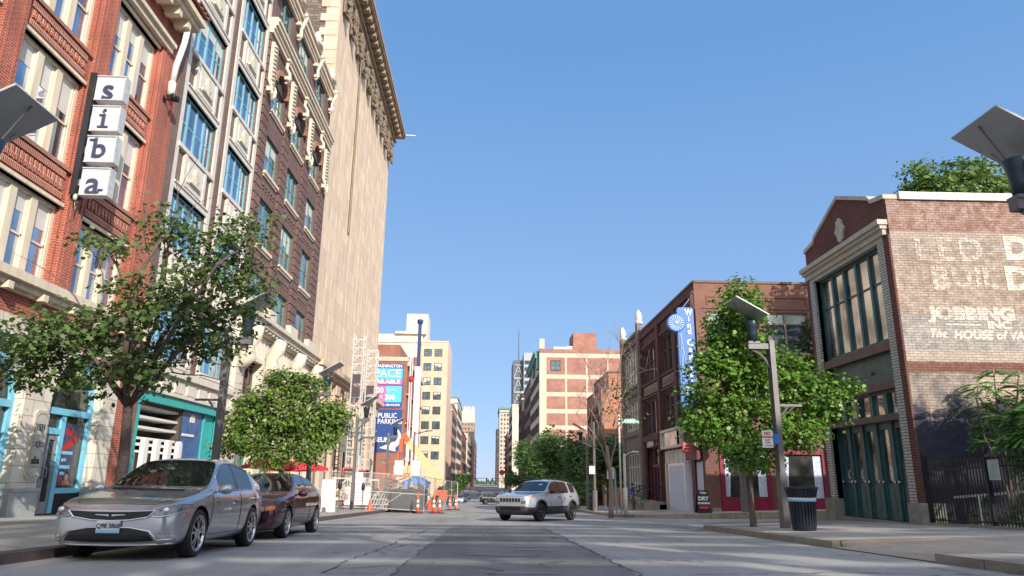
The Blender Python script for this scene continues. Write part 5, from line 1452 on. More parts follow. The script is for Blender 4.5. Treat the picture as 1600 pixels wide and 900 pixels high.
    def wheels(s, rimmat, style='spoke', nsp=5):
        sp = s.sp; wr = sp['wr']; ww = sp.get('ww', .215)
        for ax in sp['axles']:
            for sy in (1, -1):
                c = Vector((sp['xf']-ax, sy*(sp['track']/2), wr)); o = sy*ww/2
                mb = MB(); rr = sp.get('rim', wr*.72)
                mb.lathe([(rr*.9, -o*.6), (rr, -o), (wr*.93, -o), (wr, -o*.72), (wr, o*.72), (wr*.93, o*.98), (rr+.012, o), (rr, o*.86), (rr*.9, -o*.6)], c, 'Y', 30, caps=False)
                t = s.part('wheel', mb, 'black_rubber')
                mb = MB(); mb.lathe([(rr+.004, o*.97), (rr-.018, o*.98), (rr-.04, o*.72), (rr-.03, o*.1)], c, 'Y', 30, caps=False)
                ydir = Vector((0, sy, 0)); zf = o*.80
                for k in range(nsp):
                    for off in ((-.13, .13) if style == 'twin' else (0,)):
                        a = 2*PI*k/nsp+off+.3; a2 = 2*PI*k/nsp+off*1.9+.3
                        p0 = c+Vector((.055*math.cos(a), zf, .055*math.sin(a))); p1 = c+Vector(((rr-.02)*math.cos(a2), zf*.93, (rr-.02)*math.sin(a2)))
                        mb.bar(p0, p1, .034 if style == 'twin' else (.07 if style == 'spoke' else .05), .025, up=ydir)
                mb.lathe([(.075, zf*.9), (.07, zf+.01*sy), (.03, zf+.02*sy)], c, 'Y', 14)
                s.part('rim', mb, rimmat, t, smooth=False)
                mb = MB(); mb.lathe([(rr-.035, zf*.45), (.02, zf*.45)], c, 'Y', 20); s.part('brake_disc', mb, 'sign_side', t)
    def place(s, x, y, rz):
        s.root.location = (x, y, gz(y)); s.root.rotation_euler = (0, math.atan(.026)*math.cos(rz+PI/2)*-1 if False else 0, rz)
        ORI[s.root.name] = Matrix.Identity(4)
        # follow the fall of the street
        fwd = Vector((math.cos(rz), math.sin(rz), 0)); up = Vector((0, .026, 1)).normalized()
        fx = (fwd - up*fwd.dot(up)).normalized(); ly = up.cross(fx)
        m = Matrix((fx, ly, up)).transposed()
        s.root.rotation_euler = m.to_euler()
plain('clad_gray', (.035,.035,.04), .6, vary=.15)
plain('grille_black', (.008,.008,.010), .35, vary=.2)

def sedan_spec(L=4.88, hw=.93, H=1.49, wb=2.74, fo=.95, hood=.98, deck=1.06, wr=.335):
    a0 = fo; a1 = fo+wb
    k_ = (L-.5)/4.38
    d = dict(L=L, xf=fo+wb/2, H=H, wr=wr, axles=(a0, a1), track=2*hw-.235, rim=wr*.755,
        hw=[(0,hw*.74),(.06,hw*.86),(.2,hw*.945),(.5,hw*.985),(1.0,hw*.998),(2.4,hw),(3.8,hw*.985),(L-.5,hw*.93),(L-.12,hw*.83),(L,hw*.72)],
        under=[(0,.30),(.06,.22),(.3,.17),(L-.4,.19),(L-.1,.28),(L,.36)],
        belt=[(0,.60),(.12,.70),(.4,.79),(1.0,.87),(1.5,.905),(2.4,.925),(3.4,.955),(L-.6,.97),(L-.15,.92),(L,.84)],
        top=[(0,.655),(.06,.70),(.16,.755),(.4,.82),(1.0,hood-.075),(1.28,hood-.01),(1.42,hood+.02),(2.22,H-.055),(2.5,H-.012),(2.85,H),(3.3,H-.03),(3.62,H-.09),(4.3,deck+.035),(4.4,deck),(L-.2,deck-.01),(L-.08,deck-.06),(L,deck-.16)],
        roofw=[(1.3,.66),(2.4,.585),(3.3,.565),(4.3,.60)],
        st=[0,.045,.12,.22,.38,.60,.85,1.10,1.30,1.42,1.58,1.82,2.06,2.24,2.36,2.62,2.80,2.92,3.12,3.40,3.62,3.80,4.04,4.28,4.38,4.52,L-.18,L-.07,L],
        ws=(1.40,2.30), rw=(3.60,4.30), sg=((1.75,2.80),(2.92,3.80)), pil=((2.80,2.92),))
    S_ = lambda x: x if x <= .9 else (.9+(x-.9)*(L-.9-.2)/(4.68-.9) if x < 4.68 else x)
    if L < 4.8:
        for key in ('hw','under','belt','top','roofw'): d[key] = [(x if x > L-.6 and key != 'top' else (x if x >= L-.21 else S_(x)), v) for x, v in d[key]]
        d['st'] = sorted({round(S_(x) if x < L-.2 else x, 4) for x in d['st'] if S_(x) < L-.19 or x >= L-.19})
        d['ws'] = tuple(map(S_, d['ws'])); d['rw'] = tuple(map(S_, d['rw'])); d['sg'] = tuple(tuple(map(S_, q)) for q in d['sg']); d['pil'] = tuple(tuple(map(S_, q)) for q in d['pil'])
    d['S'] = S_ if L < 4.8 else (lambda x: x)
    return d
# ---- silver sedan at the kerb
c = Car('silver_sedan', 'silver gray saloon with plate Q98 3868 parked ahead of the plum saloon', sedan_spec(4.44, .885, 1.49, 2.48, .88), 'paint_silver')
H_ = c
c.wheels('chrome_satin', 'twin', 5)
p = c.patch('F', [(-.50,.585),(-.25,.545),(0,.535),(.25,.545),(.50,.585)], [(-.56,.655),(-.28,.64),(0,.635),(.28,.64),(.56,.655)], 18, 4, .010); g = c.part('grille', p, 'grille_black')
p = c.line('F', [(-.58,.66),(-.50,.575),(-.25,.535),(0,.525),(.25,.535),(.50,.575),(.58,.66)], .012, .012); c.line('F', [(-.58,.66),(-.28,.648),(0,.643),(.28,.648),(.58,.66)], .006, .012, p); c.part('grille_surround', p, 'chrome', g)
p = MB()
for sg_ in (1, -1):
    pts = [c.hit('F', sg_*y, z, .02) for y, z in ((.02,.585),(.06,.585),(.06,.60),(.02,.60))]; p.poly(pts)
    c.patch('F', [(sg_*.02,.588),(sg_*.20,.600)], [(sg_*.02,.606),(sg_*.20,.608)], 6, 2, .022, p)
c.part('emblem', p, 'chrome', g)
for sg_ in (1, -1):
    p = c.patch('F', [(sg_*.53,.60),(sg_*.62,.585),(sg_*.75,.60),(sg_*.86,.665)], [(sg_*.55,.655),(sg_*.64,.69),(sg_*.74,.725),(sg_*.86,.74)], 12, 5, .012)
    h = c.part('headlight', p, 'lamp_dark' if 'lamp_dark' in M else (plain('lamp_dark', (.16,.17,.18), .10, .3, vary=.6, vscale=22, coat=1) and 'lamp_dark'))
    p = c.line('F', [(sg_*.54,.592),(sg_*.62,.577),(sg_*.75,.592),(sg_*.86,.655)], .011, .016); c.line('F', [(sg_*.55,.663),(sg_*.64,.70),(sg_*.74,.733),(sg_*.85,.746)], .007, .014, p);  
    hh = c.hit('F', sg_*.70, .655, .02); p.lathe([(.045,-.01),(.05,.005),(.035,.012)], hh, 'X', 14); c.part('lens', p, 'chrome_satin', h)
p = c.patch('F', [(-.60,.27),(-.3,.255),(0,.25),(.3,.255),(.60,.27)], [(-.50,.40),(-.26,.425),(0,.43),(.26,.425),(.50,.40)], 18, 4, .010); g = c.part('lower_intake', p, 'grille_black')
p = c.line('F', [(-.80,.29),(-.64,.28),(-.54,.39),(-.28,.437),(0,.442),(.28,.437),(.54,.39),(.64,.28),(.80,.29)], .013, .012); c.line('F', [(-.84,.235),(-.4,.215),(0,.21),(.4,.215),(.84,.235)], .016, .01, p); c.part('chrome_trim', p, 'chrome_satin', g)
for sg_ in (1, -1):
    p = c.patch('F', [(sg_*.67,.285),(sg_*.82,.295)], [(sg_*.64,.35),(sg_*.80,.355)], 8, 3, .012); c.part('fog_lamp', p, 'lamp_clear')
def plate(c, txt, y, z, w=.31, h=.155, x=None, axis='F', col=True):
    q = c.hit(axis, y, z, .0); x = q.x+.03 if axis == 'F' else q.x-.03; sgn = 1 if axis == 'F' else -1
    p = MB(); p.box(x-.006, x+.006, y-w/2, y+w/2, z-h/2, z+h/2)
    o = c.part('licence_plate', p, 'plate_white' if 'plate_white' in M else (plain('plate_white', (.62,.64,.66), .4, vary=.1) and 'plate_white'), smooth=False)
    p = MB(); add_text(p, txt, .085, frame((x+.008*sgn, y, z+.012), (0,sgn,0), (0,0,1)), extrude=.001, sx=.9, bold=.002); c.part('lettering', p, 'letter_black', o, smooth=False)
    p = MB(); p.box(x+.0065*sgn, x+.008*sgn, y-w/2+.004, y+w/2-.004, z-h/2+.004, z-h/2+.035); c.part('plate_band', p, 'poster_blue', o, smooth=False)
plate(c, 'Q98 3868', 0, .445)
def sides(c, handles, doors, zlo=.30, chrome=True, mirror=(1.52,.93), hmat=None):
    sp = c.sp; xf = sp['xf']
    for ax in ('L', 'R'):
        sg_ = 1 if ax == 'L' else -1
        p = MB()
        for d in doors: c.line(ax, [(xf-d[0], zlo), (xf-d[1], lin(sp['belt'], d[1])-.03)], .0065, .001, p, 14, 4)
        c.line(ax, [(xf-doors[0][0], zlo), (xf-doors[-1][0], zlo)], .0065, .001, p, 24, 4)
        hw_ = sp['hw'][3][1]; c.line('T', [(xf-.16, sg_*hw_*.62), (xf-.5, sg_*hw_*.82), (xf-1.30, sg_*hw_*.86)], .005, .0, p, 14, 4)
        if sg_ > 0: c.line('F', [(-hw_*.62, sp['belt'][1][1]+.035), (0, sp['belt'][1][1]+.045), (hw_*.62, sp['belt'][1][1]+.035)], .005, 0, p, 14, 4)
        c.part('door_seam', p, 'black_plastic')
        for hx, hz in handles:
            q = c.hit(ax, xf-hx, hz, .015)
            if q is None: continue
            p = MB(); p.tube([q+Vector((.09,-.01*sg_,0)), q+Vector((.06,.012*sg_,0)), q+Vector((-.06,.012*sg_,0)), q+Vector((-.09,-.01*sg_,0))], .013, 6); c.part('door_handle', p, hmat or c.bodyo.data.materials[0].name)
        q = c.hit(ax, xf-mirror[0], mirror[1]-.06, 0) or Vector((xf-mirror[0], sg_*.85, mirror[1]))
        p = MB(); base = Vector((xf-mirror[0]-.06, q.y-.03*sg_, mirror[1])); 
        p.tube([base, base+Vector((.02, .10*sg_, .01))], .022, 6)
        m0 = base+Vector((.03, .17*sg_, .035))
        p.lathe([(.02,-.07),(.062,-.055),(.078,-.02),(.07,.05),(.02,.085)], m0, 'X', 12)
        for i in range(len(p.v)):
            v = Vector(p.v[i])
            if abs(v.y-m0.y) < .081 and (v-m0).length < .12: v.y = m0.y+(v.y-m0.y)*1.45; p.v[i] = tuple(v)
        c.part('mirror', p, hmat or c.bodyo.data.materials[0].name)
S = c.sp['S']; sides(c, [(S(2.62),.80),(S(3.62),.83)], [(S(1.28),S(1.42)),(S(2.86),S(2.86)),(S(3.95),S(3.75))], mirror=(S(1.52),.93))
for ax in ('L', 'R'):
    xf = c.sp['xf']; p = MB()
    pts = []
    for s_ in map(c.sp['S'], (1.75, 2.0, 2.24, 2.5, 2.86, 3.2, 3.5, 3.78)):
        y, z = c.section(s_)[8]; q = c.hit(ax, xf-s_, z-.01, .003)
        if q is not None: pts.append(q)
    p.tube(pts, .010, 5); c.line(ax, [(xf-c.sp['S'](1.75), .925), (xf-c.sp['S'](2.6),.955), (xf-c.sp['S'](3.78), .985)], .009, .003, p); c.part('window_trim', p, 'chrome_satin')
    p = c.patch(ax, [(xf-.40,.60),(xf-.44,.60)], [(xf-.40,.63),(xf-.44,.63)], 2, 2, .004); c.part('side_marker', p, 'amber')
# air freshener and seats seen through the glass are left to the reflections
p = c.line('T', [(1.02, -.2), (1.02, .5)], .012, .012); c.line('T', [(.98, .1), (.94, -.62)], .010, .010, p); c.part('wiper', p, 'black_plastic')
c.place(-5.10, 12.42, -PI/2)

# ---- plum sedan behind it
sp2 = sedan_spec(4.85, .885, 1.42, 2.70, .98, .95, 1.02, .315)
sp2['roofw'] = [(1.3,.64),(2.4,.56),(3.3,.55),(4.3,.58)]
c = Car('plum_sedan', 'dark plum purple saloon with amber corner lamps parked behind the silver one', sp2, 'paint_plum')
c.wheels('chrome_satin', 'spoke', 7)
for sg_ in (1, -1):
    p = c.patch('F', [(sg_*.32,.555),(sg_*.62,.565)], [(sg_*.32,.655),(sg_*.62,.665)], 8, 4, .012); c.part('headlight', p, 'lamp_clear')
    p = c.patch('F', [(sg_*.635,.57),(sg_*.80,.60)], [(sg_*.635,.66),(sg_*.80,.672)], 8, 3, .012); c.part('indicator', p, 'amber')
    p = c.patch('F', [(sg_*.45,.34),(sg_*.68,.36)], [(sg_*.45,.40),(sg_*.66,.41)], 6, 3, .008); c.part('bumper_vent', p, 'grille_black')
p = c.patch('F', [(-.42,.28),(0,.265),(.42,.28)], [(-.36,.37),(0,.38),(.36,.37)], 12, 3, .008); c.part('lower_intake', p, 'grille_black')
p = c.line('F', [(-.30,.61),(0,.60),(.30,.61)], .014, .008); c.part('grille_bar', p, 'chrome_satin')
p = c.line('F', [(-.7,.475),(0,.46),(.7,.475)], .007, .003); c.part('bumper_seam', p, 'black_plastic')
sides(c, [(2.62,.77),(3.60,.79)], [(1.30,1.42),(2.86,2.86),(3.92,3.75)], mirror=(1.55,.90))
c.place(-5.18, 17.75, -PI/2)

# ---- silver SUV turning in the junction
suv = dict(L=4.62, xf=.93+1.36, H=1.68, wr=.365, axles=(.93, 3.65), track=1.63, rim=.25, clad=True, gap=.06,
    hw=[(0,.66),(.06,.76),(.2,.86),(.5,.91),(1.0,.93),(3.6,.93),(4.2,.90),(4.5,.82),(4.62,.72)],
    under=[(0,.42),(.06,.30),(.35,.23),(4.2,.26),(4.5,.34),(4.62,.45)],
    belt=[(0,.82),(.12,.92),(.4,.98),(1.0,1.03),(1.5,1.06),(2.4,1.08),(3.4,1.12),(4.2,1.15),(4.5,1.12),(4.62,1.0)],
    top=[(0,.90),(.06,.95),(.16,1.0),(.4,1.04),(1.0,1.10),(1.26,1.13),(1.42,1.17),(2.08,1.59),(2.3,1.645),(2.7,1.68),(3.4,1.67),(3.9,1.63),(4.08,1.59),(4.42,1.22),(4.48,1.12),(4.58,1.06),(4.62,1.0)],
    roofw=[(1.3,.70),(2.2,.64),(3.4,.62),(4.3,.62)],
    st=[0,.045,.12,.22,.38,.60,.85,1.10,1.28,1.42,1.56,1.74,1.92,2.10,2.30,2.50,2.62,2.74,2.95,3.25,3.48,3.60,3.78,3.92,4.08,4.24,4.40,4.50,4.58,4.62],
    ws=(1.40,2.2), rw=(4.06,4.42), sg=((1.74,2.62),(2.74,3.48),(3.60,4.05)), pil=((2.62,2.74),))
c = Car('silver_suv', 'silver SUV with slotted grille and black wheel arches turning across the sunlit junction', suv, 'paint_suv')
c.wheels('sign_side', 'spoke', 5)
p = MB(); q = MB()
for k in range(7):
    y = -.42+k*.14
    c.patch('F', [(y-.045,.76),(y+.045,.76)], [(y-.05,.885),(y+.05,.885)], 3, 4, .010, p)
    c.line('F', [(y-.05,.75),(y-.055,.893),(y+.055,.893),(y+.05,.75),(y-.05,.75)], .008, .010, q, 4, 5)
g = c.part('grille', p, 'grille_black'); c.part('grille_surround', q, 'chrome_satin', g)
for sg_ in (1, -1):
    p = c.patch('F', [(sg_*.54,.87),(sg_*.78,.90)], [(sg_*.54,.925),(sg_*.78,.955)], 8, 3, .010); c.part('daytime_lamp', p, 'lamp_clear')
    p = c.patch('F', [(sg_*.52,.68),(sg_*.72,.69)], [(sg_*.52,.78),(sg_*.74,.79)], 8, 3, .010); c.part('headlight', p, 'lamp_dark')
    ax = 'L' if sg_ > 0 else 'R'
    p = c.patch(ax, [(c.sp['xf']-.42,.93),(c.sp['xf']-.22,.90)], [(c.sp['xf']-.46,.985),(c.sp['xf']-.25,.965)], 6, 3, .008); c.part('indicator', p, 'amber')
    p = c.patch(ax, [(c.sp['xf']-4.42,.90),(c.sp['xf']-4.50,.90)], [(c.sp['xf']-4.36,1.08),(c.sp['xf']-4.46,1.08)], 4, 4, .008); c.part('tail_light', p, 'tail_red')
p = c.patch('F', [(-.50,.43),(.50,.43)], [(-.46,.55),(.46,.55)], 12, 3, .010); c.part('lower_intake', p, 'grille_black')
p = MB()
for sg_ in (1, -1):
    for k in range(12):
        pass
for ax, sg_ in (('L',1),('R',-1)):
    for axl in c.sp['axles']:
        cx = c.sp['xf']-axl; p = MB(); pts = []
        for k in range(13):
            a = R(-8+196*k/12); rr = c.sp['wr']+.095
            h = c.hit(ax, cx+rr*math.cos(a), c.sp['wr']+rr*math.sin(a), .008)
            pts.append(h if h is not None else Vector((cx+rr*math.cos(a), sg_*.9, c.sp['wr']+rr*math.sin(a))))
        p.tube(pts, .042, 6); c.part('arch_trim', p, 'clad_gray')
    p = MB(); ys_ = .60*sg_; p.tube([(c.sp['xf']-2.2, ys_, 1.64), (c.sp['xf']-2.35, ys_, 1.72), (c.sp['xf']-3.8, ys_, 1.70), (c.sp['xf']-3.95, ys_, 1.63)], .018, 6); c.part('roof_rail', p, 'black_plastic')
sides(c, [(2.48,.96),(3.5,.99)], [(1.30,1.42),(2.68,2.68),(3.55,3.6)], zlo=.42, mirror=(1.62,1.13), hmat='black_plastic')
p = MB(); q = c.hit('F', -.36, 1.45, .012)
if q is not None: c.patch('F', [(.26,1.42),(.44,1.42)], [(.26,1.475),(.44,1.475)], 4, 2, .012, p); c.part('window_sticker', p, 'notice_plate')
c.place(2.25, 31.6, math.atan2(-math.cos(R(34)), -math.sin(R(34))))

# ---- the small cars farther off
def small_car(name, label, paint, x, y, rz, kind='sedan', group='cars parked along the far kerbs'):
    sp = dict(suv) if kind == 'suv' else sedan_spec(4.5, .88, 1.45, 2.65, .92, .95, 1.05, .315)
    sp['clad'] = False
    c = Car(name, label, sp, paint, group); c.wheels('chrome_satin', 'spoke', 5)
    k = 1.2 if kind == 'suv' else 1
    for sg_ in (1, -1):
        p = c.patch('F', [(sg_*.45,.58*k),(sg_*.72,.60*k)], [(sg_*.45,.68*k),(sg_*.72,.70*k)], 5, 2, .012); c.part('headlight', p, 'lamp_clear')
        p = c.patch('B', [(sg_*.45,.72*k),(sg_*.68,.72*k)], [(sg_*.45,.86*k),(sg_*.68,.86*k)], 5, 2, .012); c.part('tail_light', p, 'tail_red')
    p = c.patch('F', [(-.4,.3),(.4,.3)], [(-.4,.42),(.4,.42)], 5, 2, .012); c.part('grille', p, 'grille_black')
    c.place(x, y, rz); return c
small_car('gray_hatchback', 'dark gray hatchback crossing the far junction beyond the silver SUV', 'paint_gray', 1.2, 118, R(6), 'suv', None)
small_car('white_car', 'white saloon first in the far line of parked cars past the fence', 'paint_white', -5.0, 138, -PI/2)
small_car('navy_car', 'navy blue car parked directly behind the distant white saloon', 'paint_navy', -5.0, 150, -PI/2, 'suv')
small_car('gray_car', 'gray car third in the far line of parked cars beneath small trees', 'paint_gray', -5.0, 164, -PI/2)
small_car('blue_car', 'dark blue car farthest back in the far line of parked cars', 'paint_navy', -4.8, 182, -PI/2, 'suv')
small_car('red_car', 'small red car far down the street seen from behind', 'paint_red', 3.2, 235, PI/2, 'sedan', None)
small_car('dark_car', 'dark car in the right lane of the distant street beyond the hatchback', 'paint_gray', 4.6, 190, -PI/2, 'suv', None)
small_car('silver_car', 'pale silver car far down the street facing the red one', 'paint_white', -2.2, 260, -PI/2, 'sedan', None)
# ================================================================== street furniture
def make_lamp(name, label, cat, group):
    """local: +x is away from the road; origin at the foot of the post"""
    t = thing(name, label, cat, group=group)
    p = MB()
    for y in (-.085, .085): p.box(-.07, .07, y-.06, y+.06, 0, 5.1)
    p.box(-.04, .04, -.03, .03, .2, 5.0); p.box(-.09, .09, -.16, .16, 0, 1.45)
    p.lathe([(.10,5.1),(.07,5.2),(.02,5.26)], n=8); p.build('post', M['lamp_gray'], t)
    p = MB(); p.box(-.66, -.05, -.10, .10, 4.86, 5.02); p.box(-.66,-.32,-.12,.12,5.02,5.08)
    p.tube([(-.07,0,4.35),(-.16,0,4.55),(-.34,0,4.74),(-.55,0,4.86)], .045, 6); p.tube([(-.07,0,4.35),(-.03,0,4.35)],.05,6); p.build('arm', M['lamp_gray'], t)
    p = MB(); p.lathe([(.125,5.05),(.135,5.3),(.16,5.5),(.195,5.66),(.19,5.67),(.1,5.5)], (-.49,0,0), n=18); p.build('lamp_cone', M['lamp_cone'], t, smooth=True)
    c = Vector((-.62, 0, 6.02)); a = R(30); ux = Vector((math.cos(a), 0, -math.sin(a))); un = Vector((math.sin(a), 0, math.cos(a))); uy = Vector((0,1,0)); h = .52
    p = MB(); q = [c+ux*sx*h+uy*sy*h for sx, sy in ((-1,-1),(1,-1),(1,1),(-1,1))]; p.prism(q, un*.035); f = p.build('reflector_plate', M['lamp_plate'], t)
    p = MB(); p.bar((-.49,.15,5.62), c+ux*.1+uy*.42, .02); p.bar((-.49,-.15,5.62), c+ux*.1-uy*.42, .02); p.bar((-.62,0,5.62), c-ux*.42, .02); p.build('stay', M['dull_metal'], f)
    p = MB(); p.box(.07, .75, -.03, .03, 3.25, 3.31); p.tube([(.05,0,2.95),(.2,0,3.05),(.36,0,3.25)], .03, 6); p.build('banner_arm', M['lamp_gray'], t)
    return t
GL = 'street lamps with tilted square reflectors'
lamp0 = make_lamp('street_lamp', 'gray street lamp beside the litter bin carrying a no parking sign', 'street lamp', GL)
def put(o, x, y, rz=0): o.location = (x, y, sz(x, y)-.01); o.rotation_euler = (0, 0, rz)
put(lamp0, 8.06, 19.8)
for lab, x, y, rz in (('street lamp whose big square plate stands against the sky above the garage', 8.42, 9.6, 0),
        ('street lamp whose big square plate overlaps the red brick building', -7.86, 9.75, PI),
        ('gray street lamp rising behind the silver saloon through the big thin leafed tree', -7.45, 20.3, PI),
        ('gray street lamp behind the round maple, its plate against the stone tower base', -7.45, 31.0, PI),
        ('gray street lamp standing beside the chain link fence in front of the hoists', -7.45, 41.5, PI),
        ('gray street lamp inside the fenced site overlapping the blue parking banner', -7.2, 53.0, PI),
        ('gray street lamp beyond the bare tree and the white kerb sign', 7.6, 55.0, 0)):
    o = copy_tree(lamp0); o['label'] = lab; put(o, x, y, rz)
o = copy_tree(lamp0); o['label'] = 'short gray lamp post in front of the red framed shop window across the side street'; o.location = (13.2, 37.4, sz(13.2, 37.4)); o.scale = (1,1,.8); o.rotation_euler = (0,0,-PI/2)
# no parking sign and the blue plate on the lamp
t = thing('parking_sign', 'white no parking sign with red letters fixed to the street lamp by the bin', 'sign', (7.7, 19.66, 2))
p = MB(); p.box(7.56, 7.86, 19.66, 19.672, 1.76, 2.22); p.build('plate', M['white_paint'], t)
p = MB(); ty = 19.655
add_text(p, 'NO', .12, frame((7.71,ty,2.14),(1,0,0),(0,0,1)), extrude=.002, bold=.003); add_text(p, 'PARKING', .075, frame((7.71,ty,2.045),(1,0,0),(0,0,1)), extrude=.002, bold=.002)
add_text(p, 'ANY', .07, frame((7.71,ty,1.965),(1,0,0),(0,0,1)), extrude=.002); add_text(p, 'TIME', .07, frame((7.71,ty,1.89),(1,0,0),(0,0,1)), extrude=.002)
p.box(7.63, 7.79, ty-.002, ty+.002, 1.81, 1.825); p.prism([(7.80,ty,1.80),(7.80,ty,1.835),(7.835,ty,1.8175)], (0,.003,0))
p.build('lettering', M['sign_red'], t)
p = MB(); p.box(7.86, 7.93, 19.67, 19.68, 1.82, 2.0); p.bar((7.9,19.69,1.95),(8.0,19.75,1.95), .03); p.build('bracket', M['dull_metal'], t)
p = MB(); p.box(7.87, 8.03, 19.64, 19.65, 1.86, 2.14)
simple('blue_plate', 'small blue plate strapped to the lamp post beside the no parking sign', 'sign', p, M['wind_blue'])
# litter bin
bx_, by_ = 7.92, 18.3; bz = sz(bx_, by_)
t = thing('litter_bin', 'dark slatted metal litter bin with white and blue band beside the lamp post', 'litter bin', (bx_, by_, bz))
p = MB()
for k in range(26):
    a = 2*PI*k/26; ca, sa = math.cos(a), math.sin(a)
    p.bar((bx_+.285*ca,by_+.285*sa,bz+.10), (bx_+.325*ca,by_+.325*sa,bz+.74), .045, .012, up=(ca,sa,0))
p.build('slat', M['bin_dark'] if 'bin_dark' in M else plain('bin_dark', (.022,.03,.042), .4, .2, vary=.3), t)
p = MB(); p.lathe([(.26,0),(.28,.03),(.29,.12),(.27,.12)], (bx_,by_,bz), n=26); p.lathe([(.255,.1),(.29,.74)], (bx_,by_,bz), n=24, caps=False); p.build('base', M['black_metal'], t)
p = MB(); p.lathe([(.322,.74),(.335,.74),(.345,.79),(.335,.79)], (bx_,by_,bz), n=28, caps=False); p.build('white_band', M['white_paint'], t)
p = MB(); p.lathe([(.335,.70),(.34,.74),(.34,.745)], (bx_,by_,bz), n=28, caps=False); p.build('blue_band', M['poster_blue'], t)
p = MB()
for k in range(26):
    a = 2*PI*k/26; ca, sa = math.cos(a), math.sin(a); p.bar((bx_+.335*ca,by_+.335*sa,bz+.78), (bx_+.385*ca,by_+.385*sa,bz+1.0), .05, .012, up=(ca,sa,0))
p.lathe([(.33,.78),(.36,.98)], (bx_,by_,bz), n=24, caps=False)
p.lathe([(.37,.98),(.41,1.0),(.41,1.04),(.36,1.05),(.25,1.04),(.23,.98)], (bx_,by_,bz), n=28, caps=False); p.build('rim', M['bin_dark'], t)
# sandwich board
sx_, sy_ = 11.1, 37.6; zb_ = sz(sx_, sy_)
t = thing('sandwich_board', 'black sandwich board reading DRY CLEANING on the corner pavement', 'sign', (sx_, sy_, zb_))
p = MB()
for d in (1, -1):
    p.prism([(sx_-.32, sy_-.28*d, zb_+.08), (sx_+.32, sy_-.28*d, zb_+.08), (sx_+.30, sy_-.04*d, zb_+1.12), (sx_-.30, sy_-.04*d, zb_+1.12)], (0,.03*d,0))
p.box(sx_-.36, sx_+.36, sy_-.34, sy_-.24, zb_, zb_+.08); p.box(sx_-.36, sx_+.36, sy_+.24, sy_+.34, zb_, zb_+.08); p.build('board', M['letter_black'], t)
up_ = Vector((0,.24,1.04)).normalized()
p = MB()
def sb(s, size, z, mi, **k): add_text(p, s, size, frame((sx_, sy_-.28+.24*(z-.08)/1.04-.012, zb_+z), (1,0,0), up_), extrude=.002, mi=mi, **k)
sb('Valet', .17, .99, 0, shear=.3, bold=.004); sb('DRY', .27, .70, 0, bold=.012); sb('CLEANING', .125, .48, 0, bold=.008)
f = frame((sx_, sy_-.28+.24*(.2)/1.04-.010, zb_+.28), (1,0,0), up_)
p.prism([f @ Vector((.26*math.cos(k*PI/8), .075*math.sin(k*PI/8), 0)) for k in range(16)], (0,-.003,0), 1)
p.build('lettering', [M['white_paint'], M['sign_bright_red']], t)
# street name sign on twin posts
t = thing('street_name_sign', 'green street name blade on a tall pale twin post near the bare tree', 'sign', (6.95, 37.3, -1))
z0 = sz(6.95, 37.3); p = MB(); p.tube([(6.85,37.3,z0),(6.85,37.3,z0+5.0)], .05, 8); p.tube([(7.08,37.35,z0),(7.08,37.35,z0+3.0)], .07, 8); p.tube([(7.08,37.35,z0),(7.08,37.35,z0+1.3)], .11, 8); p.build('post', M['off_white'], t, smooth=True)
p = MB(); p.box(6.9, 7.9, 37.28, 37.30, z0+4.55, z0+4.78); p.build('blade', M['sign_green_pale'] if 'sign_green_pale' in M else plain('sign_green_pale', (.30,.50,.45), .4, vary=.1), t)
p = MB(); add_text(p, 'N 16th ST', .17, frame((7.4,37.275,z0+4.66),(1,0,0),(0,0,1)), extrude=.002, bold=.003); p.build('lettering', M['white_paint'], t)
p = MB(); p.tube([(7.08,37.35,z0+2.85),(7.3,37.2,z0+3.05),(7.55,37.0,z0+3.1)], .04, 6); p.box(7.45,7.75,36.9,37.1,z0+3.05,z0+3.15); p.build('bracket', M['galvanised'], t)
t = thing('kerb_sign', 'white parking sign on a green post beside the bare tree trunk', 'sign', (6.6, 37.2, -.9))
z0 = sz(6.6, 37.2); p = MB(); p.tube([(6.62,37.3,z0),(6.55,37.3,z0+2.25)], .05, 6); p.build('post', plain('post_green', (.20,.36,.36), .5, vary=.1), t)
p = MB(); p.box(6.15, 6.5, 37.24, 37.26, z0+1.75, z0+2.3); p.bar((6.4,37.27,z0+2.1),(6.56,37.3,z0+2.1),.03); p.build('plate', M['white_paint'], t)
p = MB(); p.box(6.2, 6.45, 37.23, 37.24, z0+2.12, z0+2.2); p.box(6.2, 6.45, 37.23, 37.24, z0+1.95, z0+2.0); p.build('mark', M['sign_red'], t)
t = thing('kerb_sign', 'small white sign strapped to the dark post behind the bare tree', 'sign', (6.9, 47, -1))
z0 = sz(6.9, 47); p = MB(); p.tube([(6.95,47,z0),(6.95,47,z0+5.6)], .09, 8); p.tube([(6.95,47,z0),(6.95,47,z0+1.3)], .17, 8); p.build('post', M['lamp_gray'], t)
p = MB(); p.box(6.6, 6.95, 46.85, 46.87, z0+2.3, z0+2.8); p.build('plate', M['white_paint'], t)
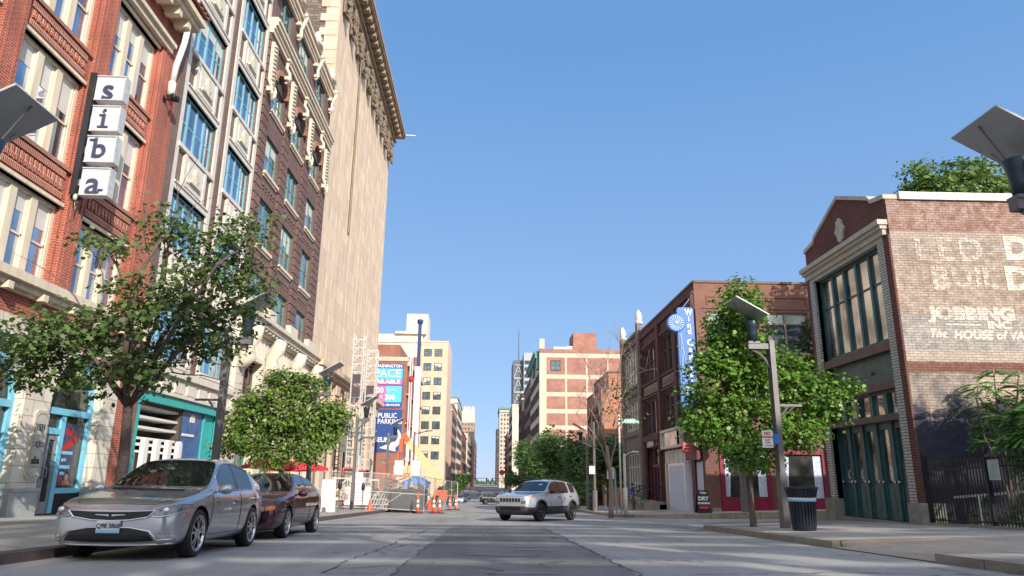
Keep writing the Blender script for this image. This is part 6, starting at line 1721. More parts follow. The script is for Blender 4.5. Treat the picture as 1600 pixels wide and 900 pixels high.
# parking meters, waste bins on the far right kerb
def meter(x, y, lab, first=None):
    if first: o = copy_tree(first); o['label'] = lab; o.location = (x, y, sz(x, y)); return o
    t = thing('parking_meter', lab, 'parking meter', group='parking meters along the kerbs')
    p = MB(); p.tube([(0,0,0),(0,0,1.05)], .03, 8); p.build('post', M['dull_metal'], t)
    p = MB(); p.lathe([(.05,1.05),(.09,1.1),(.10,1.3),(.08,1.42),(.03,1.47)], n=10); p.build('head', M['sign_side'], t, smooth=True)
    t.location = (x, y, sz(x, y)); return t
m0 = meter(-6.6, 33.5, 'dark parking meter just behind the plum saloon')
meter(-6.55, 39.5, 'dark parking meter beside the lamp post at the chain link fence', m0)
meter(7.15, 44.0, 'dark parking meter on the far right kerb behind the SUV', m0)
t = thing('waste_bin', 'dark round waste bin on the far right pavement behind the SUV', 'litter bin', (7.3, 50, sz(7.3, 50)))
p = MB(); p.lathe([(.28,0),(.32,.1),(.33,.9),(.36,.95),(.3,1.05),(.15,1.12)], (7.3,50,sz(7.3,50)), n=16); p.build('drum', M['bin_dark'], t); p = MB(); p.lathe([(.34,.62),(.345,.7)], (7.3,50,sz(7.3,50)), n=16, caps=False); p.build('band', M['garage_green'], t)
p = MB()
for k in range(3):
    y = 58+k*1.0; z = sz(7.4, y); p.tube([(7.4,y,z),(7.4,y,z+.75),(7.4,y+.35,z+.95),(7.4,y+.7,z+.75),(7.4,y+.7,z)], .03, 6)
simple('bike_rack', 'looped metal bicycle rack on the distant right pavement', 'bike rack', p, M['dull_metal'])

# ================================================================== construction site (left)
def chainlink():
    m, nt, b = newmat('chain_link'); b.inputs['Base Color'].default_value = (.42,.43,.44,1); b.inputs['Metallic'].default_value = .6; b.inputs['Roughness'].default_value = .45
    v, sx = wallco(nt); s2 = nt.nodes.new('ShaderNodeSeparateXYZ'); nt.links.new(v, s2.inputs[0])
    def wire(sign):
        a = mathn(nt, 'ADD', s2.outputs[0], mathn(nt, 'MULTIPLY', s2.outputs[1], sign))
        a = mathn(nt, 'ABSOLUTE', mathn(nt, 'SUBTRACT', mathn(nt, 'FRACT', mathn(nt, 'MULTIPLY', a, 9.0)), .5))
        return mathn(nt, 'LESS_THAN', a, .055)
    nt.links.new(mathn(nt, 'MAXIMUM', wire(1.0), wire(-1.0)), b.inputs['Alpha'])
chainlink()
def fence_panel(a, b, lab):
    a = Vector(a); b = Vector(b); za, zb = sz(*a) if a.x < KL else gz(a.y), sz(*b) if b.x < KL else gz(b.y)
    t = thing('site_fence', lab, 'fence', (a.x, a.y, za), group='temporary chain link fence panels')
    q = lambda f, h: Vector((a.x+(b.x-a.x)*f, a.y+(b.y-a.y)*f, za+(zb-za)*f+h))
    p = MB()
    for f in (0, 1): p.tube([q(f,0), q(f,2.15)], .03, 8)
    for h in (.12, 1.05, 2.1): p.tube([q(0,h), q(1,h)], .022, 6)
    p.tube([q(.04,.15), q(.5,1.0)], .018, 6); p.build('tube_frame', M['galvanised'], t)
    p = MB(); p.poly([q(.0,.12), q(1,.12), q(1,2.1), q(0,2.1)]); p.build('wire_mesh', M['chain_link'], t)
    p = MB()
    for f in (.02, .98):
        c = q(f, .03); p.box(c.x-.25, c.x+.25, c.y-.06, c.y+.06, c.z-.02, c.z+.03)
    p.build('foot', M['dull_metal'], t)
pts = [(-11.9, 43.2), (-9.1, 43.5), (-6.35, 43.9), (-3.7, 44.2), (-3.35, 48.3), (-3.0, 52.4), (-2.65, 56.5), (-2.35, 60.6)]
labs = ['fence panel nearest the stone tower wall on the left pavement', 'fence panel crossing the left pavement behind the lamp post', 'fence panel facing the viewer in front of the dumpster', 'fence panel turning the corner away beside the pair of orange markers',
        'second fence panel running away along the closed lane', 'third fence panel running away along the closed lane', 'last fence panel at the far end beside the farthest orange markers']
for k, (a, b) in enumerate(zip(pts, pts[1:])): fence_panel(a, b, labs[k])
for k, (x, w, h, z, lab) in enumerate(((-7.6, .62, .85, 1.25, 'upper white notice sheet hung on the chain link fence'), (-7.55, 1.5, 1.0, .25, 'lower wide white notice sheet hung on the chain link fence'))):
    zz = sz(x, 43.7)+z; t = thing('notice_sheet', lab, 'notice', (x, 43.68, zz))
    p = MB(); p.box(x-w/2, x+w/2, 43.66, 43.675, zz, zz+h); p.build('sheet', M['white_paint'], t)
    p = MB()
    for q in range(4): p.box(x-w*.3, x+w*.3, 43.652, 43.66, zz+h*(.25+.15*q), zz+h*(.28+.15*q))
    if k: p.box(x-w*.46, x-w*.36, 43.652, 43.66, zz+h*.3, zz+h*.6)
    p.build('print_line', M['banner_pink'], t)
for x, lab in ((-6.2, 'plain white board on a post left of the inner lamp'), (-5.0, 'plain white board on a post right of the inner lamp')):
    z = gz(52)+2.4; t = thing('white_board', lab, 'board', (x, 52, z)); p = MB(); p.box(x-.3, x+.3, 52, 52.03, z, z+1.0); p.build('panel', M['white_paint'], t); p = MB(); p.tube([(x, 52.08, gz(52)), (x, 52.08, z+1.0)], .03, 6); p.build('post', M['galvanised'], t)
def marker(first, x, y, lab, z=None):
    if first is None:
        t = thing('traffic_marker', lab, 'traffic cone', group='orange traffic markers round the site')
        p = MB(); p.lathe([(.10,.05),(.085,.3),(.07,.8),(.06,1.05),(.035,1.12),(.045,1.16),(.02,1.18)], n=12); p.build('tube', M['orange_plastic'], t, smooth=True)
        p = MB(); p.lathe([(.079,.62),(.075,.76)], n=12, caps=False); p.lathe([(.089,.36),(.084,.50)], n=12, caps=False); p.build('white_band', M['white_paint'], t)
        p = MB(); p.box(-.24,.24,-.24,.24,0,.05); p.build('base', M['black_rubber'], t); first = t
    else:
        t = copy_tree(first); t['label'] = lab
    t.location = (x, y, gz(y) if z is None else z); t.rotation_euler = (0, 0, x*3); return first
m0 = marker(None, -3.95, 43.2, 'lone orange marker in front of the dumpster fence panel')
for x, y, lab in ((-3.05, 43.6, 'left marker of the closer pair at the fence corner'), (-2.72, 43.7, 'right marker of the closer pair at the fence corner'), (-2.75, 56.3, 'left marker of the far pair at the fence end'), (-2.32, 57.0, 'right marker of the far pair at the fence end')): marker(m0, x, y, lab)
marker(m0, -8.6, 49.0, 'orange marker standing inside the fenced site', sz(-8.6, 49.0))
p = MB(); zc = sz(-6.5, 42.4); p.lathe([(.16,.04),(.10,.3),(.04,.62),(.02,.66)], (-6.6,42.4,zc), n=12); p.box(-6.8,-6.4,42.2,42.6,zc,zc+.04); 
simple('traffic_cone', 'small squat orange cone on the left pavement by the lamp foot', 'traffic cone', p, M['orange_plastic'])
# hoist masts
def hoist(x, y, h, lab):
    z0 = sz(x, y); t = thing('hoist_mast', lab, 'hoist', (x, y, z0), group='ladder like hoist masts')
    p = MB(); w = .75
    for dx in (-w/2, w/2):
        for dy in (-w/2, w/2): p.tube([(x+dx,y+dy,z0+.6),(x+dx,y+dy,z0+h)], .065, 6)
    p.build('upright', M['galvanised'], t)
    p = MB(); z = z0+1.0; k = 0
    while z < z0+h:
        for dy in (-w/2, w/2): p.bar((x-w/2,y+dy,z),(x+w/2,y+dy,z), .06)
        for dx in (-w/2, w/2): p.bar((x+dx,y-w/2,z),(x+dx,y+w/2,z), .05)
        z += .62; k += 1
    p.build('rung', M['galvanised'], t)
    p = MB(); p.box(x-1.1, x+1.1, y-.9, y+.9, z0+.35, z0+.6); p.box(x-1.3,x+1.3,y-1.0,y-.9,z0+1.9,z0+2.0)
    p.bar((x-1.2,y-.95,z0+.6),(x-.1,y-.95,z0+1.9),.08); p.bar((x+1.2,y-.95,z0+.6),(x+.1,y-.95,z0+1.9),.08); p.bar((x-1.2,y-.95,z0+1.9),(x-1.2,y-.95,z0+.6),.08); p.bar((x+1.2,y-.95,z0+1.9),(x+1.2,y-.95,z0+.6),.08); p.build('base_frame', M['off_white'], t)
    p = MB(); p.box(x-1.3, x+1.3, y-.9, y-.82, z0+.25, z0+.42); p.box(x-.45, x+.45, y-1.0, y-.9, z0+2.1, z0+2.7); p.box(x-.36, x+.36, y-1.01, y-1.0, z0+2.18, z0+2.62, 1); p.build('red_frame', [M['orange_steel'], M['dark_far']], t)
    for dx in (-1.2, 1.2):
        p = MB(); p.lathe([(.1,-.1),(.32,-.1),(.34,0),(.32,.1),(.1,.1)], (x+dx,y-1.0,z0+.34), 'Y', 18); f = p.build('wheel', M['black_rubber'], t); p = MB(); p.lathe([(.19,-.12),(.15,-.13)], (x+dx,y-1.0,z0+.34), 'Y', 14); p.build('rim', M['white_paint'], f)
    p = MB(); p.box(x-.9, x-.35, y-.5, y+.5, z0+5.2, z0+6.6); p.box(x-1.0,x+.9,y-.6,y-.5,z0+5.1,z0+5.25); p.box(x-.85,x-.4,y-.45,y+.4,z0+3.8,z0+5.1); p.build('drive_unit', M['dull_metal'], t)
    p = MB(); p.box(x-.3, x+.3, y-.42, y-.38, z0+h*.62, z0+h*.68); p.box(x-.3, x+.3, y-.42, y-.38, z0+h*.7, z0+h*.755); p.build('counterweight', M['dark_far'], t)
hoist(-9.9, 54.0, 12.6, 'taller left hoist mast like a steel ladder before the stone tower base')
hoist(-9.5, 58.0, 12.3, 'shorter right hoist mast like a steel ladder at the corner of the stone tower base')
# crane, boom lift and scissor lift
t = thing('mobile_crane', 'mobile crane with a white and dark blue telescopic boom standing upright', 'crane', (-8.8, 90, gz(90)))
z0 = gz(90); p = MB(); p.box(-11.0, -7.4, 86, 98, z0+.9, z0+2.3); p.box(-10.6,-8.0,86.5,90,z0+2.3,z0+4.6); p.build('carrier', M['cream_boom'], t)
for y in (87, 89, 94, 96.5):
    p = MB(); p.lathe([(.3,-.25),(.6,-.25),(.65,0),(.6,.25),(.3,.25)], (-7.5,y,z0+.65), 'X', 16); p.build('wheel', M['black_rubber'], t)
p = MB(); p.box(-9.3, -8.55, 89.7, 90.4, z0+4.0, 14.5); p.box(-9.95,-9.6,89.8,90.2,z0+4.0,16.2); p.build('boom', M['boom_white'], t)
p = MB(); p.box(-9.13, -8.72, 89.8, 90.25, 14.5, 20.0); p.lathe([(.25,20.0),(.4,20.3),(.4,20.6),(.2,20.7)], (-8.92,90.1,0), n=10); p.build('boom_tip', M['boom_blue'], t)
p = MB(); p.tube([(-9.7,89.7,15.6),(-9.75,89.7,6.5)], .04, 5); p.lathe([(.15,12.6),(.28,12.8),(.28,13.1),(.15,13.3)], (-9.72,89.7,0), n=10); p.build('hook_block', M['sign_bright_red'], t)
t = thing('boom_lift', 'cream telescopic boom lift sloping down to the right behind the site fence', 'lift', (-5, 80, gz(80)))
p = MB(); p.bar((-8.8,80,4.9), (-4.6,80,.2), .75, .8, up=(0,1,0)); p.build('boom', M['cream_boom'], t)
p = MB(); p.bar((-9.2,79.9,5.5), (-8.6,79.9,4.7), .55, .7, up=(0,1,0)); p.box(-9.6,-9.2,79.6,80.2,3.6,5.0); p.box(-9.75,-9.55,79.5,80.3,1.2,3.7); p.build('basket', M['orange_steel'], t)
z0 = gz(80); p = MB(); p.box(-5.4,-4.2,79,81.5,z0+.6,z0+1.7); p.build('carriage', M['orange_steel'], t)
for x in (-5.3,-3.7):
    p = MB(); p.lathe([(.3,-.2),(.55,-.2),(.6,0),(.55,.2),(.3,.2)], (x,79,z0+.6), 'Y', 16); p.build('wheel', M['black_rubber'], t)
t = thing('scissor_lift', 'red scissor lift with white engine parts before the banner wall', 'lift', (-9.2, 76, gz(76)))
z0 = gz(76); p = MB(); p.box(-10.6,-8.0,75.6,77,z0+2.9,z0+3.3); p.build('deck', M['orange_steel'], t)
p = MB()
for k in range(3):
    z = z0+.7+k*.72; p.bar((-10.4,75.6,z),(-8.2,75.6,z+.72),.1); p.bar((-10.4,75.6,z+.72),(-8.2,75.6,z),.1)
p.build('scissor_arm', M['sign_side'], t)
p = MB(); p.box(-10.6,-8.0,75.6,77,z0+.3,z0+.7); p.build('chassis', M['orange_steel'], t)
p = MB()
for x in (-10.5,-9.3,-8.1): p.tube([(x,75.65,z0+3.3),(x,75.65,z0+4.4)], .04, 6)
p.tube([(-10.5,75.65,z0+4.4),(-8.1,75.65,z0+4.4)], .04, 6); p.build('guard_rail', M['orange_steel'], t)
p = MB(); p.box(-9.5,-8.6,75.4,75.6,z0+3.3,z0+4.1); p.build('engine_box', M['white_paint'], t)
# dumpster with rubble and tarp
x0, x1, y0, y1 = -5.9, -3.95, 45.6, 50.0; z0 = gz(47)
p = MB(); p.prism([(x0,y0,z0+.12),(x1,y0,z0+.12),(x1+.1,y0,z0+1.35),(x0-.1,y0,z0+1.35)], (0,.06,0)); p.box(x0,x0+.06,y0,y1,z0+.12,z0+1.35); p.box(x1-.06,x1,y0,y1,z0+.12,z0+1.35); p.box(x0,x1,y1-.06,y1,z0+.12,z0+1.35); p.box(x0,x1,y0,y1,z0+.1,z0+.2)
for k in range(5): p.box(x0+.1+k*.44,x0+.2+k*.44,y0-.07,y0,z0+.15,z0+1.35)
p.box(x0-.14,x1+.14,y0-.08,y0+.06,z0+1.3,z0+1.42); simple('dumpster', 'dark open dumpster heaped with rubble behind the chain link fence', 'dumpster', p, M['dumpster'])
random.seed(31); p = MB()
for k in range(46):
    c = Vector((random.uniform(x0+.1,x1-.1), random.uniform(y0+.2,y1-.2), z0+1.25+random.uniform(0,.55)*(1-abs(random.random()-.5))))
    d = Vector((random.uniform(-1,1),random.uniform(-1,1),random.uniform(-.5,.5))).normalized(); l = random.uniform(.2,.75); p.bar(c-d*l/2, c+d*l/2, random.uniform(.1,.35), random.uniform(.05,.22))
tag(p.build('rubble', M['rubble']), 'heap of broken tan masonry and boards lying in the dumpster', 'rubble', kind='stuff')
p = MB(); n = 9
g = [[(x0+.5+(x1-x0-.2)*i/n, y0+1.6+1.8*j/4, z0+1.75+.35*math.sin(PI*i/n)+.14*math.sin(i*2.3+j*1.7)) for i in range(n+1)] for j in range(5)]
for j in range(4):
    for i in range(n): p.poly([g[j][i],g[j][i+1],g[j+1][i+1],g[j+1][i]])
for i in range(n):
    a, b = g[0][i], g[0][i+1]; p.poly([a,b,(b[0],b[1]-.2,b[2]-.4-.15*math.sin(i*3.1)),(a[0],a[1]-.2,a[2]-.4-.15*math.sin((i-1)*3.1))])
simple('blue_tarp', 'crumpled bright blue tarpaulin thrown over the rubble heap', 'tarpaulin', p, M['tarp_blue'], smooth=True)
t = thing('metal_grating', 'pale metal grating leaning in front of the dark pile by the dumpster', 'grating', (-6.6, 46, z0))
p = MB()
for k in range(8): p.bar((-7.3+k*.17,45.2,z0+.15),(-7.1+k*.17,46.2,z0+1.15),.05)
for k in range(4): p.bar((-7.35,45.2+k*.32,z0+.2+k*.3),(-5.95,45.2+k*.32,z0+.2+k*.3),.05)
p.build('bars', M['galvanised'], t)
p = MB(); random.seed(8)
for k in range(30):
    c = Vector((random.uniform(-8.2,-6.1), random.uniform(46.5,50), sz(-7,48)+random.uniform(.1,1.3)*random.random())); d = Vector((1,random.uniform(-.6,.6),random.uniform(-.2,1.0))).normalized(); l = random.uniform(.5,1.6); p.bar(c-d*l/2,c+d*l/2,random.uniform(.1,.5),random.uniform(.04,.2))
tag(p.build('debris', M['dumpster']), 'dark heap of scrap and beams left of the dumpster', 'debris', kind='stuff')
# red barrier boards along the closed lane
for k, (y, lab) in enumerate(((49.0, 'nearer red plastic barrier seen through the lane fence'), (54.0, 'farther red plastic barrier seen through the lane fence'))):
    t = thing('barrier', lab, 'barrier', (-3.9, y, gz(y)), group='red plastic barriers inside the lane fence')
    z0 = gz(y); p = MB(); p.prism([(-4.5,y,z0),(-3.9,y,z0),(-4.05,y,z0+.75),(-4.35,y,z0+.75)], (0,2.0,0)); p.build('body', M['orange_plastic'], t); p = MB(); p.box(-4.28,-4.12,y+.2,y+1.8,z0+.75,z0+1.0); p.build('top_bar', M['white_paint'], t)
# café umbrellas, table and chairs, A-frame
def umbrella(x, y, lab):
    z0 = sz(x, y); t = thing('cafe_umbrella', lab, 'umbrella', (x, y, z0), group='red café umbrellas')
    p = MB(); p.tube([(x,y,z0),(x,y,z0+2.35)], .025, 8); p.lathe([(.25,0),(.25,.06),(.04,.1)], (x,y,z0), n=12); p.build('pole', M['off_white'], t)
    p = MB(); n = 8; top = (x,y,z0+2.40)
    for k in range(n):
        a, b = 2*PI*k/n, 2*PI*(k+1)/n; A = (x+1.35*math.cos(a), y+1.35*math.sin(a), z0+1.98); Bq = (x+1.35*math.cos(b), y+1.35*math.sin(b), z0+1.98); m = (x+1.12*math.cos((a+b)/2), y+1.12*math.sin((a+b)/2), z0+2.0)
        p.poly([top, A, m]); p.poly([top, m, Bq]); p.poly([A, m, (m[0],m[1],m[2]-.14), (A[0],A[1],A[2]-.14)]); p.poly([m, Bq, (Bq[0],Bq[1],Bq[2]-.14), (m[0],m[1],m[2]-.14)])
    p.build('canopy', M['red_cloth'], t)
umbrella(-10.1, 34.5, 'left red café umbrella behind the round maple'); umbrella(-8.9, 35.2, 'right red café umbrella near the A board behind the plum saloon'); umbrella(-10.0, 37.6, 'farther red café umbrella rising between the other two')
z0 = sz(-7.6, 36); p = MB(); p.prism([(-7.95,35.8,z0),(-7.3,35.8,z0),(-7.3,35.98,z0+1.5),(-7.95,35.98,z0+1.5)], (0,.03,0)); p.prism([(-7.95,36.25,z0),(-7.3,36.25,z0),(-7.3,36.02,z0+1.5),(-7.95,36.02,z0+1.5)], (0,.03,0)); simple('a_board', 'plain white A board on the pavement behind the plum saloon', 'sign', p, M['white_paint'])
def cafe_chair(x, y, rz, lab, first=None):
    if first: o = copy_tree(first); o['label'] = lab
    else:
        o = thing('cafe_chair', lab, 'chair', group='black metal café chairs')
        p = MB(); p.lathe([(.2,.44),(.22,.46),(.2,.47)], n=14); p.build('seat', M['black_metal'], o)
        for a in (45, 135, 225, 315):
            p = MB(); p.tube([(.15*math.cos(R(a)),.15*math.sin(R(a)),.45),(.22*math.cos(R(a)),.22*math.sin(R(a)),0)], .013, 5); p.build('leg', M['black_metal'], o)
        p = MB(); p.tube([(-.18,-.17,.46),(-.23,-.18,.85),(-.24,0,.92),(-.23,.18,.85),(-.18,.17,.46)], .014, 6); p.tube([(-.2,-.06,.46),(-.24,-.06,.9)], .01, 5); p.tube([(-.2,.06,.46),(-.24,.06,.9)], .01, 5); p.build('backrest', M['black_metal'], o)
    o.location = (x, y, sz(x, y)); o.rotation_euler = (0,0,rz); return o
c0 = cafe_chair(-8.8, 40.0, .4, 'black café chair left of the small table at the site fence'); cafe_chair(-7.9, 40.3, 2.8, 'black café chair right of the small table at the site fence', c0); cafe_chair(-9.6, 40.6, 1.2, 'black café chair set apart nearest the tower wall', c0)
t = thing('cafe_table', 'small round black café table between the chairs at the fence', 'table', (-8.35, 40.4, sz(-8.35,40.4))); z0 = sz(-8.35, 40.4)
p = MB(); p.lathe([(.33,.72),(.34,.74),(.33,.75)], (-8.35,40.4,z0), n=20); p.build('top', M['black_metal'], t); p = MB(); p.tube([(-8.35,40.4,z0),(-8.35,40.4,z0+.72)], .03, 8); p.lathe([(.22,0),(.2,.03),(.04,.06)], (-8.35,40.4,z0), n=12); p.build('pedestal', M['black_metal'], t)
# distant traffic signals and poles
def signal(x, y, h, lab, arm=0.0):
    t = thing('traffic_signal', lab, 'traffic light', (x, y, gz(y)), group='distant traffic signals'); z0 = gz(y)
    p = MB(); p.tube([(x,y,z0),(x,y,z0+h)], .12, 6)
    if arm: p.tube([(x,y,z0+h-.3),(x+arm,y,z0+h)], .09, 6)
    p.build('pole', M['sign_side'], t)
    p = MB(); hx = x+arm; p.box(hx-.28, hx+.28, y-.4, y-.1, z0+h-1.3, z0+h); p.build('signal_head', M['black_metal'], t)
signal(-6.5, 300, 6.1, 'distant traffic signal on a long arm over the left lane', 6.6); signal(7.6, 302, 6.1, 'distant traffic signal on a long arm over the right lane', -5.2)
signal(-6.6, 141, 5.2, 'traffic signal on the left corner past the white saloon'); signal(-6.6, 127, 4.4, 'dark signal head on a pole at the lane fence end')
t = thing('stop_sign', 'round red sign poking out of the trees on the right of the distant street', 'sign', (7, 205, gz(205))); z0 = gz(205)
p = MB(); p.tube([(4.3,205,z0),(4.3,205,z0+7.0)], .06, 6); p.build('post', M['galvanised'], t); p = MB(); p.lathe([(.75,-.04),(.8,0),(.75,.04)], (4.3,204.9,z0+7.0), 'Y', 8); p.build('plate', M['sign_bright_red'], t)
p = MB(); p.tube([(-7.0,70,gz(70)),(-7.0,70,gz(70)+7.0)], .1, 8); p.tube([(-7.0,70,gz(70)+6.8),(-5.6,70,gz(70)+7.1)], .05, 6); p.box(-5.9,-5.3,69.8,70.2,gz(70)+7.05,gz(70)+7.15)
simple('utility_pole', 'tall gray pole with a short arm inside the fenced site', 'pole', p, M['lamp_gray'])
# ================================================================== trees
import numpy as np
def leafmat(name, a, b, old=None, oldf=0.0):
    m, nt, bs = newmat(name)
    at = nt.nodes.new('ShaderNodeAttribute'); at.attribute_name = 'tint'
    c = mixc(nt, at.outputs['Fac'], a, b)
    if old: c = mixc(nt, ramp(nt, at.outputs['Fac'], 1-oldf, 1-oldf*.6), c, old)
    nt.links.new(c, bs.inputs['Base Color']); bs.inputs['Roughness'].default_value = .42
    bs.inputs['Specular IOR Level'].default_value = .5
    tr = nt.nodes.new('ShaderNodeBsdfTranslucent'); tc = mixc(nt, .5, c, (.16,.22,.02)); nt.links.new(tc, tr.inputs['Color'])
    mx = nt.nodes.new('ShaderNodeMixShader'); mx.inputs[0].default_value = .28
    out = nt.nodes['Material Output']
    nt.links.new(bs.outputs[0], mx.inputs[1]); nt.links.new(tr.outputs[0], mx.inputs[2]); nt.links.new(mx.outputs[0], out.inputs['Surface'])
leafmat('leaf_dark', (.05,.105,.03), (.15,.23,.065), (.22,.10,.05), .03)
leafmat('leaf_maple', (.075,.15,.025), (.20,.30,.06), (.23,.16,.06), .03)
leafmat('leaf_bright', (.07,.175,.022), (.19,.35,.05))
leafmat('leaf_park', (.045,.11,.02), (.11,.21,.04))
leafmat('leaf_roof', (.07,.14,.02), (.19,.29,.05))
leafmat('leaf_shade', (.03,.05,.02), (.07,.09,.035))
leafmat('leaf_frond', (.10,.30,.07), (.22,.46,.12))
leafmat('leaf_brown', (.13,.06,.03), (.22,.12,.05))
leafmat('leaf_weed', (.04,.09,.02), (.11,.18,.05))
TM = np.array([(0,-.5,0),(.20,-.25,.0),(.50,-.22,-.10),(.30,.05,-.03),(.34,.32,-.08),(0,.55,-.05),(-.34,.32,-.08),(-.30,.05,-.03),(-.50,-.22,-.10),(-.20,-.25,.0)])
TO = np.array([(0,-.5,0),(.30,-.12,-.05),(.24,.25,-.05),(0,.5,-.05),(-.24,.25,-.05),(-.30,-.12,-.05)])
TB = np.array([(0,-.5,0),(.42,0,-.08),(0,.5,0),(-.42,0,-.08)])
def leaves(name, parent, pos, nrm, size, mat, tpl=TM, rng=None, kind=None):
    n = len(pos); k = len(tpl); rng = rng or np.random.default_rng(1)
    nz = nrm/np.linalg.norm(nrm, axis=1, keepdims=True)
    r = rng.normal(size=(n,3)); ax = r - nz*(r*nz).sum(1, keepdims=True); ax /= np.linalg.norm(ax, axis=1, keepdims=True)
    ay = np.cross(nz, ax); s = size*rng.uniform(.45, 1.45, (n,1,1))
    v = pos[:,None,:] + s*(ax[:,None,:]*tpl[None,:,0:1] + ay[:,None,:]*tpl[None,:,1:2] + nz[:,None,:]*tpl[None,:,2:3])
    O = np.array(ORI[parent.name].translation) if parent else np.zeros(3)
    me = bpy.data.meshes.new(name); me.vertices.add(n*k); me.vertices.foreach_set('co', (v-O).reshape(-1).astype('f'))
    me.loops.add(n*k); me.loops.foreach_set('vertex_index', np.arange(n*k, dtype='i'))
    me.polygons.add(n); me.polygons.foreach_set('loop_start', np.arange(0, n*k, k, dtype='i')); me.polygons.foreach_set('loop_total', np.full(n, k, 'i'))
    me.update(calc_edges=True)
    at = me.attributes.new('tint', 'FLOAT', 'FACE'); at.data.foreach_set('value', rng.uniform(0, 1, n).astype('f'))
    me.materials.append(M[mat])
    o = bpy.data.objects.new(name, me); COL.objects.link(o); o.parent = parent
    if parent: ORI[o.name] = ORI[parent.name]
    return o
def crown(lobes, nclump, per, spread, rng, hollow=.5):
    """leaf clumps through the volume of uneven lobes: (x,y,z,rx,rz[,ry])"""
    vol = np.array([l[3]*l[4]*(l[5] if len(l) > 5 else (l[3]+l[4])/2) for l in lobes]); pr = vol**.8/np.sum(vol**.8)
    P, Nn, C = [], [], []
    for c in range(nclump):
        l = lobes[rng.choice(len(lobes), p=pr)]; ry = l[5] if len(l) > 5 else (l[3]+l[4])/2
        d = rng.normal(size=3); d /= np.linalg.norm(d); rad = rng.uniform(hollow**3, 1)**(1/3)*rng.uniform(.82, 1.12)
        cc = np.array(l[:3]) + d*np.array((l[3], ry, l[4]))*rad
        C.append(cc); m = max(2, int(per*rng.uniform(.5, 1.5)))
        q = rng.normal(size=(m,3))*np.array((spread, spread, spread*.55))*rng.uniform(.6, 1.6); P.append(cc+q)
        nn = np.array((0,-.15,.75)) + d*.55 + rng.normal(size=(m,3))*.5; Nn.append(nn)
    return np.concatenate(P), np.concatenate(Nn), np.array(C)
def limb(mb, a, b, r0, r1, rng, sag=.12, n=5, sides=7):
    a = np.array(a, float); b = np.array(b, float); L = np.linalg.norm(b-a); pts = []; w = rng.normal(size=3)*L*sag
    for i in range(n+1):
        t = i/n; p = a+(b-a)*t + w*math.sin(PI*t)*.6 + rng.normal(size=3)*L*.012; p[2] += .10*L*math.sin(PI*t)
        pts.append(p)
    pts[0] = a; pts[-1] = b
    mb.tube(pts, [r0+(r1-r0)*i/n for i in range(n+1)], sides)
    return pts
def tree(name, label, base, fork, lobes, tr, leafm, nclump, per, size, spread=.16, group=None, seed=1, bark='bark', tpl=TM, twigs=70, hollow=.5, lean=None, spare=()):
    rng = np.random.default_rng(seed)
    t = thing(name, label, 'tree', base, group=group)
    P, Nn, C = crown(lobes, nclump, per, spread, rng, hollow)
    mb = MB(); b = np.array(base, float); f = np.array(fork, float)
    n = 6; w = rng.normal(size=3)*.05; pts = [b+(f-b)*i/n+w*math.sin(PI*i/n) for i in range(n+1)]
    mb.tube([b-np.array((0,0,.15)), b] + pts[1:], [tr*1.5, tr*1.25] + [tr*(1-.28*i/n) for i in range(1, n+1)], 12)
    ends = []
    for l in lobes:
        c = np.array(l[:3], float); v = c-f
        if c[2] < f[2]-.3: st = b+(f-b)*rng.uniform(.72, .98)
        else: st = f if rng.random() < .6 or not ends else ends[rng.integers(len(ends))][rng.integers(1,3)]
        L = limb(mb, st, c, tr*rng.uniform(.38,.52), tr*.16, rng, .10, 6); ends.append(L)
    for k in range(twigs):
        c = C[rng.integers(len(C))]; best = min((np.linalg.norm(q-c), i, j) for i, L in enumerate(ends) for j, q in enumerate(L) if j > 0)
        limb(mb, ends[best[1]][best[2]], c, tr*.13, tr*.035, rng, .12, 4, 5)
    for a_, b_ in spare: limb(mb, a_, b_, tr*.14, tr*.03, rng, .08, 5, 5)
    mb.build('trunk', M[bark], t, smooth=True)
    leaves('crown', t, P, Nn, size, leafm, tpl, rng)
    return t
GT = 'street trees in the pavement'
big = [(-9.33,14.8,3.56,.97,.60),(-8.69,15.9,3.28,1.2,.70),(-8.96,15.4,4.03,1.2,.45),(-7.09,15.1,4.35,1.2,.8),(-6.33,16.1,4.01,1.1,.75),(-6.26,15.6,5.5,.85,.75),(-5.35,15.2,6.1,.6,.45),(-8.98,16.0,6.0,.9,.35),(-7.03,15.0,6.1,.6,.5),(-7.07,14.8,2.95,.75,.5),(-5.6,15.9,4.95,.6,.7),(-9.7,15.4,3.0,.8,.5),(-10.0,15.6,3.7,.7,.4)]
tree('street_tree', 'large thin leafed tree with dark green leaves turning brown beside the silver saloon', (-7.53,15.4,sz(-7.53,15.4)), (-7.6,15.4,2.25), big, .13, 'leaf_dark', 740, 15, .104, .17, GT, 4, twigs=230, hollow=.35,
     spare=[((-7.3,15.4,4.6),(-7.25,15.3,7.6)),((-7.3,15.4,4.6),(-6.3,15.6,7.2)),((-7.3,15.4,4.4),(-8.1,15.2,7.5)),((-8.6,15.6,4.2),(-9.8,15.8,6.3)),((-8.9,15.6,4.2),(-10.6,15.4,5.6)),((-7.2,15.4,5),(-6.7,15.1,7.9)),((-6.8,15.4,3.0),(-4.9,15.4,2.5)),((-6.8,15.4,3.2),(-5.0,15.7,3.1))])
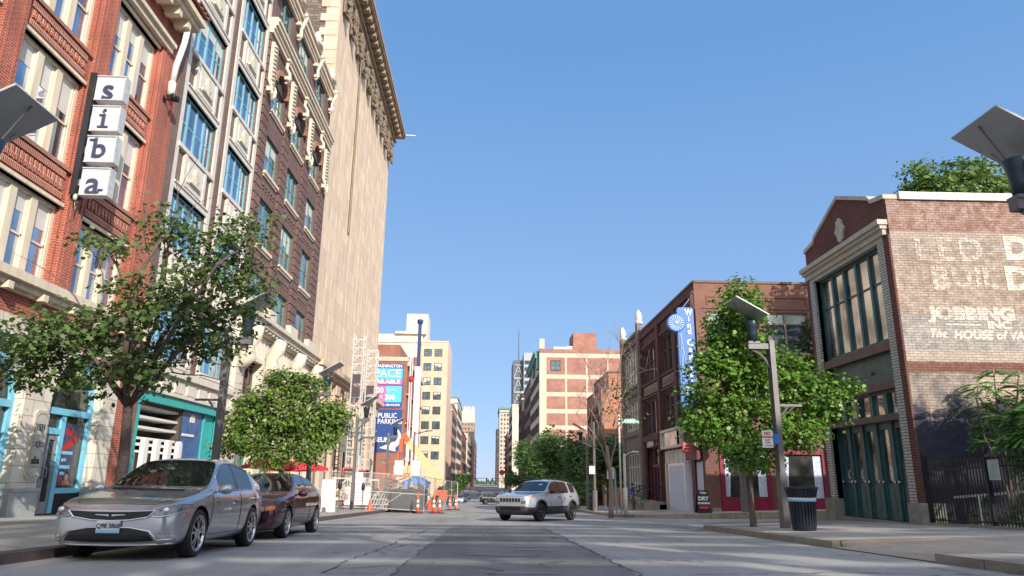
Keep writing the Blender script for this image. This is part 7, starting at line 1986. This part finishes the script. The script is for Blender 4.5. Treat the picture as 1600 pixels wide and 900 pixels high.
mp = [(-8.1,28.3,3.2,1.15,1.0,1.3),(-9.0,27.8,2.2,1.05,.6),(-6.5,28.7,2.9,.9,.85),(-6.0,28.4,3.3,.6,.45),(-6.3,28.2,2.3,.5,.4),(-8.0,28.5,4.5,.9,.5),(-7.2,28.3,4.2,.8,.6),(-6.97,28.0,1.9,.85,.6),(-9.6,28.3,2.9,.6,.5),(-9.2,28.3,3.7,.65,.55),(-8.2,27.6,1.6,.9,.4),(-10.0,28.0,1.95,.5,.35)]
tree('street_tree', 'round dense green maple above the red café umbrellas', (-7.9,28.3,sz(-7.9,28.3)), (-7.9,28.3,1.3), mp, .12, 'leaf_maple', 1050, 17, .112, .17, GT, 6, twigs=60, hollow=.6)
rm = [(7.76,21,6.35,.46,.66),(7.7,21,6.0,.6,.5,.5),(7.5,21.0,5.25,1.1,.9,.85),(7.65,21,5.85,.62,.6,.6),(6.75,20.9,3.7,1.0,.95,.9),(8.8,21.6,3.9,1.35,1.0,1.1),(7.7,21.4,2.5,1.85,.95,1.15),(10.0,21.3,3.35,.95,.8),(6.5,21.5,2.76,.75,.8),(7.85,21,1.6,1.0,.5,.8),(9.15,21.3,2.3,1.05,.7,.8),(10.72,20.8,3.6,.4,.35),(7.5,21,4.4,1.25,.9,.9)]
tree('street_tree', 'bright green pointed maple beside the street lamp and litter bin', (7.63,21,sz(7.63,21)), (7.7,21,1.75), rm, .085, 'leaf_bright', 1500, 18, .108, .15, GT, 9, twigs=90, hollow=.55)
# bare tree by the far right corner
rng = np.random.default_rng(12)
t = thing('bare_tree', 'half dead street tree with bare pale branches by the street name blade', 'tree', (6.0,35.4,sz(6.0,35.4)), group=GT)
mb = MB(); z0 = sz(6.0, 35.4)
mb.tube([(6.0,35.4,z0-.1),(6.0,35.4,z0+.3),(6.05,35.4,.4),(6.0,35.4,1.3),(5.85,35.4,2.5)], [.15,.12,.11,.10,.08], 9)
tips = []
for a, b, r in (((5.85,35.4,2.4),(5.35,35.2,4.86),.055),((5.9,35.4,1.7),(6.5,35.5,5.5),.055),((5.9,35.4,1.3),(4.37,35.0,3.9),.045),((6.0,35.4,1.2),(7.09,35.8,4.25),.05),((5.35,35.2,4.4),(4.9,35.1,6.5),.035),((6.4,35.5,4.8),(6.88,35.4,7.8),.035),((5.6,35.3,3.6),(5.9,35.6,6.9),.04),((6.2,35.4,3.4),(7.3,35.2,6.2),.035),((5.7,35.3,2.8),(4.2,35.6,4.9),.035),((6.0,35.4,2),(4.6,34.8,2.6),.03),((6.3,35.5,4),(5.6,35.9,6.0),.03)):
    L = limb(mb, a, b, r, r*.3, rng, .09, 6)
    for k in range(9):
        q = L[rng.integers(2, 7)]; e = q+np.array((rng.normal()*.55, rng.normal()*.4, rng.uniform(.1,1.1))); L2 = limb(mb, q, e, r*.28, .007, rng, .1, 4, 5); tips.append(e)
        for z in range(2):
            e2 = L2[3]+rng.normal(size=3)*.3+np.array((0,0,.2)); limb(mb, L2[2], e2, .009, .004, rng, .1, 3, 4)
mb.build('trunk', M['bark_pale'], t, smooth=True)
C = np.array([(6.6,35.4,5.0),(6.9,35.4,4.6),(6.3,35.5,4.2),(7.0,35.5,3.9),(6.8,35.3,5.4)])
Pq = np.concatenate([c+rng.normal(size=(60,3))*np.array((.4,.3,.25)) for c in C]); leaves('crown', t, Pq, np.tile((0,-.3,.6), (len(Pq),1))+rng.normal(size=(len(Pq),3))*.6, .14, 'leaf_shade', TO, rng)
# park trees beyond the junction
GP = 'park trees beyond the junction'
for k, (lab, x, y, h, r, sd) in enumerate((('tallest green tree farthest along the kerb beside the round red sign', 8.2, 150, 13.2, 4.2, 41), ('dark green tree directly above the bonnet of the SUV', 8.3, 112, 10.6, 3.6, 42), ('broad sunlit green tree directly above the SUV roof', 10.6, 100, 10.6, 4.2, 43),
        ('dark green tree between the SUV rear and the bare tree', 12.4, 88, 9.4, 3.4, 44), ('low dark tree just behind the bare tree in front of orange brick', 11.2, 68, 7.2, 2.6, 45), ('dark bushy tree filling the gap behind the SUV tail', 13.6, 118, 9.0, 4.6, 46))):
    g = sz(x, y); rg = np.random.default_rng(sd)
    lobes = [(x+rg.uniform(-.55,.55)*r, y+rg.uniform(-.5,.5)*r, g+h*rg.uniform(.36,.8), r*rg.uniform(.42,.6), h*rg.uniform(.16,.24)) for q in range(9)]
    tree('park_tree', lab, (x,y,g), (x,y,g+h*.32), lobes, .16, 'leaf_park', 520, 14, .34, .34, GP, sd, tpl=TO, twigs=24)
tree('roof_tree', 'bright green tree crown rising behind the white coping of the garage roof', (22.6,33,sz(22,33)), (22.6,32.5,9.5), [(21.9,32.2,15.6,1.5,1.1),(24.6,32.8,15.9,1.6,1.1),(23.2,31.9,15.0,2.6,1.3),(21.3,32.4,14.4,1.3,1.0),(25.4,32.6,14.6,1.4,1.1),(23.2,32.6,12.6,2.6,1.7)], .22, 'leaf_roof', 620, 14, .24, .22, None, 51, tpl=TO, twigs=60)
tree('slender_tree', 'sparse dull green sapling squeezed between the garage and the brown corner building', (14.6,28,sz(14.6,28)), (14.3,28,3.4), [(13.0,28,6.0,.62,1.0),(12.8,28.2,5.1,.6,.8),(13.2,27.8,6.9,.42,.65),(13.0,27.9,4.2,.65,.55),(14,28,5.5,.8,1.0)], .07, 'leaf_shade', 220, 11, .2, .17, None, 53, tpl=TO, twigs=40)
for k, (lab, x, y, h) in enumerate((('small round street tree far down the left kerb', -6.9, 190, 6.4), ('second small street tree far down the left kerb', -6.9, 225, 7), ('low green bush tree by the white saloon', -7.6, 131, 2.9), ('dark street tree far down the right kerb', 8.4, 205, 9), ('farther dark street tree down the right kerb', 8.4, 260, 9))):
    g = sz(x, y); rg = np.random.default_rng(60+k); r = h*.3
    lobes = [(x+rg.uniform(-.5,.5)*r, y+rg.uniform(-.5,.5)*r, g+h*rg.uniform(.45,.82), r*rg.uniform(.5,.7), h*rg.uniform(.13,.2)) for q in range(6)]
    tree('far_tree', lab, (x,y,g), (x,y,g+h*.35), lobes, .14, 'leaf_park', 170, 12, .42, .34, 'small trees far down the street', 60+k, tpl=TO, twigs=10)
# tree of heaven in the fenced yard: pinnate fronds
def frond(pos, nrm, base, tip, rng, nl=11, ll=.21, droop=.35):
    base = np.array(base); tip = np.array(tip); d = tip-base; L = np.linalg.norm(d); side = np.cross(d, (0,0,1)); side /= np.linalg.norm(side)+1e-6
    for i in range(nl):
        t = .18+.82*i/(nl-1); p = base+d*t; p[2] -= droop*L*t*t
        for s in (-1, 1):
            pos.append((p+side*s*ll*.5*(1.1-.5*t), side*s*1.0+d/L*.35+np.array((0,0,-.25)), ll*(1.15-.55*t)))
def frond_mesh(name, parent, items, mat, rng):
    n = len(items); V = []; O = np.array(ORI[parent.name].translation)
    for p, ax, l in items:
        ay = ax/np.linalg.norm(ax); z = np.array((0,0,1.0))+rng.normal(size=3)*.25; ax_ = np.cross(ay, z); ax_ /= np.linalg.norm(ax_)
        nz = np.cross(ax_, ay)
        for a, b, c in ((0,-.5,0),(.16,-.15,.03),(.12,.2,.02),(0,.6,-.06),(-.12,.2,.02),(-.16,-.15,.03)): V.append(p+l*(ax_*a+ay*b+nz*c)-O)
    k = 6; me = bpy.data.meshes.new(name); me.vertices.add(n*k); me.vertices.foreach_set('co', np.array(V).reshape(-1).astype('f'))
    me.loops.add(n*k); me.loops.foreach_set('vertex_index', np.arange(n*k, dtype='i')); me.polygons.add(n); me.polygons.foreach_set('loop_start', np.arange(0,n*k,k,dtype='i')); me.polygons.foreach_set('loop_total', np.full(n,k,'i')); me.update(calc_edges=True)
    at = me.attributes.new('tint','FLOAT','FACE'); at.data.foreach_set('value', rng.uniform(0,1,n).astype('f')); me.materials.append(M[mat])
    o = bpy.data.objects.new(name, me); COL.objects.link(o); o.parent = parent; return o
def heaven(lab, base, stems, mat, seed, nf=16, fl=.75):
    rng = np.random.default_rng(seed); t = thing('feathery_tree', lab, 'tree', base); mb = MB(); items = []
    for top in stems:
        L = limb(mb, base, top, .045, .015, rng, .06, 6)
        for k in range(nf):
            f = rng.uniform(.45, 1.0); i = min(int(f*6), 5); p = L[i]+(L[i+1]-L[i])*(f*6-i) if i < 6 else L[6]
            a = rng.uniform(0, 2*PI); ln = fl*rng.uniform(.7, 1.2); tip = p+np.array((math.cos(a)*ln, math.sin(a)*ln, rng.uniform(-.55,.5)*ln)); frond(items, None, p, tip, rng)
            mb.tube([p, (p+tip)/2+np.array((0,0,-.02)), tip+np.array((0,0,-.16*ln))], .006, 4)
    mb.build('trunk', M['bark_pale'], t, smooth=True); frond_mesh('crown', t, items, mat, rng)
heaven('light green feathery leafed sapling spilling over the iron fence', (13.0,16.9,sz(13,16.9)), [(12.8,16.8,2.6),(13.2,17.1,3.0),(12.9,16.3,2.4),(12.6,17.2,2.0),(13.1,16.2,2.8),(12.9,17.6,2.5),(13.4,16.7,2.2),(12.7,16.5,1.6)], 'leaf_frond', 71, 30, .5)
heaven('darker feathery leafed sapling standing higher against the painted wall', (13.6,18.6,sz(13.6,18.6)), [(13.1,18.5,3.5),(13.7,18.7,3.9),(13.3,18.9,3.2),(14.2,18.4,3.8)], 'leaf_frond', 73, 18, .55)
# weeds in the yard
rng = np.random.default_rng(77); items = []
n = 1500; px_ = rng.uniform(12.4, 15.5, n); py_ = rng.uniform(10.5, 19.2, n); hh = rng.uniform(.05,.75,n)*rng.uniform(.3,1,n)
Pq = np.stack([px_, py_, np.array([sz(a,b) for a,b in zip(px_,py_)])+hh], 1)
tag(leaves('weeds', None, Pq, rng.normal(size=(n,3))+np.array((-.4,-.3,.7)), .17, 'leaf_weed', TO, rng), 'tangle of low green weeds in the yard behind the iron fence', 'weeds', kind='stuff')

# clipped hedge under the park trees
rng = np.random.default_rng(91); t = thing('hedge', 'dark green hedge under the park trees behind the SUV', 'hedge', (12,74,gz(74)))
n = 5200; hx = rng.uniform(8.6, 16.5, n); hy = rng.uniform(72.5, 74.2, n)+(hx-8)*.8; hz = np.array([sz(a,b) for a,b in zip(hx,hy)])+rng.uniform(0,2.3,n)
leaves('foliage', t, np.stack([hx,hy,hz],1), rng.normal(size=(n,3))*.6+np.array((0,-.6,.4)), .27, 'leaf_park', TO, rng)
p = MB()
for k in range(6): x = 8.9+k*1.4; p.tube([(x,73.4+(x-8)*.8,sz(x,75)-.1),(x+.1,73.4+(x-8)*.8,sz(x,75)+1.6)], .05, 6)
p.build('stem', M['bark'], t)

# green belt closing the far end of the street
n = 1500; rng = np.random.default_rng(97); hx = rng.uniform(-60, 60, n); hy = rng.uniform(880, 900, n)
hz = np.array([gz(b) for b in hy])+rng.uniform(0, 1, n)*(3.6+1.6*np.sin(hx*.35)+1.0*np.sin(hx*.9))
tag(leaves('distant_wood', None, np.stack([hx,hy,hz],1), rng.normal(size=(n,3))*.6+np.array((0,-.7,.4)), 2.0, 'leaf_park', TO, rng), 'hazy low line of distant green trees closing the street', 'trees', kind='stuff')
# ================================================================== people
def skin_body(joints, edges, root, name, parent, mat, lv=2):
    me = bpy.data.meshes.new(name); me.from_pydata([j[:3] for j in joints], edges, []); ob = bpy.data.objects.new(name, me); COL.objects.link(ob)
    ob.modifiers.new('skin', 'SKIN'); sd = me.skin_vertices[0].data
    for i, j in enumerate(joints): sd[i].radius = (j[3], j[4] if len(j) > 4 else j[3]); sd[i].use_root = (i == root)
    s = ob.modifiers.new('s', 'SUBSURF'); s.levels = lv; s.render_levels = lv
    dg = bpy.context.evaluated_depsgraph_get(); dg.update(); em = bpy.data.meshes.new_from_object(ob.evaluated_get(dg)); bpy.data.objects.remove(ob)
    em.materials.clear(); 
    for m in (mat if isinstance(mat, list) else [mat]): em.materials.append(m)
    em.polygons.foreach_set('use_smooth', [True]*len(em.polygons))
    o = bpy.data.objects.new(name, em); COL.objects.link(o); o.parent = parent; return o
def paint_by(o, fn):
    for p in o.data.polygons: p.material_index = fn(p.center)
def hand(mb, w, d, side, s=1.0):
    d = Vector(d).normalized(); up = Vector((0,0,1)); a = d.cross(up).normalized(); w = Vector(w)
    mb.tube([w, w+d*.05, w+d*.09], [.026,.038,.034], 8)
    for k, (o, l) in enumerate(((-.03,.065),(-.01,.078),(.01,.072),(.03,.055))):
        b = w+d*.085+a*o; mb.tube([b, b+d*l*.5-up*.004, b+d*l*.85-up*.018, b+d*l-up*.035], [.0095,.009,.008,.006], 6)
    b = w+d*.03+a*.03*side; mb.tube([b, b+a*.03*side+d*.02, b+a*.04*side+d*.05], [.011,.010,.007], 6)
def head(parent, c, face, hair='hair_dark', cap=None):
    c = Vector(c); f = Vector(face).normalized(); r = f.cross(Vector((0,0,1))).normalized(); u = r.cross(f)
    mb = MB(); n = 14; m = 10; rings = []
    for i in range(m+1):
        th = PI*i/m; row = []
        for k in range(n):
            ph = 2*PI*k/n; x = math.sin(th)*math.cos(ph); y = math.sin(th)*math.sin(ph); z = math.cos(th)
            jaw = 1-.25*max(0, -z); p = c+f*(x*.098*(1 if z > -.2 else .95)+.004)+r*y*.076*jaw+u*z*.118; row.append(mb.vert(p))
        rings.append(row)
    for i in range(m):
        for k in range(n): mb.f.append((rings[i][k],rings[i][(k+1)%n],rings[i+1][(k+1)%n],rings[i+1][k])); mb.m.append(0)
    mb.prism([c+f*.095+u*.02-r*.008, c+f*.095+u*.02+r*.008, c+f*.098-u*.025+r*.014, c+f*.098-u*.025-r*.014], f*.02)
    for s in (-1, 1): mb.lathe([(.01,-.012),(.026,0),(.01,.012)], c+r*.078*s-f*.01, 'X', 8)
    o = mb.build('head', M['skin'], parent, smooth=True, world=False)
    e = MB()
    for s in (-1, 1): e.lathe([(.002,-.006),(.011,0),(.002,.006)], c+f*.09+r*.032*s+u*.012, 'Y', 8)
    e.prism([c+f*.096-u*.052-r*.022, c+f*.096-u*.052+r*.022, c+f*.094-u*.06+r*.018, c+f*.094-u*.06-r*.018], f*.004); e.build('face_detail', M[hair], o, world=False)
    h = MB(); rings = []
    for i in range(7):
        th = PI*.62*i/6; row = []
        for k in range(n):
            ph = 2*PI*k/n; x = math.sin(th)*math.cos(ph); y = math.sin(th)*math.sin(ph); z = math.cos(th); lim = .106 if not (x > .55 and z < .55) else .085
            row.append(h.vert(c-f*.008+f*x*lim+r*y*.086+u*z*.13))
        rings.append(row)
    for i in range(6):
        for k in range(n): h.f.append((rings[i][k],rings[i][(k+1)%n],rings[i+1][(k+1)%n],rings[i+1][k])); h.m.append(0)
    h.build('hair', M[hair if not cap else cap], o, smooth=True, world=False)
    return o
# man sitting hunched on the low steps, facing left (-x); local origin at the feet
t = thing('person', 'seated man in green shirt and blue shorts hunched forward on the entrance steps', 'person', (0,0,0))
J = [(0,0,.50,.14,.12),(-.08,0,.66,.14,.10),(-.20,0,.84,.155,.10),(-.30,0,.97,.12,.09),(-.37,0,1.05,.055),
     (-.12,.10,.50,.095),(-.46,.14,.50,.072),(-.48,.14,.27,.055),(-.46,.14,.06,.042),(-.60,.14,.035,.032),
     (-.12,-.10,.50,.095),(-.44,-.16,.52,.072),(-.40,-.16,.28,.055),(-.34,-.16,.06,.042),(-.48,-.16,.035,.032),
     (-.30,.18,.93,.060),(-.38,.22,.70,.046),(-.56,.08,.64,.030),(-.30,-.18,.93,.060),(-.38,-.22,.70,.046),(-.56,-.06,.66,.030)]
E_ = [(0,1),(1,2),(2,3),(3,4),(0,5),(5,6),(6,7),(7,8),(8,9),(0,10),(10,11),(11,12),(12,13),(13,14),(3,15),(15,16),(16,17),(3,18),(18,19),(19,20)]
o = skin_body(J, E_, 0, 'body', t, [M['skin'], M['shirt_green'], M['shorts_blue']])
def fn(c):
    if c.z > .60 and not (c.x < -.36 and c.z < .80) and c.z < 1.02 and not (abs(c.y) > .16 and c.z < .76): return 1
    if c.z > .36 and c.x > -.44 and c.z < .64 and abs(c.y) < .27 and not (abs(c.y) > .19 and c.z > .58): return 2
    return 0
paint_by(o, fn)
head(t, (-.50,0,1.13), (-.9,0,-.45))
mb = MB(); hand(mb, (-.56,.08,.64), (-1,-.3,-.2), 1); hand(mb, (-.56,-.06,.66), (-1,.3,-.2), -1); mb.build('hand', M['skin'], t, smooth=True, world=False)
x_, y_ = 10.35, 48.0; zf_ = sz(x_, y_); t.location = (x_, y_, zf_); t.rotation_euler = (0,0,R(8))
mb = MB(); mb.box(10.1+.1, 11.2, 47.4, 48.8, zf_-.2, zf_+.40); simple('stone_block', 'low pale stone block at the foot of the entrance steps under the seated man', 'block', mb, M['kerb_stone'])
# person standing by the steps
t = thing('person', 'standing person in a bright blue top and gray trousers beside the pale twin post', 'person', (0,0,0))
J = [(0,0,.92,.145,.105),(0,0,1.10,.135,.095),(0,0,1.28,.16,.105),(0,0,1.42,.12,.085),(0,0,1.51,.05),
     (0,.09,.86,.095),(-.02,.10,.50,.068),(.02,.10,.09,.045),(-.13,.11,.04,.034),(0,-.09,.86,.095),(.03,-.10,.50,.068),(.05,-.10,.09,.045),(-.10,-.11,.04,.034),
     (0,.20,1.40,.062),(.03,.25,1.12,.046),(-.10,.22,.92,.032),(0,-.20,1.40,.062),(.03,-.25,1.12,.046),(-.06,-.25,.88,.032)]
E_ = [(0,1),(1,2),(2,3),(3,4),(0,5),(5,6),(6,7),(7,8),(0,9),(9,10),(10,11),(11,12),(3,13),(13,14),(14,15),(3,16),(16,17),(17,18)]
o = skin_body(J, E_, 0, 'body', t, [M['skin'], M['shirt_blue'], M['trousers_gray']])
paint_by(o, lambda c: 0 if (c.z > 1.46 or (abs(c.y) > .2 and c.z < 1.12)) else (1 if c.z > .93 else 2))
head(t, (-.02,0,1.62), (-1,-.2,-.1)); mb = MB(); hand(mb, (-.10,.22,.92), (-.3,0,-1.0), 1); hand(mb, (-.06,-.25,.88), (-.2,.02,-1.0), -1); mb.build('hand', M['skin'], t, smooth=True, world=False)
t.location = (9.65, 48.4, sz(9.65, 48.4)); t.rotation_euler = (0,0,R(-10))

# ================================================================== light, sky, camera
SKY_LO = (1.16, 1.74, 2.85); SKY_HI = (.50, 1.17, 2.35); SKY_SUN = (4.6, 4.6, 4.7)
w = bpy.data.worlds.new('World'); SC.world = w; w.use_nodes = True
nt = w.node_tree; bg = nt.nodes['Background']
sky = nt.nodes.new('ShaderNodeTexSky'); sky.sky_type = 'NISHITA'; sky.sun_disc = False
trav = Vector((-1, 2, -1.1)).normalized(); to = -trav
el = math.asin(to.z); az = math.atan2(to.x, to.y)
sky.sun_elevation = el; sky.sun_rotation = az; sky.altitude = 100; sky.air_density = 1.0; sky.dust_density = .05; sky.ozone_density = 3.5
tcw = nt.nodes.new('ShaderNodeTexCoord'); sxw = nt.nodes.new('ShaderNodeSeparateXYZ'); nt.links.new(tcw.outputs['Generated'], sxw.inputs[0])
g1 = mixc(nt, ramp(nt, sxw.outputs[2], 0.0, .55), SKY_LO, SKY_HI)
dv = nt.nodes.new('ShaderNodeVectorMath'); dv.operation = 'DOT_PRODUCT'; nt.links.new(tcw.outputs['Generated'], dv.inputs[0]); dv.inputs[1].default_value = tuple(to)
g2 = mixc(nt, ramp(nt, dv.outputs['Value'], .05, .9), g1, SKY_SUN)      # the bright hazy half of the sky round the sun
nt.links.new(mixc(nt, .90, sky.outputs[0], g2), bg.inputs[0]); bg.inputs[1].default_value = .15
sl = bpy.data.lights.new('sun', 'SUN'); sl.energy = 2.85; sl.angle = R(.53); sl.color = (1.0, .91, .79)
so = bpy.data.objects.new('sun', sl); COL.objects.link(so); so.rotation_euler = trav.to_track_quat('-Z', 'Y').to_euler(); so.location = (20, -40, 40)
cd = bpy.data.cameras.new('camera'); cam = bpy.data.objects.new('camera', cd); COL.objects.link(cam); SC.camera = cam
cd.sensor_width = 36; cd.lens = 36*1108/1600; cd.clip_start = .05; cd.clip_end = 6000
Rm = Matrix(((0.9993417,-0.0188170,-0.0310164),(-0.0348410,-0.2595657,-0.9650967),(0.0101094,0.9655421,-0.2600505)))
cam.matrix_world = Matrix.Translation((0,0,.86)) @ Rm.to_4x4()
vs = SC.view_settings; vs.view_transform = 'Standard'; vs.look = 'None'; vs.exposure = 1.0; vs.gamma = 1.0
SC.cycles.max_bounces = 6; SC.cycles.diffuse_bounces = 3; SC.cycles.glossy_bounces = 3; SC.cycles.transparent_max_bounces = 12
SC.cycles.use_denoising = True; SC.cycles.caustics_reflective = False; SC.cycles.caustics_refractive = False; SC.cycles.sample_clamp_indirect = 6
